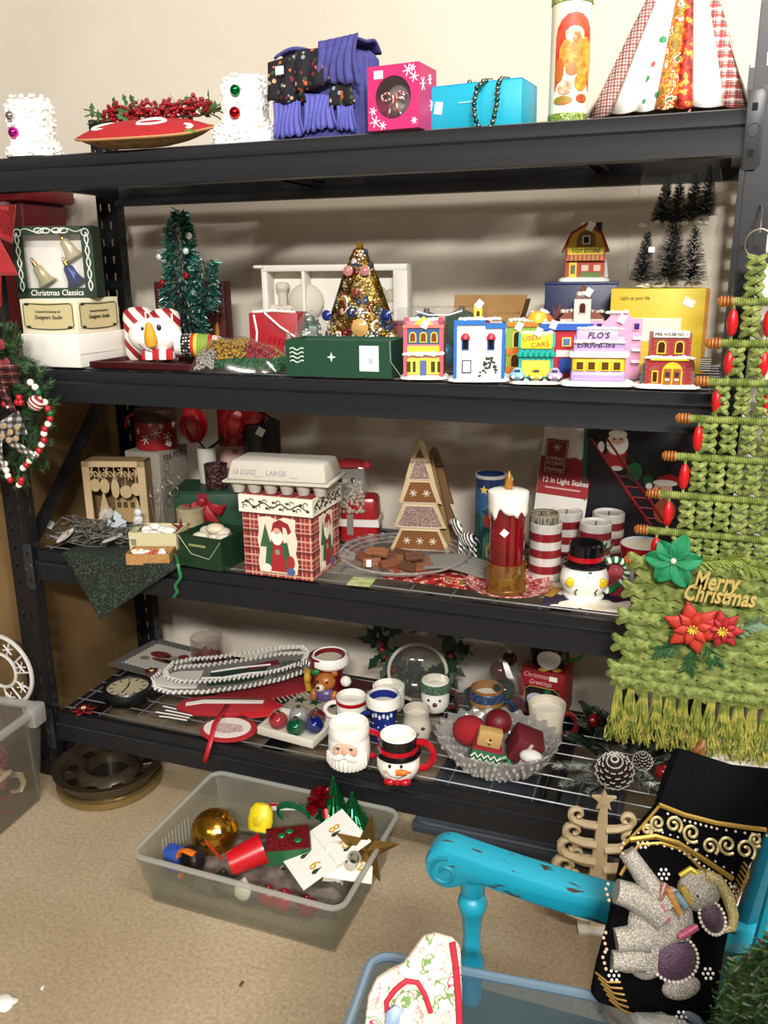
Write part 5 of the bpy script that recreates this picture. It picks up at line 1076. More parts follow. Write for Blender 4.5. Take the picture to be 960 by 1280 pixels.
o, m = mat(3, 690, 742, 15, 34, H('b88a3c', .5, 0, 0, 1, .4, '8a6420', vs=90), 'gold_tag', 'gold gift tag lying between the striped candles and snowman mug', 'gift tag', -14, .004)
p, m = F(3, 636, 735); t = thing('red_plate', 'round red patterned plate under the red and gold candle', 'plate', p+Vector((0, 0, .003)), 0)
G(m).lathe([(0, 0), (40, 0), (54, 6), (54, 7.5), (40, 2), (0, 2)], 48).o('plate', blotch([(0, '8c2a2a'), (.45, 'b86a64'), (.55, 'd8c4b8'), (.62, '9c3a34')], 80, .3, 3), t)
p, m = S(3, 570, .20); t = thing('ribbed_mat', 'grey ribbed rolled mat lying behind the blue candle', 'mat', p, -4)
G(m).grid(lambda u, v: (-52+104*u, -26+52*v, 3+3*math.sin(v*34)+8*math.exp(-((u-.5)*3)**2)), 10, 60).o('mat', H('6a6862', .6), t, sol=2)
p, m = S(3, 584, .30); t = thing('zebra_ornament', 'small black and white striped zebra ornament beside the blue candle', 'ornament', p, -20)
ZB = stripes([('e8e6e0', .5), ('1a1a1c', .5)], .009, 'x', .4, 0, ('z', .6)); G(m).ell(0, 0, 26, 14, 8, 9).t(Tr(-12, 0, 34) @ Ry(-30)).ell(0, 0, 6, 6, 5, 11).o('body', ZB, t)
for x, y in ((-8, -4), (8, -4), (-8, 4), (8, 4)): G(m).tube([(x, y, 24), (x*1.1, y, 0)], 2.6, 6).o('leg', ZB, t)
G(m).t(Tr(-20, 0, 44)).ell(0, 0, 0, 8, 4.5, 5).o('head', ZB, t); G(m).tube([(14, 0, 30), (20, 0, 22), (20, 0, 12)], 1.2, 5).o('tail', BLK, t)
# blue nativity candle
p, m = F(3, 611, 694); t = thing('nativity_candle', 'tall blue glass candle with painted chapel and gold star', 'candle', p, 16)
G(m).lathe([(0, 0), (18, 0), (18.5, 2), (18.5, 104), (17, 104), (16.5, 94), (0, 94)], 32).o('glass', stripes([('1c4a4c', .35), ('24507a', .2), ('16284e', .45)], .34, 'z', .2, .0), t); G(m).lathe([(18.7, 101), (18.9, 101), (18.9, 105), (17, 105)], 32).o('rim', H('b8bab8', .2, .4), t); G(m).lathe([(0, 95), (16.4, 95)], 24).o('wax', H('d8d4c4', .6), t)
for nm, c, pts in (('arch_print', '3a7a6a', [(-9, 4), (9, 4)]+arc(0, 22, 9, 0, 180, 8, 14)), ('doorway_print', 'c8a03c', [(-5, 4), (5, 4)]+arc(0, 14, 5, 0, 180, 6, 10)), ('figure_print', '2a3a8c', disc(0, 12, 3, 8, 10)), ('roof_print', '2a8aa0', [(-14, 62), (14, 62), (0, 78)]), ('rose_window_print', 'b83a2a', disc(1, 50, 10, 10, 16)), ('wall_print', '2a6a78', [(-13, 38), (13, 38), (13, 61), (-13, 61)]), ('star_print', 'd8b43c', star(5, 6, 2.4, 90, -9, 88))):
    wrap(pts, 18.7 if nm != 'rose_window_print' else 19.2, G(m)).o(nm, H(c, .4), t)
G(m).tube([(16, 10, 98), (24, 6, 104), (27, 6, 96), (23, 6, 90), (27, 6, 82)], 1.4, 5).o('white_cord', H('e4e0d6', .7), t)
# red led candle with dripping wax
p, m = F(3, 632, 741); p.z += .005; t = thing('drip_candle', 'tall red glass candle with white dripping wax and gold deer base', 'candle', p, 18)
G(m).lathe([(0, 0), (23, 0), (24.5, 2), (24.5, 40), (23.5, 40)], 34).o('gold_base', clear('e8c870', .35, .15, .1, 'b8862c'), t)
G(m).lathe([(0, 3), (21, 3), (21.5, 118), (0, 118)], 34).o('red_glass', H('58060e', .1, 0, 0, 1, .3, '7c0a14', vs=14, coat=.5), t)
def drip(u, v):
    a = u*2*PI; lo = 112-8*abs(math.sin(a*3))-10*max(0, math.sin(a*5+1))**3-6*max(0, math.sin(a*2+2)); r = 24.2*math.sin(min(1, .12+v*1.3)*PI/2) if v < .6 else 24.2+1.2*math.sin(v*5); z = 131-5*v if v < .6 else 128-(128-lo)*((v-.6)/.4)
    return (r*math.cos(a), r*math.sin(a), z)
G(m).grid(drip, 60, 12, True).lathe([(0, 131), (4.6, 130.6)], 20).o('white_wax', H('eeebe2', .4), t, sol=1.6)
G(m).t(Tr(0, 0, 130)).lathe([(4, 0), (5.5, 6), (4, 15), (1.2, 23), (0, 25)], 12).o('flame_bulb', H('b07a2c', .3, 0, 0, 1, .5, '7a4a14', vs=40), t)
for nm, pts in (('deer_print', [(-12, 8), (-10, 8), (-8, 17), (4, 17), (6, 8), (8, 8), (8, 20), (14, 29), (10, 30), (6, 25), (-8, 25), (-13, 22)]), ('antler_print', [(10, 30), (8, 38), (10, 34), (13, 40), (12, 30)]), ('deer_print', [(-20, 10), (-14, 30), (-22, 36), (-24, 30)]), ('pine_print', [(16, 8), (24, 8), (20, 42)]), ('ground_print', [(-30, 3), (30, 3), (30, 8), (10, 10), (-14, 8), (-30, 9)])):
    wrap(pts, 24.8, G(m)).o(nm, H('7c5a18', .35, .4), t)
sticker(t, m, -6, -22.4, 82, 8, 8, 0, 40)
# birch candle
p, m = S(3, 677, .23); t = thing('birch_candle', 'birch bark candle behind the striped candles', 'candle', p, 0)
G(m).lathe([(0, 0), (17, 0), (17.5, 80), (15.5, 80), (15, 72), (0, 72)], 28).o('bark', blotch([(0, '2c2620'), (.42, '7c7466'), (.5, '9a9484'), (.6, '4a4236')], 60, .6, 4, 0, .3, (4, 4, .6)), t); G(m).lathe([(16, 80), (18, 80), (18, 83), (16, 83)], 28).o('rim', H('9a9078', .4), t); G(m).lathe([(0, 73), (15, 73)], 20).o('wax', H('c8b890', .6), t)
# light stakes carton
p, m = S(3, 693, .44); t = thing('light_stakes_carton', 'tall red and white carton lettered 12 in Light Stakes', 'box', p, 2, None, 0, 0)
t.rotation_euler = (rad(-2), rad(5), rad(4)); t.location.z += .007; w, d, h = 62, 22, 158
G(m).box(0, 0, 0, w, d, h).o('carton', H('d9d4cc', .5), t, bev=.8); G(m).box(0, -11.3, 70, w-1, .5, 46).o('red_panel', H('8c1a20', .5), t); g = G(m)
for i in range(14): g.ell(-28+i*4.3, -11.3, 116+rnd.uniform(-2, 2), 3.2, .6, 2.6, 7, 5)
g.o('snow_edge_print', H('8c1a20', .5), t); G(m).box(-13, -11.8, 96, 26, .5, 42).o('brand_panel', H('7c1418', .5), t); G(m).t(Tr(-13, -12.1, 97)).tube([(-11.5, 0, 1), (11.5, 0, 1), (11.5, 0, 39), (-11.5, 0, 39)], .5, 4, True).o('brand_border', H('d8b8a8', .5), t)
for s_, z, sz in (('LIVING', 115, 6), ('ACCENTS', 109, 6), ('Holiday', 102, 7)): text(s_, sz*m, H('e8d8cc', .5), t, Tr(-13*m, -12.6*m, z*m), w=20*m)
g = G(m); flake(g, -13, 129, 5, -12.4, 1); g.o('snowflake_print', H('e8d8cc', .5), t); text('12 in Light Stakes', 9*m, H('efe4dc', .5), t, Tr(2*m, -12*m, 88*m), w=54*m, bold=.0003); text('12 inch pathway', 4*m, H('efe4dc', .5), t, Tr(0, -12*m, 79*m), w=40*m) if 0 else G(m).box(0, -11.8, 78, 42, .5, 2).o('fine_print', H('c89a94', .5), t)
# picture carton with santa on a ladder
p, m = S(3, 799, .455); t = thing('ladder_santa_carton', 'large dark carton picturing Santa and an elf climbing a red ladder', 'box', p, 0)
w, d, h = 146, 26, 162; G(m).box(0, 0, 0, w, d, h).o('carton', H('1c1c22', .35), t, bev=.8); G(m).box(-w/2-.4, 0, 0, 1, d, h).o('green_edge', GREEN, t); G(m).box(w/2-2.5, -d/2-.3, 0, 5, .6, h).o('green_edge', GREEN, t); G(m).box(-w/2+2, -d/2-.3, 0, 4, .6, h).o('green_edge', GREEN, t)
y = -d/2-.8; LR = H('7c141a', .4)
for dx in (0, 20): G(m).tube([(-66+dx, y, 150), (16+dx, y, 40)], 2.2, 5).o('ladder_rail_print', LR, t)
for i in range(9): q = i/8; x = -60+q*74; z = 142-q*99; G(m).tube([(x, y, z), (x+20, y, z)], 1.4, 5).o('ladder_rung_print', LR, t)
def pic(nm, c, pts, k): G(m).prism(pts, .6, y-.4-k*.5).o(nm, H(c, .4), t)
pic('santa_coat_print', 'a01c22', disc(-34, 128, 13, 16), 1); pic('santa_face_print', 'd8a888', disc(-34, 150, 8, 6), 2); pic('santa_beard_print', 'e6e2da', disc(-34, 145, 13, 14), 1.5); pic('santa_hair_print', 'e6e2da', disc(-34, 157, 11, 5), 2.4); pic('santa_glove_print', 'e6e2da', disc(-53, 140, 4, 7), 2); pic('santa_cuff_print', 'e6e2da', disc(-33, 115, 7, 3), 2.4); pic('santa_belt_print', '141414', disc(-17, 129, 7, 6), 2.2); pic('gift_sack_print', '1d5a34', disc(-12, 112, 9, 12), 2)
for x in (-38, -30): pic('santa_eye_print', '1a1a1a', disc(x, 151, 1.2, 1.4, 8), 3)
pic('elf_face_print', 'd8a888', disc(22, 92, 11, 12), 1); pic('elf_hat_print', 'a01c22', [(12, 100), (38, 98), (50, 104), (30, 112), (16, 108)], 2); pic('elf_hat_brim_print', 'e6e2da', disc(24, 101, 14, 4), 3); pic('elf_glove_print', '1d5a34', disc(4, 104, 6, 6), 2); pic('elf_cuff_print', 'e6e2da', disc(6, 96, 4, 4), 3); pic('elf_shirt_print', 'a04a2c', disc(26, 66, 13, 16), 1); pic('elf_eye_print', '1a1a1a', disc(18, 93, 1.4, 2, 8), 2)
for x, z, c in ((-40, 52, '2a8a9c'), (-48, 40, '7ab8c0'), (-30, 44, '3a7a8c')): pic('bow_print', c, disc(x, z, 9, 6), 1)
# four striped candles
GS = 'red and white striped glitter candles'
lab = ['striped red and white glitter candle nearest the dripping candle', 'striped glitter candle at the back left, behind its front neighbour', 'striped glitter candle standing behind the snowman mug lid', 'striped glitter candle at the back right, beside the ladder carton']
for i, (px, py, h) in enumerate(((680, 722, 72), (705, 702, 66), (741, 716, 66), (757, 704, 66))):
    p, m = F(3, px, py); t = thing('striped_candle', lab[i], 'candle', p, 0, GS); r = 19.5; n = 7; hs = h/n
    for k in range(n): G(m).lathe([(0 if k == 0 else r-.5, k*hs), (r, k*hs), (r, (k+1)*hs), (r-.5, (k+1)*hs)], 32).o('stripe_band', (glitter(['7c1018', '9c1822', '6a0c14'], 1500, .35, .2) if k % 2 == (0 if n % 2 == 0 else 1) else glitter(['c9c4bc', 'e4e0da', 'b8b2aa'], 1500, .35, .2)), t)
    G(m).lathe([(r, h), (r-1.5, h+1), (r-2, h-2), (0, h-4)], 32).o('wax_top', H('c9c4bc', .5), t); G(m).tube([(0, 0, h-4), (.6, 0, h+2)], .7, 5).o('wick', BLK, t)
# snowman mug with candy cane handle
def mugbody(m, r, h, waist=1.0, foot=.9, n=30, t_=2): return G(m).lathe([(0, 0), (r*foot, 0), (r*waist, h*.35), (r, h*.7), (r, h), (r-t_, h+.8), (r-t_, h*.3), (0, 4)], n)
p, m = F(3, 729, 746); t = thing('snowman_mug', 'white snowman mug with black hat lid and green striped candy cane handle', 'mug', p, 14)
G(m).lathe([(0, 0), (24, 0), (25, 4), (22, 7), (29, 18), (30, 28), (25, 42), (20, 46), (0, 46)], 34).o('body', CERAW, t); G(m).lathe([(0, 44), (28, 44), (29, 46), (26, 48), (21, 49), (20.5, 70), (18, 72), (0, 72)], 34).o('hat_lid', CERAB, t, label='black glazed hat'); G(m).lathe([(21.4, 51), (22, 51), (21.8, 57), (21.2, 57)], 34).o('hat_band', CERAR, t)
for x in (-19, 19): G(m).ell(x, -23, 27, 6, 3.5, 6.5).o('yellow_mitten', H('dcb81e', .2), t)
for x, z in ((0, 36), (-2, 27), (1, 18)): G(m).ell(x, -28+abs(27-z)*.2, z, 1.6, 1.4, 1.6).o('button', H('c9b060', .3), t)
for x in (-12, 12): G(m).tube([(x, -25.5, 12), (x-2, -26.5, 16), (x+1, -27, 20)], 1, 4).o('holly_sprig', H('1c3a24', .4), t)
G(m).ell(3, -24, 40, 3.4, 2, 2).o('leaf', CERAG, t); P = [(26, 0, 12), (30, 0, 8)]+[(36+16*math.cos(a), 0, 34+16*math.sin(a)) for a in [rad(-60+i*14) for i in range(18)]]
for i in range(len(P)-1): G(m).tube([P[i], P[i+1]], 4.4, 9).o('handle_stripe', CERAG if i % 2 else CERAW, t)
# santa mug at right, small mug behind, red netting
p, m = F(3, 800, 744); t = thing('santa_scene_mug', 'tall blue mug with red rim and painted Santa beside the green macrame', 'mug', p, 10)
G(m).lathe([(0, 0), (19, 0), (20, 3), (17, 6), (21, 20), (25, 50), (28, 68), (26.5, 69), (23, 50), (19, 20), (0, 10)], 32).o('body', H('8c9cb8', .18, 0, 0, 1, .5, 'c9cfd8', vs=16), t); G(m).lathe([(25.2, 50), (25.8, 50), (28.6, 68), (28, 68)], 32).o('red_rim_band', CERAR, t); G(m).lathe([(19, 0), (20.4, 0), (20.6, 3), (18, 6)], 32).o('red_foot', CERAR, t); G(m).lathe([(22, 45), (25.5, 66.5), (0, 64)], 26).o('cream_inside', H('d8cdb4', .25), t)
wrap(disc(-2, 34, 11, 13), 23.2, G(m)).o('santa_print', H('a8242a', .3), t); wrap(disc(-2, 40, 6, 6), 24.6, G(m)).o('beard_print', H('e8e4dc', .3), t); wrap(disc(-4, 20, 9, 5), 22, G(m)).o('snow_print', H('e8e4dc', .3), t)
p, m = S(3, 806, .235); t = thing('small_mug', 'small white mug with red band behind the tall Santa mug', 'mug', p, 0); mugbody(m, 22, 46).o('body', CERAW, t); G(m).lathe([(22.4, 30), (22.8, 30), (22.8, 40), (22.4, 40)], 30).o('red_band', CERAR, t)
p, m = S(3, 775, .17); t = thing('red_net_bag', 'crumpled red net bag with a green pine sprig behind the mugs', 'bag', p, 0); g = G(m); lump(g, [(20, 0), (24, 12), (22, 28), (15, 40), (6, 48)], 22, .14, 1, .7, 8); g.o('net', dots('8c1a24', ['c86a6a', '6a0f18'], 260, .3, .6), t); g = G(m)
for i in range(60): a = rnd.uniform(-1, 1); z = rnd.uniform(20, 60); g.tube([(-22, -4, z), (-22+a*14, -4+rnd.uniform(-9, 9), z+10)], .7, 3)
g.o('pine_sprig', H('1d4a2c', .6), t, kind='stuff'); G(m).ell(28, 0, 56, 12, 8, 6).o('teal_foil', glitter(['3a8a9c', 'b8d8dc', '2a6a7c'], 500, .2, .7), t)
# ================================================================ bottom shelf
VOUT = [(-92, -18), (-98, 4), (-90, 24), (-66, 34), (-30, 36), (10, 44), (60, 58), (92, 56), (100, 38), (92, 4), (60, -16), (20, -30), (-30, -38), (-70, -34)]
def poinsettia(t, m, M, R, c='7c1018', n=6):
    for k in range(n): G(m).t(M @ Rz(k*360/n)).add([(0, 0, 0), (R*.3, R*.5, R*.1), (0, R, .05*R), (-R*.3, R*.5, R*.1)], [(0, 1, 2, 3)]).o('petal', H(c, .5), t, sol=.5)
    for k in range(n): G(m).t(M @ Tr(0, 0, R*.1) @ Rz(k*360/n+180/n)).add([(0, 0, 0), (R*.2, R*.33, R*.12), (0, R*.66, .1*R), (-R*.2, R*.33, R*.12)], [(0, 1, 2, 3)]).o('petal', H(c, .5), t, sol=.5)
    g = G(m)
    for k in range(5): g.t(M).ell(R*.12*math.cos(k*1.26), R*.12*math.sin(k*1.26), R*.22, R*.07, None, None, 6, 4)
    g.o('flower_centre', H('d8cda0', .5), t)
for px, py, R, lb in ((105, 889, 17, 'red fabric poinsettia lying at the front left corner of the bottom shelf'), (190, 842, 15, 'dark red poinsettia lying behind the clock near the grey mat')):
    p, m = F(4, px, py); t = thing('poinsettia', lb, 'flower', p+Vector((0, 0, .003)), 10); poinsettia(t, m, ID, R)
p, m = F(4, 161, 872); t = thing('wall_clock', 'round black clock with cream dial lying face up', 'clock', p, 0)
G(m).lathe([(0, 0), (28, 0), (31, 4), (31, 15), (29, 18), (26, 17), (25, 14), (0, 14)], 40).o('case', H('101012', .3), t); G(m).lathe([(0, 14.4), (25, 14.4)], 36).o('dial', H('b3a688', .6), t)
for k in range(12): G(m).t(Rz(k*30)).box(0, 20, 14.5, 1.4, 5, .5).o('hour_mark', BLK, t)
G(m).t(Rz(25)).box(0, 6, 14.8, 2, 13, .5).o('clock_hand', BLK, t); G(m).t(Rz(190)).box(0, 8, 15, 1.5, 17, .5).o('clock_hand', BLK, t); G(m).lathe([(26, 17), (0, 18)], 36).o('glass', clear(body=.02, gloss=.03), t)
# santa placemat
p, m = F(4, 205, 826); t = thing('santa_placemat', 'grey placemat with white zigzag panel and sleigh picture', 'placemat', p+Vector((0, 0, .004)), -8)
G(m).box(0, 0, 0, 104, 88, 1).o('mat', H('5c5a58', .8), t); zz = []
for s_, n in ((0, 13), (1, 10), (2, 13), (3, 10)):
    for i in range(n*2):
        f = i/(n*2); e = 3 if i % 2 else 0
        zz.append([(-40+80*f, -32+e), (40-e, -32+64*f), (40-80*f, 32-e), (-40+e, 32-64*f)][s_])
G(m).slab(zz, .6, 1.1).o('zigzag_panel', H('bcb8b0', .7), t)
for x, y, rx, ry, c in ((-10, 6, 16, 8, '6a1c20'), (14, 2, 14, 9, '8a8070'), (6, -6, 20, 4, '5a2a24'), (-22, -10, 7, 5, '7a7468'), (20, 14, 7, 6, '7c2024')): G(m).slab(disc(x, y, rx, ry), .4, 1.8).o('sleigh_print', H(c, .7), t)
# candy jar
p, m = F(4, 260, 829); t = thing('candy_jar', 'clear glass bowl with red sweets standing on a round red coaster', 'jar', p, 0)
G(m).lathe([(0, 0), (24, 0), (24, 2), (0, 2)], 32).o('coaster', H('8c141c', .6), t); G(m).lathe([(24, .2), (25, .2), (25, 2.4), (24, 2.4)], 32).o('coaster_edge', H('b9a49c', .6), t); G(m).lathe([(0, 3), (17, 3), (20, 10), (20, 36), (19, 37), (18.4, 36), (18.4, 10), (0, 6)], 30).o('glass', clear('f4f0ee', .04, .1), t)
g = G(m); rnd = random.Random(8)
for i in range(60): a = rnd.uniform(0, 6.28); r = rnd.uniform(0, 15); g.ell(r*math.cos(a), r*math.sin(a), rnd.uniform(8, 15), 3.2, None, None, 7, 5)
g.o('red_sweets', H('7c0f18', .3), t, kind='stuff')
# plastic canvas stocking
p, m = F(4, 290, 858); t = thing('canvas_stocking', 'white plastic canvas stocking with green and red panels on top of the textile pile', 'stocking', p+Vector((0, 0, .028)), 26)
out = VOUT
G(m).slab([(x, y) for x, y in out], 1.6, 0).o('canvas', H('77756f', .8, 0, .5, 500), t)
MESH = stripes([('e2dfd8', .62), ('8a8882', .38)], .006, 'x', .7, 0)
G(m).slab([(-92, -12), (-94, 2), (-86, 15), (-64, 22), (-36, 20), (-40, -26), (-68, -23)], 1, 1.8).o('white_toe', dots('dcd9d2', ['8a8882', '9a9892'], 260, .3, .7, 0, .15), t); G(m).slab([(-28, -22), (-26, 14), (8, 20), (44, 22), (40, -10), (10, -20)], 1, 1.8).o('green_panel', dots('123524', ['1d4a32', '0c2418'], 300, .35, .8, 0, .3), t); G(m).slab([(16, 24), (56, 38), (60, 26), (24, 14)], 1, 3).o('red_panel', H('6a1820', .8, 0, .3, 400), t); G(m).slab([(50, -8), (84, 4), (90, 28), (86, 38), (62, 34)], 1, 1.8).o('cuff', dots('3a4a3c', ['7c1a22', 'b8b4aa'], 220, .35, .8), t)
n = len(out); rnd = random.Random(3)
for k, (dz, sc) in enumerate(((1.5, 1), (9, .9))):
    g = G(m).t(Tr(6*k, 9*k, dz))
    for i in range(n):
        a = Vector((*out[i], 0)); b = Vector((*out[(i+1) % n], 0)); L = (b-a).length; c = int(L/7)+1
        for j in range(c):
            q = (a+(b-a)*(j/c))*sc; d_ = (b-a).normalized(); nn = Vector((-d_.y, d_.x, 0)); g.tube([q-nn*3-d_*2, q+Vector((0, 0, 3)), q+nn*3+d_*3], 1.5, 5)
    g.o('whip_stitch_edge', H('d9d6ce', .8), t)
g = G(m).t(Tr(0, 0, 3)); g.tube([(-36, -2, 0), (-10, -6, 1), (20, 2, 1), (50, 4, 1), (80, 22, 1)], 1.8, 5).tube([(-26, 14, 0), (10, 20, 1), (48, 24, 1)], 1.6, 5).o('white_braid', H('d9d6ce', .8), t)
# red textiles under it
def flat(px, py, pts, mt, nm, label, cat, z, th=2.2, rz=0, prom=None):
    p, m = F(4, px, py); t = thing(nm, label, cat, p+Vector((0, 0, z)), rz); G(m).slab(pts, th).o('fabric', mt, t, bev=.8); return t, m
t, m = flat(330, 868, [(-60, -44), (-20, -50), (70, 40), (60, 60), (20, 50), (-50, -20)], H('8c1420', .85, 0, .3, 300), 'fringed_scarf', 'red fringed scarf lying from the stocking to the bear mug', 'scarf', .004); g = G(m)
for i in range(22): f = i/21; x, y = -20+90*f, -50+90*f; g.tube([(x, y, 1), (x+9, y-8, 1.5)], 1, 4)
g.o('fringe', H('b8b0a4', .85), t)
t, m = flat(282, 890, [(-60, -10), (-58, 8), (-30, 20), (30, 26), (52, 18), (50, -6), (10, -20), (-30, -22)], H('9c1a24', .9, 0, .7, 220), 'knit_mitten', 'red knitted mitten with white stripe under the canvas stocking', 'mitten', .009, 6, 12); G(m).slab([(-50, -2), (-30, 8), (46, 16), (46, 9), (-28, 0), (-48, -9)], 1, 6.2).o('white_stripe', H('d9d4cc', .9, 0, .5, 200), t); G(m).slab([(-40, 10), (30, 22), (40, 20), (-38, 6)], .8, 6.2).o('dark_stripe', H('5a3a20', .9), t)
t, m = flat(286, 914, disc(0, 0, 36, 30, 24), H('a01822', .85), 'oven_mitt', 'red and white quilted pot holder lying at the front edge', 'pot holder', .003, 2.5, 10); G(m).slab(disc(-2, 1, 30, 24, 24), .8, 2.6).o('white_quilt', H('ddd6cc', .85, 0, .4, 200), t); G(m).slab([(-22, -8), (0, -16), (22, -6), (14, 8), (-12, 10)], .8, 3.5).o('print_patch', blotch([(0, 'd8c0bc'), (.45, 'b8808c'), (.52, '4a2a2c'), (.56, 'd8ccc4')], 200, .8, 2), t)
t, m = flat(322, 892, [(-26, 6), (-18, -18), (4, -26), (24, -14), (30, 14), (8, 26), (-14, 22)], H('b0141c', .7), 'red_felt_heart', 'plain bright red felt piece beside the ornament tray', 'felt', .0165, 2, 0)
p, m = F(4, 272, 900); t = thing('red_ribbon', 'narrow red satin ribbon hanging over the front beam of the bottom shelf', 'ribbon', p, 0)
P = [onz(285, 880, ZS[4]+.034), onz(268, 905, ZS[4]+.026), onyz(263, -.004, ZS[4]+.008), onyz(259, -.016, ZS[4]-.02), onyz(255, -.017, ZS[4]-.052)]
v = []; 
for i, q in enumerate(P): v += [q-p-Vector((.007, 0, 0)), q-p+Vector((.007, 0, 0))]
G(1).add(v, [(2*i, 2*i+1, 2*i+3, 2*i+2) for i in range(len(P)-1)]).o('ribbon', H('b8202a', .45), t, sol=.001)
g = G(m); rnd = random.Random(31)
p, m = F(4, 225, 893); t = thing('bead_fringe', 'black and white beaded fringe sticking out left of the knitted mitten', 'fringe', p+Vector((0, 0, .003)))
for i in range(9): G(m).tube([(20, 6-i*3, 2), (-6, 8-i*3.4, 2), (-22+rnd.uniform(-8, 8), 10-i*4, 2)], 1.2, 4).o('strand', H('c8c4bc' if i % 2 else '26221f', .7), t)
# dark runner with stars and cream star mat
t, m = flat(424, 868, [(-70, -34), (66, -44), (78, 34), (-44, 50)], H('4a141c', .9, 0, .3, 300), 'table_runner', 'dark wine red runner with pale snowflakes under the bear mug', 'table runner', .001, 1.2)
for x, y in ((44, 18), (-8, 30), (30, -24)):
    g = G(m).t(Tr(x, y, 1.6) @ Rx(-90)); flake(g, 0, 0, 13, 0, 2); g.o('snowflake_print', H('8a7474', .8), t)
t, m = flat(396, 886, [(-44, -20), (46, -26), (52, 20), (-34, 30)], H('a8a08c', .85, 0, .2, 300), 'star_mat', 'cream cloth mat with green stars behind the ornament tray', 'mat', .0045, 1.4)
for x in (-26, -6, 16, 36): G(m).slab(star(5, 9, 4, 90, x, 8), .6, 1.5).o('star_patch', H('14301f', .8), t)
# ornament tray
p, m = F(4, 371, 916); t = thing('ornament_tray', 'white foam tray of red, green and blue glass ornaments in plastic wrap', 'tray', p+Vector((0, 0, .006)), -6)
G(m).tray(0, 0, 0, 80, 56, 11, 3).box(0, 0, 0, 78, 54, 4).o('tray', H('cfcabb', .6), t, bev=1)
for x, y, c in ((-20, -10, 'b01420'), (8, -14, '0f5a38'), (26, 0, '14206c'), (20, 16, '6c1420'), (-4, 12, 'b8b8b4')): b = G(m).ell(x, y, 15, 12, 12, 11, 18, 12).o('ball_ornament', H(c, .1, .5), t, label='shiny glass ball'); G(m).lathe([(3, 0), (3, 3), (0, 3)], 8, (x, y, 25)).o('cap', SILV, b)
G(m).t(Tr(0, 0, 11)).grid(lambda u, v: (-38+76*u, -26+52*v, 2+17*(math.sin(PI*u)*math.sin(PI*v))**.5+1.3*math.sin(u*21+v*13)), 20, 14).o('plastic_wrap', clear(body=.05, gloss=.05, rough=.15), t, ang=15)
# ---------------------------------------------------------------- mugs
def handle(t, m, r, h, mt, side=1, z0=.22, z1=.82, th=3.6, out=.75, flip=0):
    P = [(side*r*.9, 0, h*z1)]+[(side*(r+out*r*math.sin(a)), flip, h*(z0+z1)/2+h*(z1-z0)/2*math.cos(a)*1.05) for a in [rad(20+i*14) for i in range(11)]]+[(side*r*.9, 0, h*z0)]
    G(m).tube(P, th, 9).o('handle', mt, t)
def mug(px, py, r, h, mt, label, rz=14, ins='e6e0d2', prof=None):
    p, m = F(4, px, py); t = thing('mug', label, 'mug', p, rz, 'Christmas mugs on the bottom shelf')
    pr = prof or [(0, 0), (.86, 0), (.95, .06), (1, .3), (1, 1), (.93, 1.02), (.9, .96), (.9, .3)]
    G(m).lathe([(a*r, b*h) for a, b in pr]+[(0, .16*h)], 34).o('body', mt, t); G(m).lathe([(r*.88, h*.8), (0, h*.78)], 26).o('inside', H(ins, .3), t); return t, m
# front santa mug
t, m = mug(437, 953, 26, 56, CERAW, 'white Santa face mug with red handle at the front edge', 10, prof=[(0, 0), (.84, 0), (.98, .1), (1.02, .3), (.98, .66), (.93, .72), (.95, .82), (.95, 1), (.87, 1.02), (.83, .96), (.82, .3)])
handle(t, m, 25, 56, CERAR); G(m).t(Rz(0)).lathe([(25.4, 0), (26.5, 6), (25, 13), (23, 14)], 34, (0, 0, 41)).o('hat_brim', CERAW, t)
def face(t, m, r, z, y=0):
    for x in (-8, 8): G(m).ell(x, -r*.93, z+8, 2.2, 1.6, 1.3).o('eye', H('2a3a4c', .2), t); G(m).tube([(x-4, -r*.95, z+11), (x, -r-.3, z+13), (x+4, -r*.95, z+11.5)], 1.3, 5).o('eyebrow', H('cfc8ba', .3), t)
wrap(disc(0, 30, 17, 11), 26.3, G(m)).o('face', H('d8b898', .25), t); face(t, m, 28, 26); G(m).ell(0, -28, 30, 3, 3, 4).o('nose', H('cf9c80', .25), t)
for s in (-1, 1): G(m).t(Tr(s*7, -27.5, 23) @ Ry(s*18)).ell(0, 0, 0, 9, 3, 4).o('moustache', CERAW, t); G(m).ell(s*11, -25.5, 29, 4, 2, 3).o('cheek', H('d89a88', .3), t)
g = G(m)
for i in range(11): a = rad(-150+i*12); g.tube([(26*math.cos(a), 26.4*math.sin(a), 22-4*math.sin((i/10)*PI)), (26.5*math.cos(a), 27*math.sin(a), 10), (23*math.cos(a), 23.4*math.sin(a), 3)], 3.2, 6)
g.o('beard', CERAW, t)
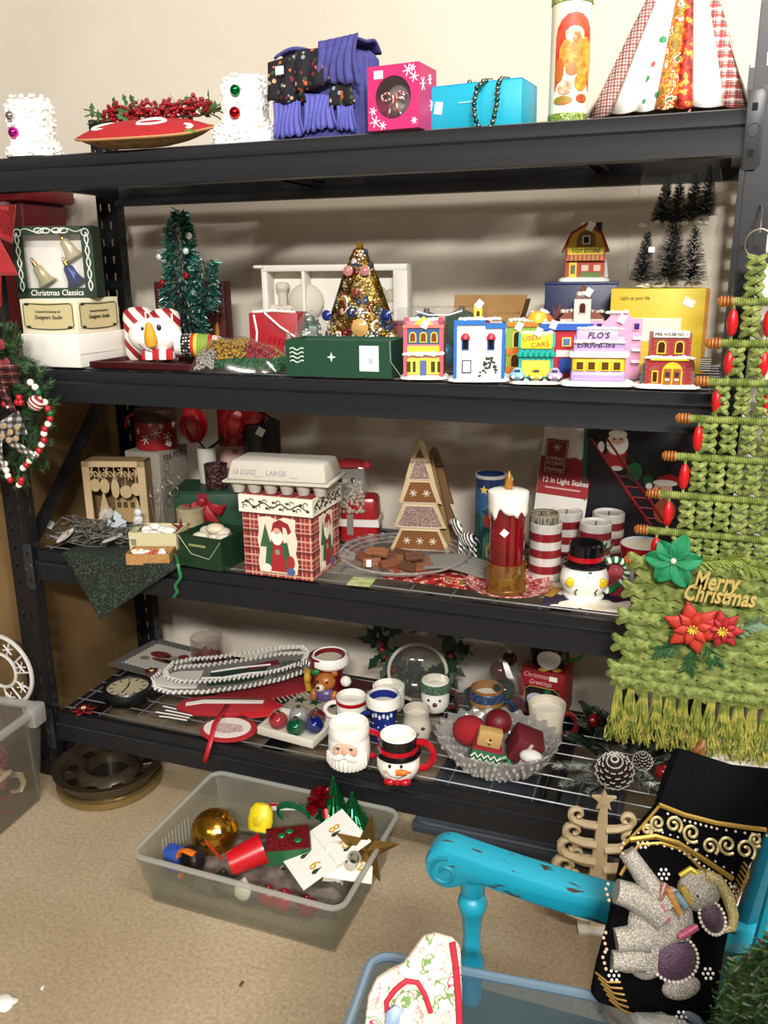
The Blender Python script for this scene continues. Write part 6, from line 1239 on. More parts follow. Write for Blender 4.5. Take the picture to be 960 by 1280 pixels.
# front snowman mug
t, m = mug(498, 968, 25, 57, CERAW, 'snowman face mug with black hat, orange nose and red handle at front', 16, prof=[(0, 0), (.7, 0), (.9, .06), (1.08, .25), (1.06, .45), (.9, .56), (.9, 1), (.82, 1.02), (.78, .96), (.78, .3)])
handle(t, m, 25, 58, CERAR, 1, .18, .8, 4.4); G(m).lathe([(24, 0), (28, 1), (29, 4), (24, 7), (23, 9), (22.9, 24), (22, 26)], 34, (0, 0, 31)).o('black_hat', CERAB, t); G(m).lathe([(24.6, 0), (25.4, 1), (25, 5), (23.5, 6)], 34, (0, 0, 37)).o('hat_band', CERAR, t)
for x in (-9, 5): G(m).ell(x, -25.5, 27, 2, 1.4, 2.6).o('eye', BLK, t)
G(m).t(Tr(4, -27, 20) @ Ry(80) @ Rx(14)).lathe([(4.4, -5), (4, 4), (0, 14)], 10, sy=.9).o('carrot_nose', H('d8761c', .3), t); G(m).tube([(-14, -24, 20), (-8, -26.5, 14), (2, -27.5, 12), (12, -25, 16)], .8, 4).o('smile', BLK, t)
for s in (-1, 1): G(m).ell(s*9, -22, 4, 8, 6, 4.5).o('red_bow', CERAR, t); G(m).ell(s*14, -21, 17, 3.4, 2, 3).o('cheek', H('d89a88', .3), t)
G(m).ell(0, -24, 4, 4, 4, 4).o('bow_knot', CERAR, t)
# blue mug
t, m = mug(480, 921, 19, 58, H('1c2c78', .15), 'tall blue mug with white fur rim behind the snowman mug', 10, prof=[(0, 0), (.82, 0), (.9, .05), (.84, .4), (.9, .7), (1.06, .76), (1.1, .86), (1.08, .98), (1.0, 1.0), (.92, .96), (.84, .3)])
G(m).lathe([(19, 0), (21.5, 2), (22, 8), (21, 14), (18, 15.5), (17.5, 12)], 34, (0, 0, 44)).o('white_rim', CERAW, t)
for i in range(6): wrap(disc(-12+i*5, 36+(i % 2)*2, 1.8, 3, 8), 17.4, G(m)).o('white_letter_print', H('c9cfdc', .3), t)
for i in range(18): wrap(disc(-22+(i % 6)*9, 6+(i//6)*8+(i % 2)*3, 1, 1, 6), 17.2, G(m)).o('snow_dot', H('dde0e6', .3), t)
handle(t, m, 18, 40, H('1c2c78', .15), -1, .1, .8, 3)
# small santa mug left
t, m = mug(440, 902, 19, 36, CERAW, 'small Santa mug with dark green base behind the front Santa mug', 20); G(m).lathe([(19.4, 0), (20, 2), (20, 8), (19.4, 10)], 30, (0, 0, 4)).o('green_band', H('122418', .3), t); G(m).lathe([(19.3, 0), (19.8, 1), (19.8, 4), (19.3, 5)], 30, (0, 0, 28)).o('red_band', CERAR, t); handle(t, m, 19, 34, CERAW, -1, .2, .8, 3); wrap(disc(4, 18, 9, 5), 20, G(m)).o('face', H('d8b898', .3), t)
# mug at back with white rim
t, m = mug(486, 884, 20, 30, CERAW, 'plain white mug half hidden behind the tall blue mug', 0)
# grey snowman mug
t, m = mug(521, 926, 17, 45, H('b9b2a2', .2), 'beige snowman mug with two black eyes right of the tall blue mug', 20, prof=[(0, 0), (.7, 0), (1, .2), (1.08, .45), (.96, .72), (.9, .8), (1, 1), (.92, 1.02), (.84, .9), (.84, .3)])
for x in (-7, 7): G(m).ell(x, -16.5, 26, 2.6, 1.6, 2.2).o('eye', BLK, t)
G(m).ell(0, -18.5, 20, 2.6, 2, 2).o('nose', H('6a4a34', .3), t)
# green brim snowman mug
t, m = mug(544, 886, 17.5, 40, CERAW, 'snowman face mug with speckled green brim in front of the clear ornament', 12, prof=[(0, 0), (.7, 0), (1, .2), (1.02, .5), (.95, .7), (.98, 1), (.9, 1.02), (.86, .9), (.84, .3)]); G(m).lathe([(17, 0), (19.4, 1), (19.6, 10), (17.4, 12)], 30, (0, 0, 27)).o('green_brim', dots('3c5a44', ['9ab8a0', '22382c'], 420, .4, .4), t)
for x in (-7, 7): G(m).ell(x, -16.6, 20, 1.6, 1.2, 1.8).o('eye', BLK, t)
G(m).ell(1, -18.5, 15, 3, 2.4, 2.8).o('nose', H('5a3018', .3), t); handle(t, m, 17, 36, H('4a1418', .2), 1, .1, .7, 2.4)
# blue hat bear mug
t, m = mug(608, 906, 20, 52, H('8a5c2c', .25), 'brown bear mug with blue star hat brim behind the glass bowl', 12); G(m).lathe([(19, 0), (22, 1), (22.5, 8), (20.5, 12)], 32, (0, 0, 38)).o('blue_hat_brim', dots('1c3050', ['8a9cb8'], 260, .25, .3), t); G(m).lathe([(20.4, 0), (21, 1), (21, 5), (20.4, 6)], 32, (0, 0, 31)).o('checked_band', stripes([('b88a4a', .5), ('1a1410', .5)], .005, 'z', .3, 0, ('x', 1.0)), t); handle(t, m, 20, 38, H('1c3050', .2), 1, .3, .9, 3)
# cream mug with red handle
t, m = mug(682, 924, 23, 50, H('cfc6b2', .2), 'cream mug with dark red handle right of the glass bowl', 8, prof=[(0, 0), (.86, 0), (.9, .05), (.88, .5), (1.02, .95), (1.0, 1.0), (.9, .96), (.8, .3)]); handle(t, m, 21, 46, H('6c1018', .2), 1, .2, .85, 3.6)
# bear mug
p, m = F(4, 410, 866); t = thing('bear_mug', 'ceramic Santa boot mug with orange teddy bear on its front', 'mug', p, 6, 'Christmas mugs on the bottom shelf')
G(m).lathe([(0, 0), (18, 0), (20, 8), (19, 26), (22, 40), (22, 52), (20.5, 53), (19, 44), (0, 30)], 32).o('body', H('6c1018', .2), t); G(m).lathe([(21.5, 0), (24, 3), (24, 10), (21, 14), (19, 13)], 32, (4, 0, 40)).o('white_rim', CERAW, t); G(m).lathe([(0, 46), (19, 47)], 24, (4, 0, 0)).o('inside', H('c9bfae', .3), t)
BR = H('a8642c', .3, 0, .2, 300); G(m).ell(4, -20, 26, 13, 11, 12).o('bear_head', BR, t); G(m).ell(4, -24, 11, 13, 9, 10).o('bear_body', H('5a4a7c', .3), t); G(m).ell(0, -30, 22, 6, 5, 5).o('muzzle', H('dccab0', .3), t); G(m).ell(-1, -35, 24, 2.4, 2, 2).o('nose', BLK, t)
for x in (-3, 9): G(m).ell(x, -30, 30, 1.5, 1.2, 1.8).o('eye', BLK, t)
for x in (-7, 15): G(m).ell(x, -18, 37, 4.5, 3.5, 4.5).o('ear', BR, t)
for x in (-9, 17): G(m).ell(x, -26, 10, 5, 6, 8).o('paw', BR, t)
G(m).ell(28, -14, 26, 7, 6, 7).o('pompom', CERAW, t); g = G(m).tube([(-22, -8, 6), (-24, -10, 22), (-22, -10, 34)], 4, 8).ell(-22, -12, 24, 5, 5, 7).o('gold_bell', H('b8902c', .25), t); G(m).tube([(-16, -10, 40), (-24, -12, 46), (-30, -12, 40)], 3, 7).o('striped_ribbon', stripes([('e8e4da', .5), ('1a1a1a', .5)], .008, 'x', .4), t); G(m).ell(-8, -22, 38, 6, 3, 4).o('holly_leaf', CERAG, t)
# clear ornament ring with holly wreath behind
p, m = F(4, 522, 874); t = thing('shell_ornament', 'big round clear plastic bauble with pale rim standing at the back', 'ornament', p, 14)
G(m).t(Tr(0, 0, 37) @ Rx(82)).tube([(36*math.cos(a*PI/20), 36*math.sin(a*PI/20), 0) for a in range(40)], 2.4, 7, True).o('pale_rim', H('b9b2a2', .4), t); G(m).t(Tr(0, 0, 37) @ Rx(82)).ell(0, 0, 0, 35, 35, 17, 28, 12).o('clear_shell', clear('eeeeea', .05, .08), t)
G(m).lathe([(0, 0), (12, 0), (10, 3), (0, 3)], 16).o('foot', H('6a665c', .5), t)
p, m = S(4, 522, .455); t = thing('holly_wreath', 'dark green artificial holly wreath with red berries behind the clear bauble', 'wreath', p, 6); rnd = random.Random(6)
G(m).t(Tr(0, 0, 66)).tube([(44*math.cos(a*PI/16), 0, 44*math.sin(a*PI/16)) for a in range(32)], 3, 6, True).o('wire_ring', H('1c2a1c', .7), t)
hl = G(m).add([(0, 0, 0), (5, 1, 4), (4, 0, 8), (7, 1, 12), (4, 0, 17), (0, -1, 24), (-4, 0, 17), (-7, 1, 12), (-4, 0, 8), (-5, 1, 4)], [(0, 1, 2, 8, 9), (2, 3, 4, 6, 7, 8), (4, 5, 6)]).mesh('leaf', H('16301f', .45))
for i in range(130):
    o = bpy.data.objects.new('leaf', hl); COL.objects.link(o); o.parent = t; a = i/130*2*PI; r = 46+rnd.uniform(-10, 10); o.location = (r*math.cos(a)*m, rnd.uniform(-6, 4)*m, (66+r*math.sin(a))*m); o.rotation_euler = (rnd.uniform(-.8, .8), rnd.uniform(0, 6.28), rnd.uniform(-.6, .6))
for i in range(9): a = rnd.uniform(0, 6.28); G(m).ell(44*math.cos(a), -8, 66+44*math.sin(a), 4).o('berry', H('7c1018', .25), t)
# crumpled plastic bag with ornaments
p, m = S(4, 612, .42); t = thing('ornament_bag', 'crumpled clear plastic bag holding dark red and green ornaments', 'bag', p, 0)
g = G(m); lump(g, [(40, 0), (44, 14), (42, 36), (36, 60), (24, 80), (10, 92)], 34, .09, 1, .7, 12); g.o('plastic', clear(body=.05, gloss=.05, rough=.1), t, ang=5)
for x, y, z, r, c in ((14, -10, 62, 13, '4a1418'), (20, -12, 38, 15, '12301f'), (-4, -8, 24, 14, '4a0f16'), (26, 0, 18, 14, '5a1820'), (-22, 0, 16, 13, '22382c'), (24, -6, 78, 9, '3a1014')): b = G(m).ell(x, y, z, r, None, None, 16, 10).o('ball_ornament', H(c, .15, .4), t); G(m).lathe([(3, 0), (3, 3), (0, 3)], 8, (x, y, z+r-.5)).o('cap', SILV, b)
# red mug box with penguin mug on top
p, m = F(4, 682, 886); t = thing('red_mug_box', 'red gift carton with oval window picture, carrying the penguin mug', 'box', p, -6); RM = p.copy()
w, d, h = 54, 46, 62; G(m).box(0, 0, 0, w, d, h).o('carton', H('8c121c', .45), t, bev=.8); G(m).box(0, -d/2-.3, 6, 42, .6, 34).o('picture_panel', H('16140f', .4), t); G(m).t(Tr(0, -d/2-.8, 6)).tube([(-21, 0, 0), (21, 0, 0), (21, 0, 30), (14, 0, 34), (-14, 0, 34), (-21, 0, 30)], .6, 4, True).o('gold_border', H('a89048', .4), t)
G(m).t(Tr(-6, -d/2-.9, 22)).prism(disc(0, 0, 12, 10), .5).o('mug_print', H('a8b0c0', .4), t); G(m).t(Tr(10, -d/2-1, 24)).prism(disc(0, 0, 8, 12), .5).o('bear_print', H('7c1a20', .4), t); G(m).t(Tr(8, -d/2-1.2, 28)).prism(pine(0, 0, 6, 10, 3), .5).o('tree_print', H('1d5a34', .4), t)
text('Christmas', 9*m, H('d8a8a0', .5), t, Tr(-8*m, (-d/2-.8)*m, 55*m), w=30*m, shear=.3); text('Greetings', 9*m, H('d8a8a0', .5), t, Tr(-2*m, (-d/2-.8)*m, 46*m), w=28*m, shear=.3); sticker(t, m, 14, -d/2-1, 54, 10, 6)
p = RM+Vector((.004, 0, h*m+.0006)); t = thing('penguin_mug', 'black penguin mug with white belly and green handle on the red carton', 'mug', p, 12, 'Christmas mugs on the bottom shelf')
G(m).lathe([(0, 0), (20, 0), (24, 8), (24, 22), (20, 30), (18, 30), (18, 10), (0, 8)], 30).o('body', CERAB, t); wrap(disc(-2, 15, 15, 12, 18), 24.2, G(m)).o('white_belly', CERAW, t); handle(t, m, 23, 30, H('4a8a2c', .2), 1, .2, .8, 2.4)
for x in (-8, 8): G(m).ell(x, -22, 2, 6, 4, 2.4).o('foot', H('c8a03c', .3), t)
# cut glass bowl and its contents
p, m = F(4, 620, 958); t = thing('glass_bowl', 'large cut glass bowl with scalloped rim filled with ornaments', 'bowl', p, 0); BP = p.copy()
def bowl(u, v):
    a = u*2*PI; k = v; r = (34+42*k**.75); e = 1+.03*math.sin(a*24)*k+.012*math.sin(a*48+v*30); return (r*e*math.cos(a), r*e*math.sin(a)*.86, 1+44*k**1.25+2.6*math.sin(a*24)*k**4)
G(m).grid(bowl, 144, 16, True).lathe([(0, 1.5), (35, 1.2)], 40, sy=.86).o('glass', clear('f6f6f4', .26, .16, .1), t, sol=1.8, ang=6)
g = G(m)
for i in range(150):
    u = i/150+.003; v = .15+.7*((i*37) % 100)/100; x, y, z = bowl(u, v); g.t(Tr(x*1.01, y*1.01, z)).ell(0, 0, 0, 2.6, 2.6, 3.2, 6, 4)
g.o('cut_facets', clear('ffffff', .55, .3, .1), t, kind='stuff')
BG = 'ornaments in the glass bowl'
def inb(x, y, z): return BP+Vector((x*m, y*m, z*m))
o = G(m).ell(0, 0, 0, 22, 20, 19, 24, 16).o('fuzzy_ball', H('8c0f1a', .95, 0, .9, 240)); o.location = inb(-36, 6, 40); tag(o, 'fuzzy red ball lying at the left side of the glass bowl', 'ball', BG)
o = G(m).ell(0, 0, 0, 17, 16, 16, 22, 14).o('red_bauble', H('6c0e18', .5, 0, .3, 200)); o.location = inb(-4, 26, 48); tag(o, 'dark red bauble at the back of the glass bowl with a white tag', 'ball', BG)
t = thing('gift_ornament', 'dark red square gift ornament tilted at the right of the glass bowl', 'ornament', inb(34, 4, 34), 20, BG, 12, 24); G(m).box(0, 0, -16, 36, 34, 34).o('box', H('5a1018', .6), t, bev=2); sticker(t, m, 6, -17.5, 8, 9, 7); G(m).box(0, -17.3, -16, 4, .6, 34).o('cord', H('b8a49c', .6), t)
t = thing('bear_ornament', 'wooden bear ornament in green zigzag sweater standing in the glass bowl', 'ornament', inb(-12, -20, 16), 16, BG, 0, 12)
G(m).box(0, 0, 0, 36, 18, 20).o('sweater', H('1d5a3c', .6), t, bev=2)
for z in (6, 13): G(m).tube([(-18+i*4, -9.6, z+(2.6 if i % 2 else -2.6)) for i in range(10)], 1.3, 5).o('zigzag_print', H('d9d6c8', .6), t)
G(m).box(0, 0, 20, 36, 18, 4).o('red_collar', H('8c1420', .6), t); G(m).box(0, 0, 24, 30, 16, 22).o('head', H('b08c54', .6), t, bev=3); G(m).ell(0, -9, 34, 4, 2, 3).o('muzzle', H('c9ab74', .6), t); G(m).ell(0, -11, 37, 2, 1.4, 1.6).o('nose', BLK, t); G(m).ell(0, -10.4, 31, 1.2, 1, 1).o('mouth', BLK, t); G(m).tube([(17, 0, 8), (28, 0, 14), (32, 0, 4), (30, 0, -4)], 3, 6).o('green_loop', H('3a8a5c', .4), t)
o = G(m).ell(0, 0, 0, 14, 9, 8, 14, 9).o('white_pinecone', H('c8c6c0', .7, 0, .9, 120)); o.location = inb(46, -18, 34); tag(o, 'white frosted cone at the right rim of the glass bowl', 'ornament', BG)
# frosted pine swag
p, m = F(4, 775, 968); t = thing('pine_swag', 'frosted pine swag with pine cones, red berries and dark leaves', 'garland', p, 0); rnd = random.Random(44); PINEM = [H('24382c', .7), H('3f5a44', .7), H('d9dcd6', .7)]
def branch(a, b, L=9, n=150, frost=.5):
    a = Vector(a); b = Vector(b); d = (b-a); g = G(m); g.mi(0).tube([a, b], 1.2, 5); u = d.normalized()
    for i in range(n):
        f = rnd.random(); c = a+d*f; q = Vector((rnd.uniform(-1, 1), rnd.uniform(-1, 1), rnd.uniform(-.6, 1))); q = (q-u*q.dot(u)).normalized(); e = c+(q*.8+u*.6)*L*(1.1-.5*f); e.z = max(1, e.z); s = u.cross(q)*.8
        g.mi(2 if rnd.random() < frost else rnd.choice((0, 1))).add([c-s, c+s, e], [(0, 1, 2)])
    g.o('pine_branch', PINEM, t)
for a, b, fr in (((0, 0, 10), (-78, -20, 8), .75), ((0, -10, 10), (-62, -56, 6), .75), ((10, -8, 10), (-30, -62, 6), .6), ((0, 10, 16), (-70, 20, 30), .3), ((10, 20, 20), (-40, 50, 60), .2), ((20, 20, 20), (20, 60, 88), .2), ((20, 10, 20), (64, 30, 70), .6), ((20, 0, 12), (80, 10, 40), .3), ((10, -10, 10), (60, -50, 8), .5), ((10, 0, 14), (36, -40, 22), .6), ((0, 20, 30), (-56, 44, 40), .1), ((30, 10, 20), (96, -10, 24), .2)): branch(a, b, 15, 620, fr)
def leafy(x, y, z, a, b, s=1): G(m).t(Tr(x, y, z) @ Rz(a) @ Rx(b)).grid(lambda u, v: ((2*u-1)*13*s*math.sin(PI*(v*.92+.04)), 44*s*v, 4*(2*u-1)**2+5*math.sin(v*2.5)), 6, 8).o('dark_leaf', H('12281b', .4), t, sol=.5)
for x, y, z, a, b in ((-30, 0, 20, 100, 30), (-10, 20, 30, 60, 50), (20, 10, 30, -30, 40), (30, 10, 20, -60, 20), (-20, 30, 40, 120, 50), (10, 30, 50, 10, 70), (40, 20, 30, -80, 40), (-10, -6, 24, 140, 30), (-40, 20, 40, 80, 60), (0, 30, 70, 30, 60)): leafy(x, y, z, a, b)
def cone(x, y, z, s, M):
    k = G(m).t(Tr(x, y, z) @ M @ Matrix.Scale(s, 4)); k.ell(0, 0, 20, 13, 13, 20, 12, 8); c = k.o('pine_cone', H('2c2018', .8), t)
    g = G(m).t(Tr(x, y, z) @ M @ Matrix.Scale(s, 4)); h_ = G(m).t(Tr(x, y, z) @ M @ Matrix.Scale(s, 4))
    for r in range(10):
        zz = 3+r*4.1; R = 14*math.sin(PI*(.2+.77*r/9))+1.2
        for q in range(10):
            a = (q+.5*(r % 2))*PI/5; ca, sa = math.cos(a), math.sin(a); g.add([(R*.6*ca-3*sa, R*.6*sa+3*ca, zz), (R*.6*ca+3*sa, R*.6*sa-3*ca, zz), (R*1.25*ca+2*sa, R*1.25*sa-2*ca, zz+4), (R*1.25*ca-2*sa, R*1.25*sa+2*ca, zz+4)], [(0, 1, 2, 3)])
            h_.tube([(R*1.22*ca+2.4*sa, R*1.22*sa-2.4*ca, zz+3.6), (R*1.32*ca, R*1.32*sa, zz+4.6), (R*1.22*ca-2.4*sa, R*1.22*sa+2.4*ca, zz+3.6)], .8, 4)
    g.o('cone_scales', H('3a2a1e', .8), c, kind='stuff'); h_.o('frosted_tips', H('e2e0da', .7), c, kind='stuff')
cone(-4, -34, 10, 1.15, Rx(28)); cone(26, -16, 24, .62, Rx(20))
for x, y, z in ((-2, 0, 52), (64, 6, 64), (50, -26, 30), (-40, 30, 52)): G(m).ell(x, y, z, 9, 9, 9.5, 14, 9).o('red_berry', H('8c0f1c', .15, 0, 0, 1, 0, coat=.5), t)
# ================================================================ floor, left side
def onx(px, py, x):
    d = ray(px, py); return CP+d*((x-CX)/d.x)
o = G().box(-.155, .255, 0, .05, .66, 1.17).o('flat_carton', H('86693f', .85, 0, .2, 40, .5, '755a34', vs=5), bev=.004); tag(o, 'large flat brown cardboard carton standing beside the left end of the rack', 'box')
for i in range(4):
    t = thing('red_tote', 'dark red plastic storage tote, '+('top one of the stack', 'second from the top of the stack', 'third from the top of the stack', 'bottom one of the stack')[3-i]+' behind the cardboard carton', 'storage tote', (-.48, .475, .0+i*.425), 0, 'stacked red totes')
    G().box(0, 0, 0, .44, .18, .37, 1.08, 1.08).o('tub', H('560c14', .4), t, bev=.01); G().box(0, 0, .37, .52, .23, .045).o('lid', H('6a1018', .4), t, bev=.012); G().box(.1, -.112, .33, .2, .03, .04).o('handle', H('7a5a5c', .5), t, bev=.008)
# bow above the wreath
p = ony(-24, 272, -.09); m = mpp(p); t = thing('velvet_bow', 'bright red velvet bow hanging on the left post above the wreath', 'bow', p, 30)
RV = H('a00c14', .7, 0, .1, 200, sh=.5)
for s in (-1, 1):
    G(m).t(Ry(s*12)).grid(lambda u, v, s=s: (s*(3+36*math.sin(u*PI)), -22+44*u if 0 else -8*math.cos(u*2*PI)-6, (v-.5)*(26+22*math.sin(u*PI))), 16, 6).o('loop', RV, t, sol=1.4)
    G(m).grid(lambda u, v, s=s: (s*(4+22*u)+(v-.5)*22, -6-4*math.sin(u*5), -8-62*u), 10, 4).o('tail', RV, t, sol=1.4)
G(m).ell(0, -12, 0, 9, 8, 11).o('knot', RV, t)
# pine wreath with beads
WC = Vector((-.046, -.085, 1.134)); t = thing('pine_wreath', 'green pine wreath with bead garland and gingham bow hanging on the left post', 'wreath', WC, 0); rnd = random.Random(77)
G().tube([(.17*math.cos(a*PI/20), 0, .17*math.sin(a*PI/20)) for a in range(40)], .012, 7, True).o('wire_frame', H('24301f', .8), t)
WM = [H('294a2a', .7), H('3b6338', .7), H('567a48', .7)]
for k in range(30):
    a0 = k/30*2*PI; g = G()
    for b in range(7):
        a = a0+rnd.uniform(-.12, .12); r = .172+rnd.uniform(-.05, .045); c = Vector((r*math.cos(a), rnd.uniform(-.035, .02), r*math.sin(a))); da = rnd.uniform(-1.2, 1.2)+a; d = Vector((math.cos(da), rnd.uniform(-.7, .2), math.sin(da))).normalized(); L = .055
        g.mi(0).tube([c, c+d*L], .0012, 4)
        for i in range(75):
            f = rnd.random(); q = Vector((rnd.uniform(-1, 1), rnd.uniform(-1, 1), rnd.uniform(-1, 1))); q = (q-d*q.dot(d)).normalized(); e = c+d*L*f+(q*.7+d*.7)*.021; s = d.cross(q)*.0011; g.mi(rnd.choice((0, 0, 1, 1, 2))).add([c+d*L*f-s, c+d*L*f+s, e], [(0, 1, 2)])
    g.o('pine_tuft', WM, t)
def wp(px, py, y=-.13): return ony(px, py, y)-WC
bc = {'w': G().ell(0, 0, 0, .0085, None, None, 10, 7).mesh('bead', H('ece6da', .4)), 'r': G().ell(0, 0, 0, .0085, None, None, 10, 7).mesh('bead', H('b01a24', .35)), 'g': G().ell(0, 0, 0, .0085, None, None, 10, 7).mesh('bead', H('1d5a34', .35))}
seq = [(38, 478, 'w'), (44, 484, 'w'), (48, 491, 'g'), (56, 503, 'w'), (60, 511, 'r'), (63, 517, 'g'), (63, 523, 'r'), (60, 530, 'w'), (56, 536, 'r'), (55, 542, 'w'), (55, 550, 'r'), (52, 556, 'w'), (49, 563, 'r'), (45, 568, 'w'), (41, 573, 'g'), (37, 576, 'w'), (33, 581, 'r'), (29, 585, 'w'), (27, 600, 'r'), (24, 606, 'w'), (26, 603, 'r'), (8, 588, 'w'), (10, 595, 'w'), (13, 600, 'r'), (6, 580, 'w'), (12, 508, 'w'), (6, 505, 'r'), (24, 497, 'r'), (26, 503, 'r'), (22, 503, 'r')]
for x, y, c in seq:
    o = bpy.data.objects.new('bead', bc[c]); COL.objects.link(o); o.parent = t; o.location = wp(x, y)
G().tube([wp(x, y) for x, y, c in seq[:18]], .0015, 4).o('bead_string', H('8a7a60', .8), t); G().tube([wp(1, 383, -.02), wp(1, 300, -.03)], .0018, 4).o('hanging_ribbon', H('a00c14', .6), t)
b = G().t(Matrix.Translation(wp(45, 504, -.14))).ell(0, 0, 0, .021, .018, .019, 16, 10).o('patterned_bauble', stripes([('8c1a20', .5), ('e2dacd', .5)], .012, 'z', .5, 0, ('x', .9)), t)
GING = plaid('c9c6c0', [('1a1a1c', .25, .5)], .016, .8)
def bowp(c, M, mt, s=1.0):
    for k in (-1, 1): G().t(Matrix.Translation(c) @ M).grid(lambda u, v, k=k: (k*(.006+.055*math.sin(u*PI))*s, -.012-.016*math.cos(u*2*PI)*s, (v-.5)*(.03+.035*math.sin(u*PI))*s), 14, 5).o('bow_loop', mt, t, sol=.0015)
    for k in (-1, 1): G().t(Matrix.Translation(c) @ M).grid(lambda u, v, k=k: (k*(.01+.05*u)*s+(v-.5)*.03*s, -.012-.006*math.sin(u*5), -.01-.08*u*s), 8, 3).o('bow_tail', mt, t, sol=.0015)
bowp(wp(6, 538, -.13), Ry(-20), GING, 1.0); bowp(wp(-2, 462, -.13), Ry(15), plaid('6a1218', [('1c0c10', .3, .4), ('a89088', .75, .06)], .02, .8), 1.0)
for x, y in ((14, 540), (6, 532), (22, 534), (12, 550), (21, 548), (4, 545)): G().t(Matrix.Translation(wp(x, y, -.155)) @ Rx(90)).lathe([(.0075, 0), (.0075, .004), (.005, .005), (0, .005)], 12).o('wood_slice', H('a8926c', .7), t)
for i in range(7): G().t(Matrix.Translation(wp(rnd.uniform(-5, 12), rnd.uniform(425, 500), -.14))).ell(0, 0, 0, .011, .006, .014, 8, 6).o('dried_petal', H('7c2a2c', .8), t)
# frosted tote at far left with red mesh ribbon
t = thing('storage_tote', 'tall frosted plastic tote of red and beige ribbon in front of the left post', 'storage tote', (-.135, -.315, 0), 4)
FR = clear('f0f0ec', .11, .03, .3, 'd8d8d4'); G().tray(0, 0, .0, .34, .36, .29, .003, 1.16, 1.12).o('tub', FR, t, bev=.002)
g = G(); w, d = .34*1.16, .36*1.12; P = [(-w/2, -d/2), (w/2, -d/2), (w/2, d/2), (-w/2, d/2)]
for i in range(4): a, b = P[i], P[(i+1) % 4]; g.tube([(a[0], a[1], .288), (b[0], b[1], .288)], .012, 8)
g.o('rim', clear('f4f4f0', .5, .05, .3, 'dcdcd8'), t); G().box(w/2+.004, d/2-.03, .25, .03, .05, .06).o('latch', clear('f4f4f0', .5, .05, .3, 'dcdcd8'), t, bev=.006)
for i in range(70):
    x, y, z = rnd.uniform(-.13, .14), rnd.uniform(-.14, .14), rnd.uniform(.02, .19); a = rnd.uniform(0, 6.28); r = rnd.uniform(.02, .04)
    G().tube([(x+r*math.cos(a+k*.7), y+r*math.sin(a+k*.7)*.8, max(.01, z+.012*math.sin(k*1.3+i))) for k in range(8)], .009, 5, False, .35).o('ribbon_loop', H(('b03a48', 'd0b89c', 'b84a58', 'd8c0a4')[i % 4], .7), t)
for i in range(10): G().tube([(rnd.uniform(-.14, .0), rnd.uniform(-.1, .14), .21), (rnd.uniform(.0, .15), rnd.uniform(-.1, .15), .225)], .004, 5).o('stick', H('8a7058', .8), t)
G().t(Tr(.02, .02, .225)).tube([(.05*math.cos(a*PI/8), .012, .05*math.sin(a*PI/8)+.03) for a in range(16)], .004, 5, True).o('white_hoop', WHITE, t); G().t(Tr(.02, .02, .24)).ell(0, 0, 0, .03, .01, .015).o('printed_cookie', H('8a5a30', .6), t)
# white wire wheel
p = ony(2, 838, -.09); t = thing('wire_ornament', 'white wire wheel ornament leaning on the cardboard beside the tote', 'ornament', (p.x, p.y, 0), 0); zc = p.z
for r, th in ((.105, .006), (.05, .005)): G().tube([(r*math.cos(a*PI/18), 0, zc+r*math.sin(a*PI/18)) for a in range(36)], th, 6, True).o('hoop', H('c8c4be', .5), t)
for k in range(12): a = k*PI/6; G().tube([(.05*math.cos(a), 0, zc+.05*math.sin(a)), (.105*math.cos(a+.1), 0, zc+.105*math.sin(a+.1))], .003, 5).o('spoke', H('c8c4be', .5), t)
for s in (-1, 1): G().tube([(s*.06, 0, zc-.085), (s*.07, 0, 0)], .004, 5).o('leg', H('c8c4be', .5), t)
for k in range(8):
    a = k*PI/4+.3; g = G().t(Tr(.08*math.cos(a), 0, zc+.08*math.sin(a))); flake(g, 0, 0, .018, -.006, .004); g.o('snowflake', H('cfccc8', .4), t)
# bronze ring trays on the floor
p, m = F(0, 131, 976); t = thing('ring_tray', 'stacked round dark bronze ring tray with gold foot on the floor under the rack', 'tray', p+Vector((.02, .0, 0)), 0)
G(m).lathe([(30, 0), (60, 0), (63, 3), (63, 10), (60, 12), (30, 12)], 48).o('gold_foot', H('a08a58', .25, .8), t); G(m).lathe([(36, 12), (58, 12), (60, 24), (66, 27), (66, 29), (56, 27), (52, 20), (40, 17), (34, 24), (28, 26), (26, 12)], 48).o('bronze_ring', H('5a5040', .22, .75), t)
G(m).lathe([(0, 12), (27, 12.4)], 30).o('dark_centre', H('15130f', .4), t); G(m).box(12, -30, 17, 14, 5, .6).o('price_sticker', STICKER, t)
for k in range(9): a = rad(60+k*30); G(m).t(Rz(k*40)).box(46, 0, 19, 10, 12, 1.5).o('embossed_panel', H('4a4236', .18, .9), t)
# ---------------------------------------------------------------- clear bin with mixed ornaments
t = thing('plastic_bin', 'shallow frosted plastic bin full of mixed ornaments on the floor', 'storage bin', (.80, -.203, 0), -.5)
G().tray(0, 0, 0, .475, .32, .138, .003, 1.10, 1.12).o('tub', clear('f2f4f0', .10, .04, .25, 'd4d4ce'), t, bev=.003)
w, d = .475*1.10, .32*1.12; rp = [(x, y, .137) for x, y in [(q[0], q[1]) for q in rrect(w+.008, d+.008, .03)]]
G().tube(rp, .0065, 8, True).o('rolled_rim', clear('f4f6f2', .5, .05, .25, 'dadad4'), t)
for i in range(9): G().box(-w/2+.016+.001*i, -.09+i*.012, .06, .002, .004, .06).o('grip_rib', clear('f4f6f2', .5, .05, .25, 'dadad4'), t)
BGp = 'things in the plastic bin'
def inbin(px, py, z):
    p = onz(px, py, z); p.y = max(p.y, -.29); return p, mpp(p)
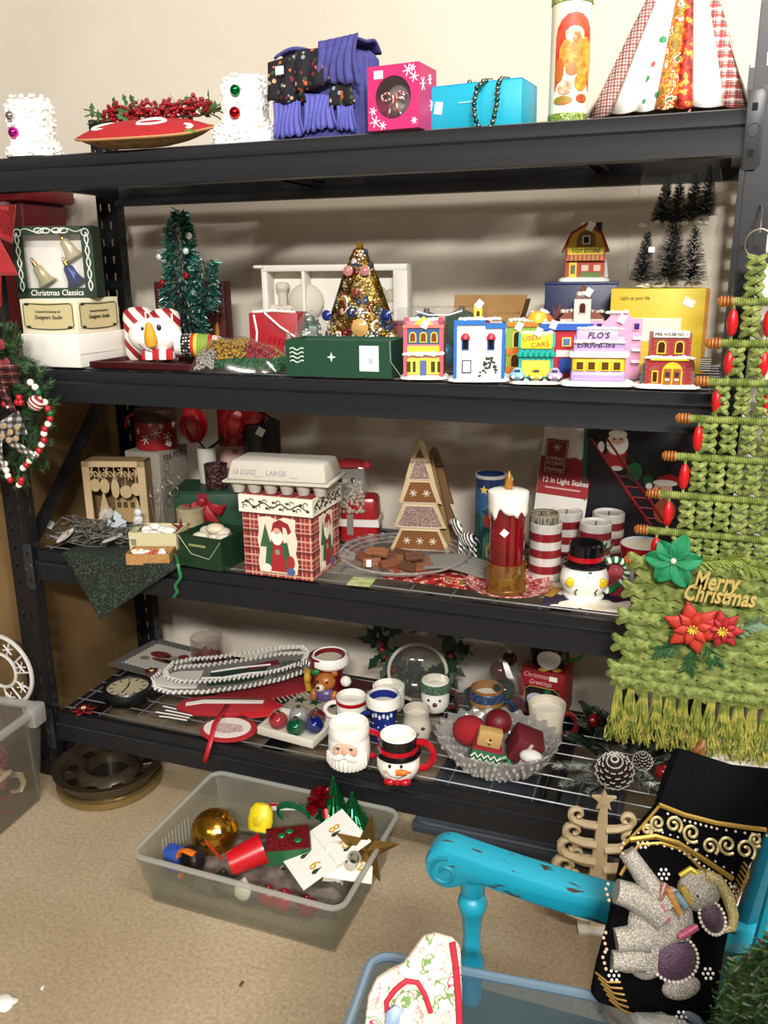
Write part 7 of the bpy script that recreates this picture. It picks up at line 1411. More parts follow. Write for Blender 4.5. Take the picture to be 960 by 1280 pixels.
p, m = inbin(268, 1040, .10); t = thing('gold_bauble', 'large shiny gold bauble in the left of the plastic bin', 'bauble', p, 0, BGp); G(m).ell(0, 0, 0, 30, 29, 29, 30, 18).o('ball', H('b8862c', .18, .95), t); G(m).t(Rz(20) @ Ry(30)).lathe([(4, 28), (4, 33), (0, 33)], 12).o('cap', GOLD, t); G(m).tube([(6, -29, 8), (18, -26, -8), (24, -22, -20)], 2.4, 5, False, .4).o('red_ribbon', H('a8301c', .5), t); sticker(t, m, 18, -20, 19, 8, 6, 20)
p, m = inbin(326, 1020, .12); t = thing('yellow_toy', 'yellow plastic egg shaped toy at the back of the plastic bin', 'toy', p, 0, BGp); G(m).t(Rx(-20)).lathe([(0, -20), (15, -17), (17, -5), (15, 8), (9, 15), (0, 17)], 22, sy=.6).o('shell', H('d8c41c', .4), t); G(m).t(Tr(0, -9, -2) @ Rx(-20)).ell(0, 0, 0, 7, 3, 8).o('dimple', H('c4ae18', .4), t)
p, m = inbin(360, 1050, .125); t = thing('glitter_box', 'red glitter box with green sides in the middle of the plastic bin', 'box', p, 28, BGp, 8); G(m).box(0, 0, -20, 54, 38, 24).o('box', glitter(['6c0c14', '8c141c', '2a0a0c'], 500, .3, .3), t, bev=1); G(m).box(0, -19.5, -20, 54, 1, 22).o('green_side', H('1d5a34', .5), t); G(m).box(27.5, 0, -20, 1, 38, 22).o('green_side', H('1d5a34', .5), t)
for x, y in ((-8, 4), (12, -6), (2, 10)): G(m).ell(x, y, 4.5, 5, 4, 1.5).o('green_sequin', H('1d8a4c', .2, .6), t)
p, m = inbin(308, 1070, .10); t = thing('red_cup', 'bright red plastic cup lying below the gold bauble', 'cup', p, 40, BGp, 0, 75); G(m).lathe([(0, -22), (15, -22), (19, 22), (17.5, 22), (14, -20), (0, -20)], 26).o('cup', H('b8101c', .3), t); G(m).lathe([(19, 20), (20.4, 20), (20.4, 23), (19, 23)], 26).o('lip', H('b8101c', .3), t)
p, m = inbin(240, 1075, .085); t = thing('napkin_ring', 'orange strap curled around a black ring in the left of the bin', 'ring', p, -20, BGp); G(m).t(Rx(70)).lathe([(14, -6), (16, -6), (16, 8), (14, 8), (14, -6)], 26).o('black_ring', H('141416', .4), t); G(m).tube([(-16, -8, -30), (-18, -10, -6), (-12, -10, 12), (0, -10, 18), (12, -6, 16)], 5, 6, False, .3).o('orange_strap', H('d86a1c', .5), t)
p, m = inbin(212, 1078, .07); t = thing('blue_block', 'blue plastic block showing through the left wall of the bin', 'toy', p, 0, BGp); G(m).box(2, 0, -14, 22, 16, 30).o('block', H('2a4a9c', .5), t, bev=2); G(m).lathe([(5, 0), (5, 3), (0, 3)], 12, (2, 0, 16)).o('stud', H('2a4a9c', .5), t)
p, m = inbin(405, 1060, .125); NUM = H('c8a02c', .5); t = thing('advent_card', 'white advent card sheet with gold numbers 8, 15, 7 and 6', 'card', p, -42, BGp, 20, -4); G(m).box(0, 0, 0, 84, 98, 1.2).o('card', H('eeece4', .6), t); G(m).box(0, 0, 1.2, .8, 96, .2).o('fold_line', H('c9c6bc', .6), t); G(m).box(0, 0, 1.2, 72, .8, .2).o('fold_line', H('c9c6bc', .6), t)
for s_, x, y in (('8', -18, 24), ('15', 18, 24), ('7', -18, -22), ('6', 18, -22)):
    text(s_, 22*m, NUM, t, Tr(x*m, y*m, 1.6*m) @ Rx(-90), 'number', bold=.0003); G(m).slab(pine(x+10, y-8, 4, 8, 3), .4, 1.3).o('tree_print', H('2a3a2c', .6), t)
p, m = inbin(436, 1082, .112); t = thing('advent_card', 'second white advent card sheet with gold numbers at the bin corner', 'card', p, 20, BGp, 14, 10); G(m).box(0, 0, 0, 60, 44, 1.2).o('card', H('eae7dd', .6), t); text('9', 20*m, NUM, t, Tr(-14*m, 0, 1.6*m) @ Rx(-90), 'number', bold=.0003); text('2', 20*m, NUM, t, Tr(14*m, 0, 1.6*m) @ Rx(-90), 'number', bold=.0003)
p, m = inbin(352, 1080, .075); p.y += .02; t = thing('white_ribbon', 'rolled cream ribbon pressed against the front wall of the bin', 'ribbon', p, 0, BGp)
for i in range(7): G(m).tube([(-34+i*12, -6, -16-3*i), (-20+i*13, -10, 12-3*i), (4+i*12, -4, 18-4*i), (26+i*9, 4, 2-4*i)], 6, 6, False, .25).o('ribbon_fold', H(('d9d4c4', 'c4cfc0', 'e4e0d4')[i % 3], .7), t)
p, m = inbin(404, 1005, .135); t = thing('foil_flower', 'red foil gift bow standing at the back wall of the bin', 'gift bow', p, 0, BGp); rnd = random.Random(12)
for i in range(34): a = rnd.uniform(0, 6.28); b = rnd.uniform(-.3, 1.3); d_ = Vector((math.cos(a)*math.cos(b), math.sin(a)*math.cos(b), math.sin(b))); G(m).tube([(0, 0, 0), tuple(d_*14+Vector((0, 0, 5))), tuple(d_*22)], 4, 5, False, .25).o('foil_loop', H('8c101c', .22, .7), t)
for px, py, h, lb in ((418, 1020, 52, 'taller green foil tree at the back wall of the bin'), (441, 1030, 42, 'shorter green foil tree beside the gold star in the bin')):
    p, m = inbin(px, py, .10); t = thing('foil_tree', lb, 'christmas tree', p, 0, BGp)
    for k in range(4):
        zz = k*h/4.6; R = 22*(1-k/4.6); g = G(m); g.grid(lambda u, v, R=R, zz=zz: (R*(1-v*.8)*(1+.12*math.sin(u*2*PI*9))*math.cos(u*2*PI), R*(1-v*.8)*(1+.12*math.sin(u*2*PI*9))*math.sin(u*2*PI), zz+v*h/2.6), 54, 3, True); g.o('foil_tier', H('0c5a30', .2, .7), t)
    G(m).ell(0, 0, h, 2.5, 2.5, 5).o('tip', H('0c5a30', .2, .7), t)
p, m = inbin(457, 1062, .135); t = thing('gold_star', 'folded gold star leaning over the right rim of the bin', 'star', p, 20, BGp, -25, 12)
for k in range(5):
    a0, a1, a2 = rad(90+72*k), rad(90+72*k-36), rad(90+72*k+36); T_ = (44*math.cos(a0), 0, 44*math.sin(a0)); A = (16*math.cos(a1), 0, 16*math.sin(a1)); B = (16*math.cos(a2), 0, 16*math.sin(a2))
    G(m).add([T_, A, (0, -10, 0), B], [(0, 1, 2), (0, 2, 3)]).add([T_, A, (0, 10, 0), B], [(2, 1, 0), (3, 2, 0)]).o('star_point', H('8a6c34', .3, .85), t, ang=5)
p, m = inbin(440, 1078, .13); t = thing('silver_tube', 'short silver metal tube standing beside the gold star', 'tube', p, 0, BGp, 25, 25); G(m).lathe([(7, -30), (8, -30), (8, 16), (6.6, 16), (6.6, -28)], 20).o('tube', H('b8b4aa', .2, .9), t); G(m).lathe([(8, 14), (8.6, 14), (8.6, 17), (8, 17)], 20).o('collar', SILV, t)
LOWER = [('2a3a2c', 280, 1100), ('8c2020', 330, 1128), ('15151a', 318, 1105), ('e0dccf', 306, 1112), ('7c1420', 375, 1145), ('a0202c', 352, 1130), ('1a1a20', 355, 1100), ('c8402c', 296, 1096)]
for i, (c, px, py) in enumerate(LOWER):
    p, m = inbin(px, py, .035); nm = ('dark green', 'red', 'black', 'white', 'wine red', 'bright red', 'glossy black', 'orange red')[i]; o = G(m).ell(0, 0, 0, 16, 13, 14, 16, 10).ell(0, 0, 14, 4, 4, 3, 8, 5).o('small_bauble', H(c, .2)); o.location = p; tag(o, nm+' small bauble at the bottom of the plastic bin', 'bauble', BGp)
p, m = inbin(320, 1048, .04); o = G(m); lump(o, [(70, 0), (74, 14), (60, 26), (30, 30)], 30, .12, 1.4, .7, 5); o = o.o('tissue_filling', H('6a6258', .85, 0, .4, 60, .5, '4a3a34', vs=30)); o.location = (.80, -.203, .006); tag(o, 'crumpled dark tissue filling the bottom of the plastic bin', 'tissue'); o['kind'] = 'stuff'
p, m = inbin(330, 1020, .10); t = thing('tinsel_loop', 'green wire loop and white card edge behind the glitter box', 'ornament', p, 0, BGp)
for k in range(3): G(m).tube([(36+22*math.cos(a*.5), 10, 2+k*3+12*math.sin(a*.5)) for a in range(9)], 1.6, 5).o('green_loop', H('145a34', .35), t)
G(m).t(Tr(14, 12, 4) @ Ry(-14)).box(0, 0, 0, 60, 2, 9).o('white_card', H('e6e2da', .6), t); G(m).t(Tr(14, 10.6, 11) @ Ry(-14)).box(0, 0, 0, 60, 1, 3).o('red_edge', RED, t)
# scraps and sheet on the floor
p, m = F(0, 580, 1048); o = G(m); lump(o, [(16, 0), (16, 2), (9, 5)], 16, .18, 1.2, .6, 4); o = o.o('tissue_scrap', H('b8847c', .8)); o.location = p; tag(o, 'crumpled pink tissue scrap on the floor under the front beam', 'scrap')
p, m = F(0, 6, 1256); o = G(m); lump(o, [(14, 0), (14, 3), (8, 7)], 14, .2, 1, .8, 4); o = o.o('paper_scrap', H('eceae4', .7)); o.location = p; tag(o, 'torn white paper scrap on the concrete at bottom left', 'scrap')
p, m = F(0, 50, 1236); o = G(m).add([(0, 0, .5), (5, -2, .5), (2, 8, 2)], [(0, 1, 2)]).o('paper_chip', H('eceae4', .7), sol=.6); o.location = p; tag(o, 'tiny white paper chip beside the torn paper scrap', 'scrap')
p, m = F(0, 302, 1230); o = G(m).box(0, 0, 0, 4, 8, 1).box(1, 1, 1, 2, 3, .5).o('wood_chip', H('6a3a20', .7)); o.location = p; tag(o, 'small brown wood chip on the concrete floor', 'scrap')
t = thing('grey_lid', 'large blue grey plastic lid lying on the floor under the bottom shelf', 'lid', (1.32, .26, 0), 0); G().box(0, 0, 0, .52, .34, .03).o('panel', H('4a525c', .5), t, bev=.008); G().tube([(x, y, .03) for x, y in rrect(.5, .32, .03)], .006, 6, True).o('raised_edge', H('525a64', .5), t)
# wooden scroll tree
p, m = F(0, 742, 1160); m *= 1.07; t = thing('scroll_tree', 'cut-out plywood Christmas tree with scrolled branches on a white foot', 'christmas tree', p, 14); PLY = H('d6c29c', .6, 0, .05, 200, .3, 'ccb68e', vs=12)
G(m).box(2, 0, 0, 42, 26, 5).o('foot', H('d9d2c4', .6), t, bev=.5); G(m).prism([(-5, 5), (13, 5), (11, 60), (8, 130), (6, 166), (-2, 166), (-5, 130), (-10, 60)], 5, -2.5).o('trunk', PLY, t); G(m).prism(star(5, 14, 6, 90, 2, 172), 5, -2.5).o('star', PLY, t)
def scroll(x, z, s, dirn):
    P = [(x, 0, z)]
    P += [(x+dirn*s*.5, 0, z+s*.05), (x+dirn*s*.95, 0, z+s*.22)]
    c = (x+dirn*s*.85, z+s*.55)
    for i in range(11): a = rad(-60+i*34); r = s*.34*(1-i/16); P.append((c[0]+dirn*r*math.cos(a), 0, c[1]+r*math.sin(a)))
    G(m).tube(P, [max(3.2, s*.2*(1.1-.05*i)) for i in range(len(P))], 6, False, .8).o('scroll_branch', PLY, t)
for z, s in ((14, 26), (34, 36), (56, 26), (64, 38), (88, 24), (92, 34), (114, 30), (138, 26)): scroll(-4, z, s, -1)
for z, s in ((22, 32), (44, 24), (54, 36), (82, 33), (108, 30), (134, 26)): scroll(6, z, s, 1)
# ================================================================ right side and foreground
o = G().box(1.915, -.036, 0, .31, .008, 1.43).o('foam_board', H('e4e2dc', .7)); tag(o, 'white foam board standing behind the macrame beside the right post', 'board')
# macrame tree
MX, MY = 1.757, -.075; t = thing('macrame_tree', 'green macrame Christmas tree hanging with red beads, poinsettias and fringe', 'wall hanging', (MX, MY, 0), 0)
MAC = H('5f7028', .85, 0, .6, 700, .6, '949f54', vs=60); MAC2 = H('5a6a2a', .85, 0, .6, 900, .6, '8d9852', vs=60); rnd = random.Random(90)
G().tube([(.022*math.cos(a*PI/14), .006*math.sin(a*PI/14)*0, 1.477+.024*math.sin(a*PI/14)) for a in range(28)], .0016, 6, True).o('metal_ring', H('c9c4b8', .2, .9), t); G().tube([(0, .0, 1.5), (.001, .03, 1.535), (0, .06, 1.545)], .0016, 6).tube([(0, 0, 1.5), (0, -.004, 1.495)], .0016, 6).o('wire_hook', SILV, t)
def knot(g, x, z, w, h, y=0):
    r = h*.27; j = lambda s: rnd.uniform(-s, s)
    for s in (-1, 1):
        g.tube([(x+s*w*.50, y+.002, z-h*.40+j(.001)), (x+s*w*.30, y-.005, z-h*.08), (x-s*w*.05, y-.0085+s*.002, z+h*.20+j(.001)), (x-s*w*.40, y-.003, z+h*.42), (x-s*w*.5, y+.003, z+h*.5)], [r*.75, r, r*1.1, r*.95, r*.6], 6)
rods = []
for i, (px, py) in enumerate(((908, 377), (893, 429), (878, 477), (855, 523), (838, 570), (818, 617), (803, 662), (790, 700))):
    q = ony(px, py, MY); rods.append((q.z, MX-q.x+.006))
def column(x, z1, z0, w):
    g = G(); n = max(2, round((z1-z0)/.0165)); h = (z1-z0)/n
    for k in range(n): knot(g, x, z0+(k+.5)*h, w, h*1.15)
    g.o('knot_column', MAC2, t)
column(0, 1.455, rods[0][0]+.006, .03)
WOODB = H('a86a2c', .45, 0, .05, 200, .4, '8a4e1c', vs=30)
for i, (z, hw) in enumerate(rods):
    g = G(); L = 2*hw-.03; n = int(L/.0042); prof = []
    P = []; R = []
    for k in range(n*2+1): P.append((-L/2+L*k/(n*2), 0, z)); R.append(.0088 if k % 2 else .0066)
    g.tube(P, R, 8).o('wrapped_rod', MAC, t)
    for s in (-1, 1):
        pr = [(0, 0), (.004, 0)]
        for k in range(4): pr += [(.0095+.001*math.sin(k*1.0+.6), .002+k*.0058), (.0105, .0045+k*.0058), (.0072, .0068+k*.0058)]
        pr += [(.006, .027), (0, .028)]
        G().t(Tr(s*(hw-.018), 0, z) @ Ry(90*s)).lathe(pr, 14).o('wooden_end_bead', WOODB, t)
    if i < 7:
        zn, hn = rods[i+1]; zt, zb = z-.01, zn+.01; nc = i+1; span = hw-.02
        for c in range(nc):
            x = 0 if nc == 1 else -span*.62+span*1.24*c/(nc-1) if nc > 2 else (-.018+.036*c)
            column(x, zt, zb, min(.03, 1.05*span/nc+.004) if nc > 1 else .03)
        for s in (-1, 1):
            G().t(Tr(s*(hw-.034 if i else .03), -.003, (zt+zb)/2)).ell(0, 0, 0, .0098, .0098, (zt-zb)*.46, 12, 10).o('red_bead', H('b81018', .35), t); G().tube([(s*(hw-.034 if i else .03), -.003, zt+.006), (s*(hw-.034 if i else .03), -.003, zb-.006)], .0025, 5).o('bead_cord', MAC, t)
# woven base panel
z1 = rods[-1][0]-.006; zb = .60
rows = 10
for r in range(rows):
    f = r/(rows-1); z = z1-(z1-zb)*f; hw = rods[-1][1]-.012+.028*f; g = G(); n = 9
    for c in range(n):
        x = -hw+2*hw*(c+.5+(.25 if r % 2 else -.25))/n; knot(g, x, z, 2*hw/n*1.12, (z1-zb)/rows*1.3, .003*(r % 2)+rnd.uniform(-.002, .002))
    g.o('knot_row', MAC2, t)
for k in range(34):
    x = -(rods[-1][1]-.02)+2*(rods[-1][1]-.02)*k/33; G().tube([(x, .011, z1), (x*1.12, .011, zb)], .0042, 5).o('inner_cord', H('3a4a1a', .9), t)
FRM = H('5e6e22', .85, 0, .3, 500, .7, 'a09a44', vs=50); hw = rods[-1][1]+.016
for c in range(15):
    x0 = -hw+2*hw*(c+.5)/15; g = G()
    for k in range(26):
        xx = x0+rnd.uniform(-.006, .006); ph = rnd.uniform(0, 6.28); L = rnd.uniform(.10, .135); sx = rnd.uniform(-.022, .022); P = []
        for q in range(8): v = q/7; P.append((xx+sx*v**1.2+.005*math.sin(ph+v*12)*v, -.004+rnd.uniform(-.001, .001)-.012*math.sin(v*2.2)+rnd.uniform(-.012, .01)*v, .605-L*v))
        g.tube(P, .0017, 4)
    g.o('fringe_tassel', FRM, t, kind='stuff'); g = G(); knot(g, x0, .607, .03, .024, -.004); g.o('tassel_knot', MAC2, t)
def mpt(px, py, y): q = ony(px, py, MY+y); return q-Vector((MX, MY, 0)), mpp(q)
# green bow of felt leaves
q, m = mpt(842, 699, -.02)
for k, (a, L) in enumerate(((8, 34), (70, 36), (128, 30), (176, 34), (236, 34), (300, 38))):
    G(m).t(Matrix.Translation(q/m) @ Ry(-a) ).grid(lambda u, v, L=L: (L*v, -3-4*abs(2*u-1)-5*math.sin(v*PI), (2*u-1)*12*math.sin(PI*(v*.93+.03))**.8), 6, 10).o('felt_leaf', H('0f7a4c', .7), t, sol=.8)
G(m).t(Matrix.Translation(q/m)).ell(0, -8, 0, 4, 4, 4).o('bow_knot', H('b8c4a8', .4), t)
def pointy(px, py, R, n, c, ph=0, y=-.02):
    q, m = mpt(px, py, y); T0 = Matrix.Translation(q/m)
    for lay, (sc, n_) in enumerate(((1, n), (.66, n))):
        for k in range(n_): G(m).t(T0 @ Tr(0, -3*lay, 0) @ Ry(360*k/n_+ph+lay*180/n_)).grid(lambda u, v, sc=sc: (R*sc*v, -2-6*math.sin(v*2.6)+2*abs(2*u-1), (2*u-1)*R*.27*sc*math.sin(PI*v**.8*.98+.02)), 4, 8).o('poinsettia_petal', H(c, .6), t, sol=.6)
    for k in range(9): G(m).t(T0 @ Ry(k*40)).tube([(1.5, -9, 0), (6, -14, 0)], 1.1, 5).o('stamen', H('c9b03c', .5), t)
pointy(866, 783, 36, 6, 'b03020', 15); pointy(903, 785, 26, 7, 'a02024', 0)
def sprig(px, py, a, L, c, n=80, y=-.016):
    q, m = mpt(px, py, y); g = G(m).t(Matrix.Translation(q/m) @ Ry(-a)); g.tube([(0, 0, 0), (L, -3, 0)], 1, 5)
    for k in range(n): v = rnd.random(); s = rnd.choice((-1, 1)); g.tube([(L*v, -3*v, 0), (L*v+8, -5+rnd.uniform(-4, 2), s*rnd.uniform(6, 11))], .55, 3)
    g.o('pine_sprig', H(c, .6), t)
sprig(870, 705, 15, 60, '7c8a34'); sprig(900, 700, -8, 60, '7c8a34'); sprig(850, 808, 200, 30, '2a5a34', 50); sprig(868, 812, 260, 28, '2a5a34', 50); sprig(884, 808, 300, 26, '2a5a34', 50); sprig(915, 790, 30, 36, '6a8a6c', 60)
for s_, px, py, w_, sz in (('Merry', 894, 728, 54, 36), ('Christmas', 898, 745, 84, 32)):
    q, m = mpt(px, py, -.036); text(s_, sz*.95*m, H('c9b06a', .35, .3), t, Matrix.Translation(q), 'script_lettering', .0025, w_*m, .3, .0009)
# ---------------------------------------------------------------- turquoise chair
TQ = H('148aa2', .4, 0, .12, 60); AY = -.755; t = thing('armchair', 'turquoise painted wooden armchair with scrolled arms and turned posts', 'chair', (1.60, -1.0, 0), 0); LX = -1.60; LY = 1.0
TQW = blotch([(0, '3a2a20'), (.335, '3a2a20'), (.345, '148aa2'), (1, '1592ac')], 26, .4, 5, 0, .1, (1, 5, 5))
def armp(y):
    top = []; bot = []
    for k in range(13): f = k/12; x = 1.405+.425*f; zc = .632-.034*math.sin(f*2.2)+.014*f; top.append((x, zc+.021)); bot.append((x, zc-.02))
    sc = [(1.400+.031*math.cos(rad(a)), .620+.033*math.sin(rad(a))) for a in range(95, 300, 17)]
    pts = list(reversed(top))+sc+bot[1:]
    G().t(Tr(LX, LY, 0)).prism(pts, .05, y-.025).o('arm', TQW, t, bev=.009)
    S_ = [(1.401+.023*(1-k/20)*math.cos(rad(80+k*30)), .617+.024*(1-k/20)*math.sin(rad(80+k*30))) for k in range(17)]
    G().t(Tr(LX, LY, 0)).tube([(x, y-.0245, z) for x, z in S_], .0035, 6).o('arm_scroll', H('11788c', .4), t)
    G().t(Tr(LX+1.436, LY+y, 0)).lathe([(0, .385), (.017, .385), (.017, .43), (.02, .455), (.014, .47), (.0125, .50), (.015, .535), (.019, .545), (.022, .556), (.019, .567), (.014, .571), (.018, .58), (.018, .6), (0, .6)], 20).o('arm_post', TQ, t)
for y in (AY, AY-.50): armp(y)
G().t(Tr(LX, LY, 0)).box(1.60, AY-.25, .345, .42, .56, .04).o('seat', H('36463f', .9, 0, .3, 200), t, bev=.012, label='dark green upholstered seat')
for x in (1.43, 1.77):
    for y in (AY-.01, AY-.49): G().t(Tr(LX+x, LY+y, 0)).lathe([(0, 0), (.012, 0), (.016, .06), (.022, .12), (.017, .16), (.022, .2), (.02, .345), (0, .345)], 16).o('leg', TQ, t)
for y in (AY, AY-.50): G().t(Tr(LX, LY, 0)).tube([(1.772, y, .37), (1.785, y, .55), (1.812, y, .75), (1.85, y, .98)], .014, 8).o('back_stile', H('0f5f74', .4), t)  # same turquoise paint, its colour darkened to stand in for shadow on the stiles
G().t(Tr(LX, LY, 0)).grid(lambda u, v: (1.82+.03*v+.012*math.sin(u*PI), AY-.5*u, .86+.13*v+.02*math.sin(u*PI)*v), 14, 4).o('crest_rail', H('0f5f74', .4), t, sol=.02)  # shadow put into the colour here too, as on the stiles
for k in range(5): G().t(Tr(LX, LY, 0)).tube([(1.776, AY-.08-.085*k, .38), (1.825, AY-.08-.085*k, .87)], .008, 8).o('back_spindle', TQ, t)
# green tinsel cloth over the chair back
g = G(); rnd = random.Random(61)
def dr(u, v):
    z = .46+.62*v; x = 1.775+.075*max(0, (z-.43)/.55)**1.3; ys = AY-.05-.62*max(0, z-.5); return (x-.026+.004*math.sin(u*40+v*23), ys+(-1.27-ys)*u+.006*math.sin(v*19), z+.004*math.sin(u*33))
g.grid(dr, 30, 30).grid(lambda u, v: (dr(u, v)[0]+.012, dr(u, v)[1], dr(u, v)[2]), 30, 30)
o = thing('tinsel_cloth', 'green glittery tinsel cloth draped over the right side of the chair back', 'cloth', (1.80, -1.0, .46)); TCB = Vector((1.80, -1.0, .46))
G().grid(lambda u, v: Vector(dr(u, v))-TCB, 34, 40).o('backing', blotch([(0, '2a3c20'), (.45, '3f5a2c'), (.55, '5c7a44'), (.64, '7c8a6c')], 40, .7, 4), o, sol=.012)
g = G()
for i in range(4200):
    b = Vector(dr(rnd.random(), rnd.random()))-TCB+Vector((-.007, 0, 0)); d = Vector((-.6, rnd.uniform(-.6, .9), rnd.uniform(-1.4, .5))).normalized(); s = d.cross(Vector((rnd.uniform(-1, 1), rnd.uniform(-1, 1), rnd.uniform(-1, 1)))).normalized()*.0012; e = b+d*rnd.uniform(.008, .016)
    g.mi(rnd.choice((0, 0, 0, 1, 1, 2))).add([b-s, b+s, e+s, e-s], [(0, 1, 2, 3)])
g.o('tinsel', [H('3a5a2c', .5, .2), H('557a3c', .45, .2), H('a8b89c', .35, .4)], o, kind='stuff')
# ---------------------------------------------------------------- elephant stocking
OC = CP+ray(850, 1100)*1.03; up = (UP+FW*.22).normalized(); nx = RT.copy(); ny = up.cross(nx).normalized()      # local x right, z up, y away
M3 = Matrix((nx, -ny if (-ny).dot(FW) > 0 else ny, up)).transposed().to_4x4(); M3.translation = OC
t = bpy.data.objects.new('elephant_stocking', None); COL.objects.link(t); t.empty_display_size = .02; t.matrix_world = M3; tag(t, 'black velvet stocking with gold border and beaded elephant propped on the chair', 'stocking'); m = 1.03/FPX
VEL = H('050507', 1, 0, .2, 301); VEL2 = H('0a0a0c', 1, 0, .2, 301)
for q in (VEL, VEL2): q.node_tree.nodes['Principled BSDF'].inputs['Specular IOR Level'].default_value = .08
def sp(px, py): return (px-850, 1100-py)
body = [sp(*q) for q in ((860, 940), (842, 975), (828, 1012), (800, 1040), (782, 1070), (772, 1105), (760, 1150), (744, 1195), (734, 1232), (742, 1241), (790, 1254), (840, 1267), (874, 1268), (886, 1240), (898, 1190), (914, 1140), (940, 1085), (965, 1042), (990, 1000), (992, 968), (930, 962))]
G(m).prism(body, 20, 0).o('velvet', VEL, t, bev=5)
G(m).prism([sp(*q) for q in ((861, 943), (843, 978), (829, 1010), (900, 1030), (966, 1040), (990, 1000), (990, 970), (930, 965))], 3, -3).o('cuff', VEL2, t, bev=1)
GT = H('a8863c', .35, .6); PEARL = H('d9cfc0', .25, .2)
def line(nm, pts, r, mt, y=-2.5): return G(m).tube([(sp(*q)[0], y, sp(*q)[1]) for q in pts], r, 6).o(nm, mt, t)
def sub(pts, n):
    out = []
    for a, b in zip(pts, pts[1:]):
        for i in range(n): out.append((a[0]+(b[0]-a[0])*i/n, a[1]+(b[1]-a[1])*i/n))
    return out+[pts[-1]]
top = [(829, 1010), (860, 1022), (900, 1032), (935, 1037), (962, 1040)]; low = [(790, 1052), (822, 1048), (850, 1056), (885, 1078), (915, 1098)]
line('gold_edging', top, 3.2, GT); line('gold_edging', low, 3.6, GT); line('gold_edging', [(775, 1094), (800, 1058), (828, 1056), (855, 1064), (880, 1090), (900, 1115)], 2.2, GT); line('gold_edging', [(829, 1012), (806, 1036), (782, 1058)], 2, GT)
def beads(nm, pts, r, mt, step=6):
    Q = sub(pts, 6); acc = 0; pv = Q[0]; g = G(m)
    for q in Q:
        acc += math.hypot(q[0]-pv[0], q[1]-pv[1]); pv = q
        if acc >= step: acc = 0; x, z = sp(*q); g.ell(x, -3, z, r, r, r, 7, 5)
    g.o(nm, mt, t, kind='stuff')
beads('pearl_row', [(x, y+7) for x, y in top], 1.8, PEARL); beads('pearl_row', [(x+1, y+9) for x, y in low], 1.8, PEARL); beads('pearl_row', [(x, y-7) for x, y in low], 1.5, PEARL, 7)
def curl(px, py, r, dirn, turns=1.5):
    pts = []
    for i in range(22): a = dirn*i/21*turns*2*PI+1; q = r*(1-i/26); pts.append((px+q*math.cos(a), py+q*math.sin(a)))
    line('gold_curl', pts, 2.1, H('b9a878', .4, .5))
for px, py, r, dn in ((826, 1032, 10, 1), (846, 1034, 11, -1), (868, 1044, 12, 1), (890, 1060, 11, -1), (912, 1058, 12, 1), (934, 1064, 13, -1), (948, 1052, 9, 1), (812, 1040, 7, -1)): curl(px, py, r, dn)
for i in range(9): line('gold_arc', [(926-i*2.6+4, 1078+i*5), (936-i*2.6, 1086+i*5.5), (934-i*3.2, 1098+i*5)], 1.5, H('8a6a34', .4, .5))
for i in range(6): line('gold_arc', [(738+i*3, 1205+i*6), (752+i*3, 1216+i*6), (768+i*2, 1216+i*7)], 1.5, H('8a6a34', .4, .5))
for px, py in ((806, 1056), (869, 1070), (830, 1093), (916, 1113), (761, 1209), (876, 1207), (840, 1255)):
    x, z = sp(px, py); g = G(m)
    for k in range(7): g.ell(x+(6*math.cos(k*PI/3) if k < 6 else 0), -1, z+(6*math.sin(k*PI/3) if k < 6 else 0), 2.1, 1.6, 2.1, 7, 5)
    g.o('sequin_flower', H('e6e2da', .25, .2), t)
EL = dots('8e877c', ['cfc8bc', 'b5ad9f', 'd9d3c8'], 620, .42, .35, .1, .6, .5); MAU = dots('4e3548', ['6a4a60', '584052'], 420, .4, .45, 0, .5, .4)
def pad(nm, px, py, rx, rz, ry, mt, rot=0): x, z = sp(px, py); return G(m).t(Tr(x, -1, z) @ Ry(rot)).ell(0, 0, 0, rx, ry, rz, 22, 14).o(nm, mt, t)
def limb(nm, pts, R, mt=EL): return G(m).tube([(sp(*q)[0], -5, sp(*q)[1]) for q in pts], R, 12, False, 1).o(nm, mt, t)
pad('elephant_body', 822, 1150, 40, 46, 13, EL, 25); pad('elephant_rump', 800, 1180, 28, 34, 12, EL)
limb('elephant_leg', [(784, 1066), (797, 1085), (812, 1108), (828, 1130)], [11, 12, 14, 16]); limb('elephant_leg', [(768, 1112), (785, 1117), (806, 1128), (822, 1142)], [15, 16, 18, 18]); limb('elephant_leg', [(764, 1168), (782, 1166), (804, 1166)], [14, 15, 17]); limb('elephant_leg', [(758, 1190), (774, 1192), (796, 1190)], [11, 13, 15])
for px, py in ((780, 1062), (758, 1110), (752, 1166), (750, 1188)): beads('toe_pearls', [(px+4, py-12), (px-2, py), (px+1, py+13)], 2.2, H('c8a58c', .3), 5)
pad('elephant_head', 872, 1112, 27, 25, 14, EL); e1 = pad('mauve_ear', 834, 1188, 29, 27, 15, MAU); e2 = pad('mauve_ear', 884, 1142, 15, 20, 16, MAU, -20); pad('elephant_belly', 842, 1222, 24, 14, 8, EL, -10)
limb('elephant_trunk', [(878, 1094), (894, 1100), (906, 1118), (911, 1140), (908, 1154), (899, 1156), (897, 1149)], [9, 9, 8, 7, 6, 5, 4], dots('9c8c5c', ['c8b880', 'dccf9c'], 620, .42, .35, .2, .6, .4)); limb('tusk', [(872, 1094), (862, 1086), (848, 1094)], [5, 4, 3], H('c8a83c', .35, .4))
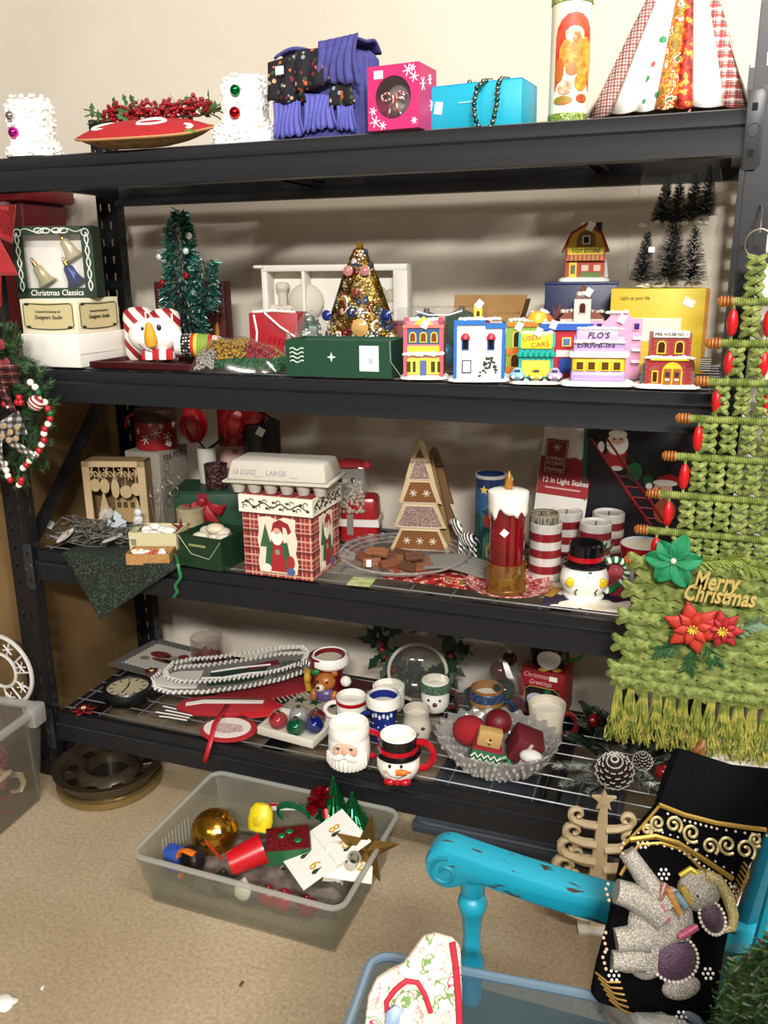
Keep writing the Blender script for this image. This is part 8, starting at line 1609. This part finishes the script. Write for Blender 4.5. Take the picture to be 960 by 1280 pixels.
def ring(px, py, rx, rz, y, n=30, rot=0):
    x, z = sp(px, py); g = G(m).t(Tr(x, 0, z) @ Ry(rot))
    for k in range(n): a = 2*PI*k/n; g.ell(rx*math.cos(a), y, rz*math.sin(a), 2.3, 2.2, 2.3, 7, 5)
    g.o('pearl_edge', H('e4dcd0', .25, .1), t, kind='stuff')
ring(834, 1188, 29, 27, -7, 34); ring(884, 1142, 15, 20, -8, 24, -20)
for (a, b, c) in (((828, 1106), (842, 1136), 'b0783c'), ((838, 1112), (850, 1128), '6a8a9c'), ((818, 1124), (826, 1144), 'b05a70'), ((838, 1162), (862, 1150), 'b0486c'), ((826, 1100), (818, 1120), '8a5c50'), ((846, 1104), (856, 1124), 'a88a3c')): limb('bead_strap', [a, ((a[0]+b[0])/2, (a[1]+b[1])/2), b], [4, 5, 4], dots(c, ['d8b8a8', c], 700, .3, .3, .1)).location = (0, -.011, 0)
pad('eye', 866, 1116, 3, 3, 16, BLK)
# ---------------------------------------------------------------- clear bin on the chair seat
t = thing('clear_bin', 'clear bluish plastic bin on the turquoise chair seat', 'storage bin', (1.565, -1.075, .3862), 5.5)
G().tray(0, 0, 0, .35, .28, .213, .003, 1.12, 1.12).o('tub', clear('dfeaf2', .08, .05, .12, 'b8ccd8'), t, bev=.002); w, d = .35*1.12, .28*1.12
G().tube([(x, y, .212) for x, y in rrect(w+.006, d+.006, .025)], .006, 8, True).o('rolled_rim', clear('c8dcec', .45, .1, .12, 'a8c4d8'), t); G().tube([(x, y, .13) for x, y in rrect(w*.95, d*.95, .025)], .0022, 6, True).o('moulded_line', clear('c8dcec', .4, .1, .12, 'a8c4d8'), t)
G().box(-w/2-.012, -.005, .15, .022, .09, .07).o('latch', H('6c86a4', .4), t, bev=.006)
o = G(); lump(o, [(.15, 0), (.155, .05), (.15, .10), (.11, .13), (.05, .14)], 34, .06, 1, .78, 9); o = o.o('green_fabric', H('2c4038', .9, 0, .4, 80, .5, '3f564a', vs=20)); o.location = (1.565, -1.075, .3905); tag(o, 'crumpled dark green fabric inside the clear bin on the chair', 'fabric')
# crumpled plastic at the bottom right
p = CP+ray(842, 1272)*.93; o = G(); lump(o, [(.03, 0), (.042, .012), (.036, .03), (.016, .044)], 20, .22, 1, .8, 17); o = o.o('plastic_wrap', clear('f4f6f6', .22, .1, .1), ang=5); o.location = (p.x, p.y+.0, .60); tag(o, 'crumpled clear plastic wrap on the right rim of the clear bin', 'plastic wrap')
# printed mitten on the bin corner
OC = CP+ray(520, 1235)*1.0; M3 = M3.copy(); M3.translation = OC; t = bpy.data.objects.new('oven_mitt', None); COL.objects.link(t); t.empty_display_size = .02; t.matrix_world = M3; tag(t, 'white floral oven mitt with red binding over the corner of the clear bin', 'oven mitt'); m = 1.0/FPX
def sq(px, py): return (px-520, 1235-py)
FLW = blotch([(0, 'c9c0ac'), (.40, 'cf8a90'), (.42, 'd4cbb8'), (.55, '6c8a4c'), (.58, 'd0c7b4'), (.64, 'b03a54'), (.67, 'cfc6b2')], 38, .85, 3)
out = [sq(*q) for q in ((577, 1188), (566, 1178), (545, 1173), (530, 1176), (514, 1196), (505, 1208), (486, 1216), (470, 1226), (460, 1246), (455, 1280), (458, 1310), (575, 1310), (578, 1250))]
def puff(u, v): return None
G(m).prism(out, 16, 0).o('quilted_body', FLW, t, bev=5)
G(m).tube([(sq(*q)[0], -1, sq(*q)[1]) for q in ((566, 1182), (570, 1210), (573, 1250), (574, 1310))], 5.4, 8, False, .8).o('red_binding', H('b01c34', .7), t); G(m).tube([(sq(*q)[0], -3, sq(*q)[1]) for q in ((484, 1262), (483, 1250), (494, 1236), (508, 1226), (522, 1228), (531, 1242), (538, 1262))], 3.4, 8).o('red_loop', H('b01c34', .7), t)
G(m).t(Tr(-12, -7, -36)).ell(0, 0, 0, 20, 8, 34, 16, 10).o('thumb', FLW, t); G(m).prism([sq(*q) for q in ((483, 1258), (494, 1250), (510, 1258), (512, 1300), (476, 1300))], 4, -14).o('blue_grey_clip', H('7088a4', .4), t, bev=1)
# rattan cone behind the stocking
q = ony(876, 925, -.27); t = thing('rattan_cone', 'brown rattan spiral cone standing on the floor behind the stocking', 'decoration', (q.x, q.y, 0), 0); P = []
for i in range(260): f = i/259; a = f*2*PI*13; r = .15*(1-f)+.004; P.append((r*math.cos(a), r*math.sin(a), .004+(q.z-.004)*f))
G().tube(P, .005, 6).o('spiral_cane', H('8a5c34', .6), t)
for k in range(4): a = k*PI/2+.4; G().tube([(.15*math.cos(a), .15*math.sin(a), 0), (0, 0, q.z)], .005, 6).o('upright_cane', H('74491f', .6), t)
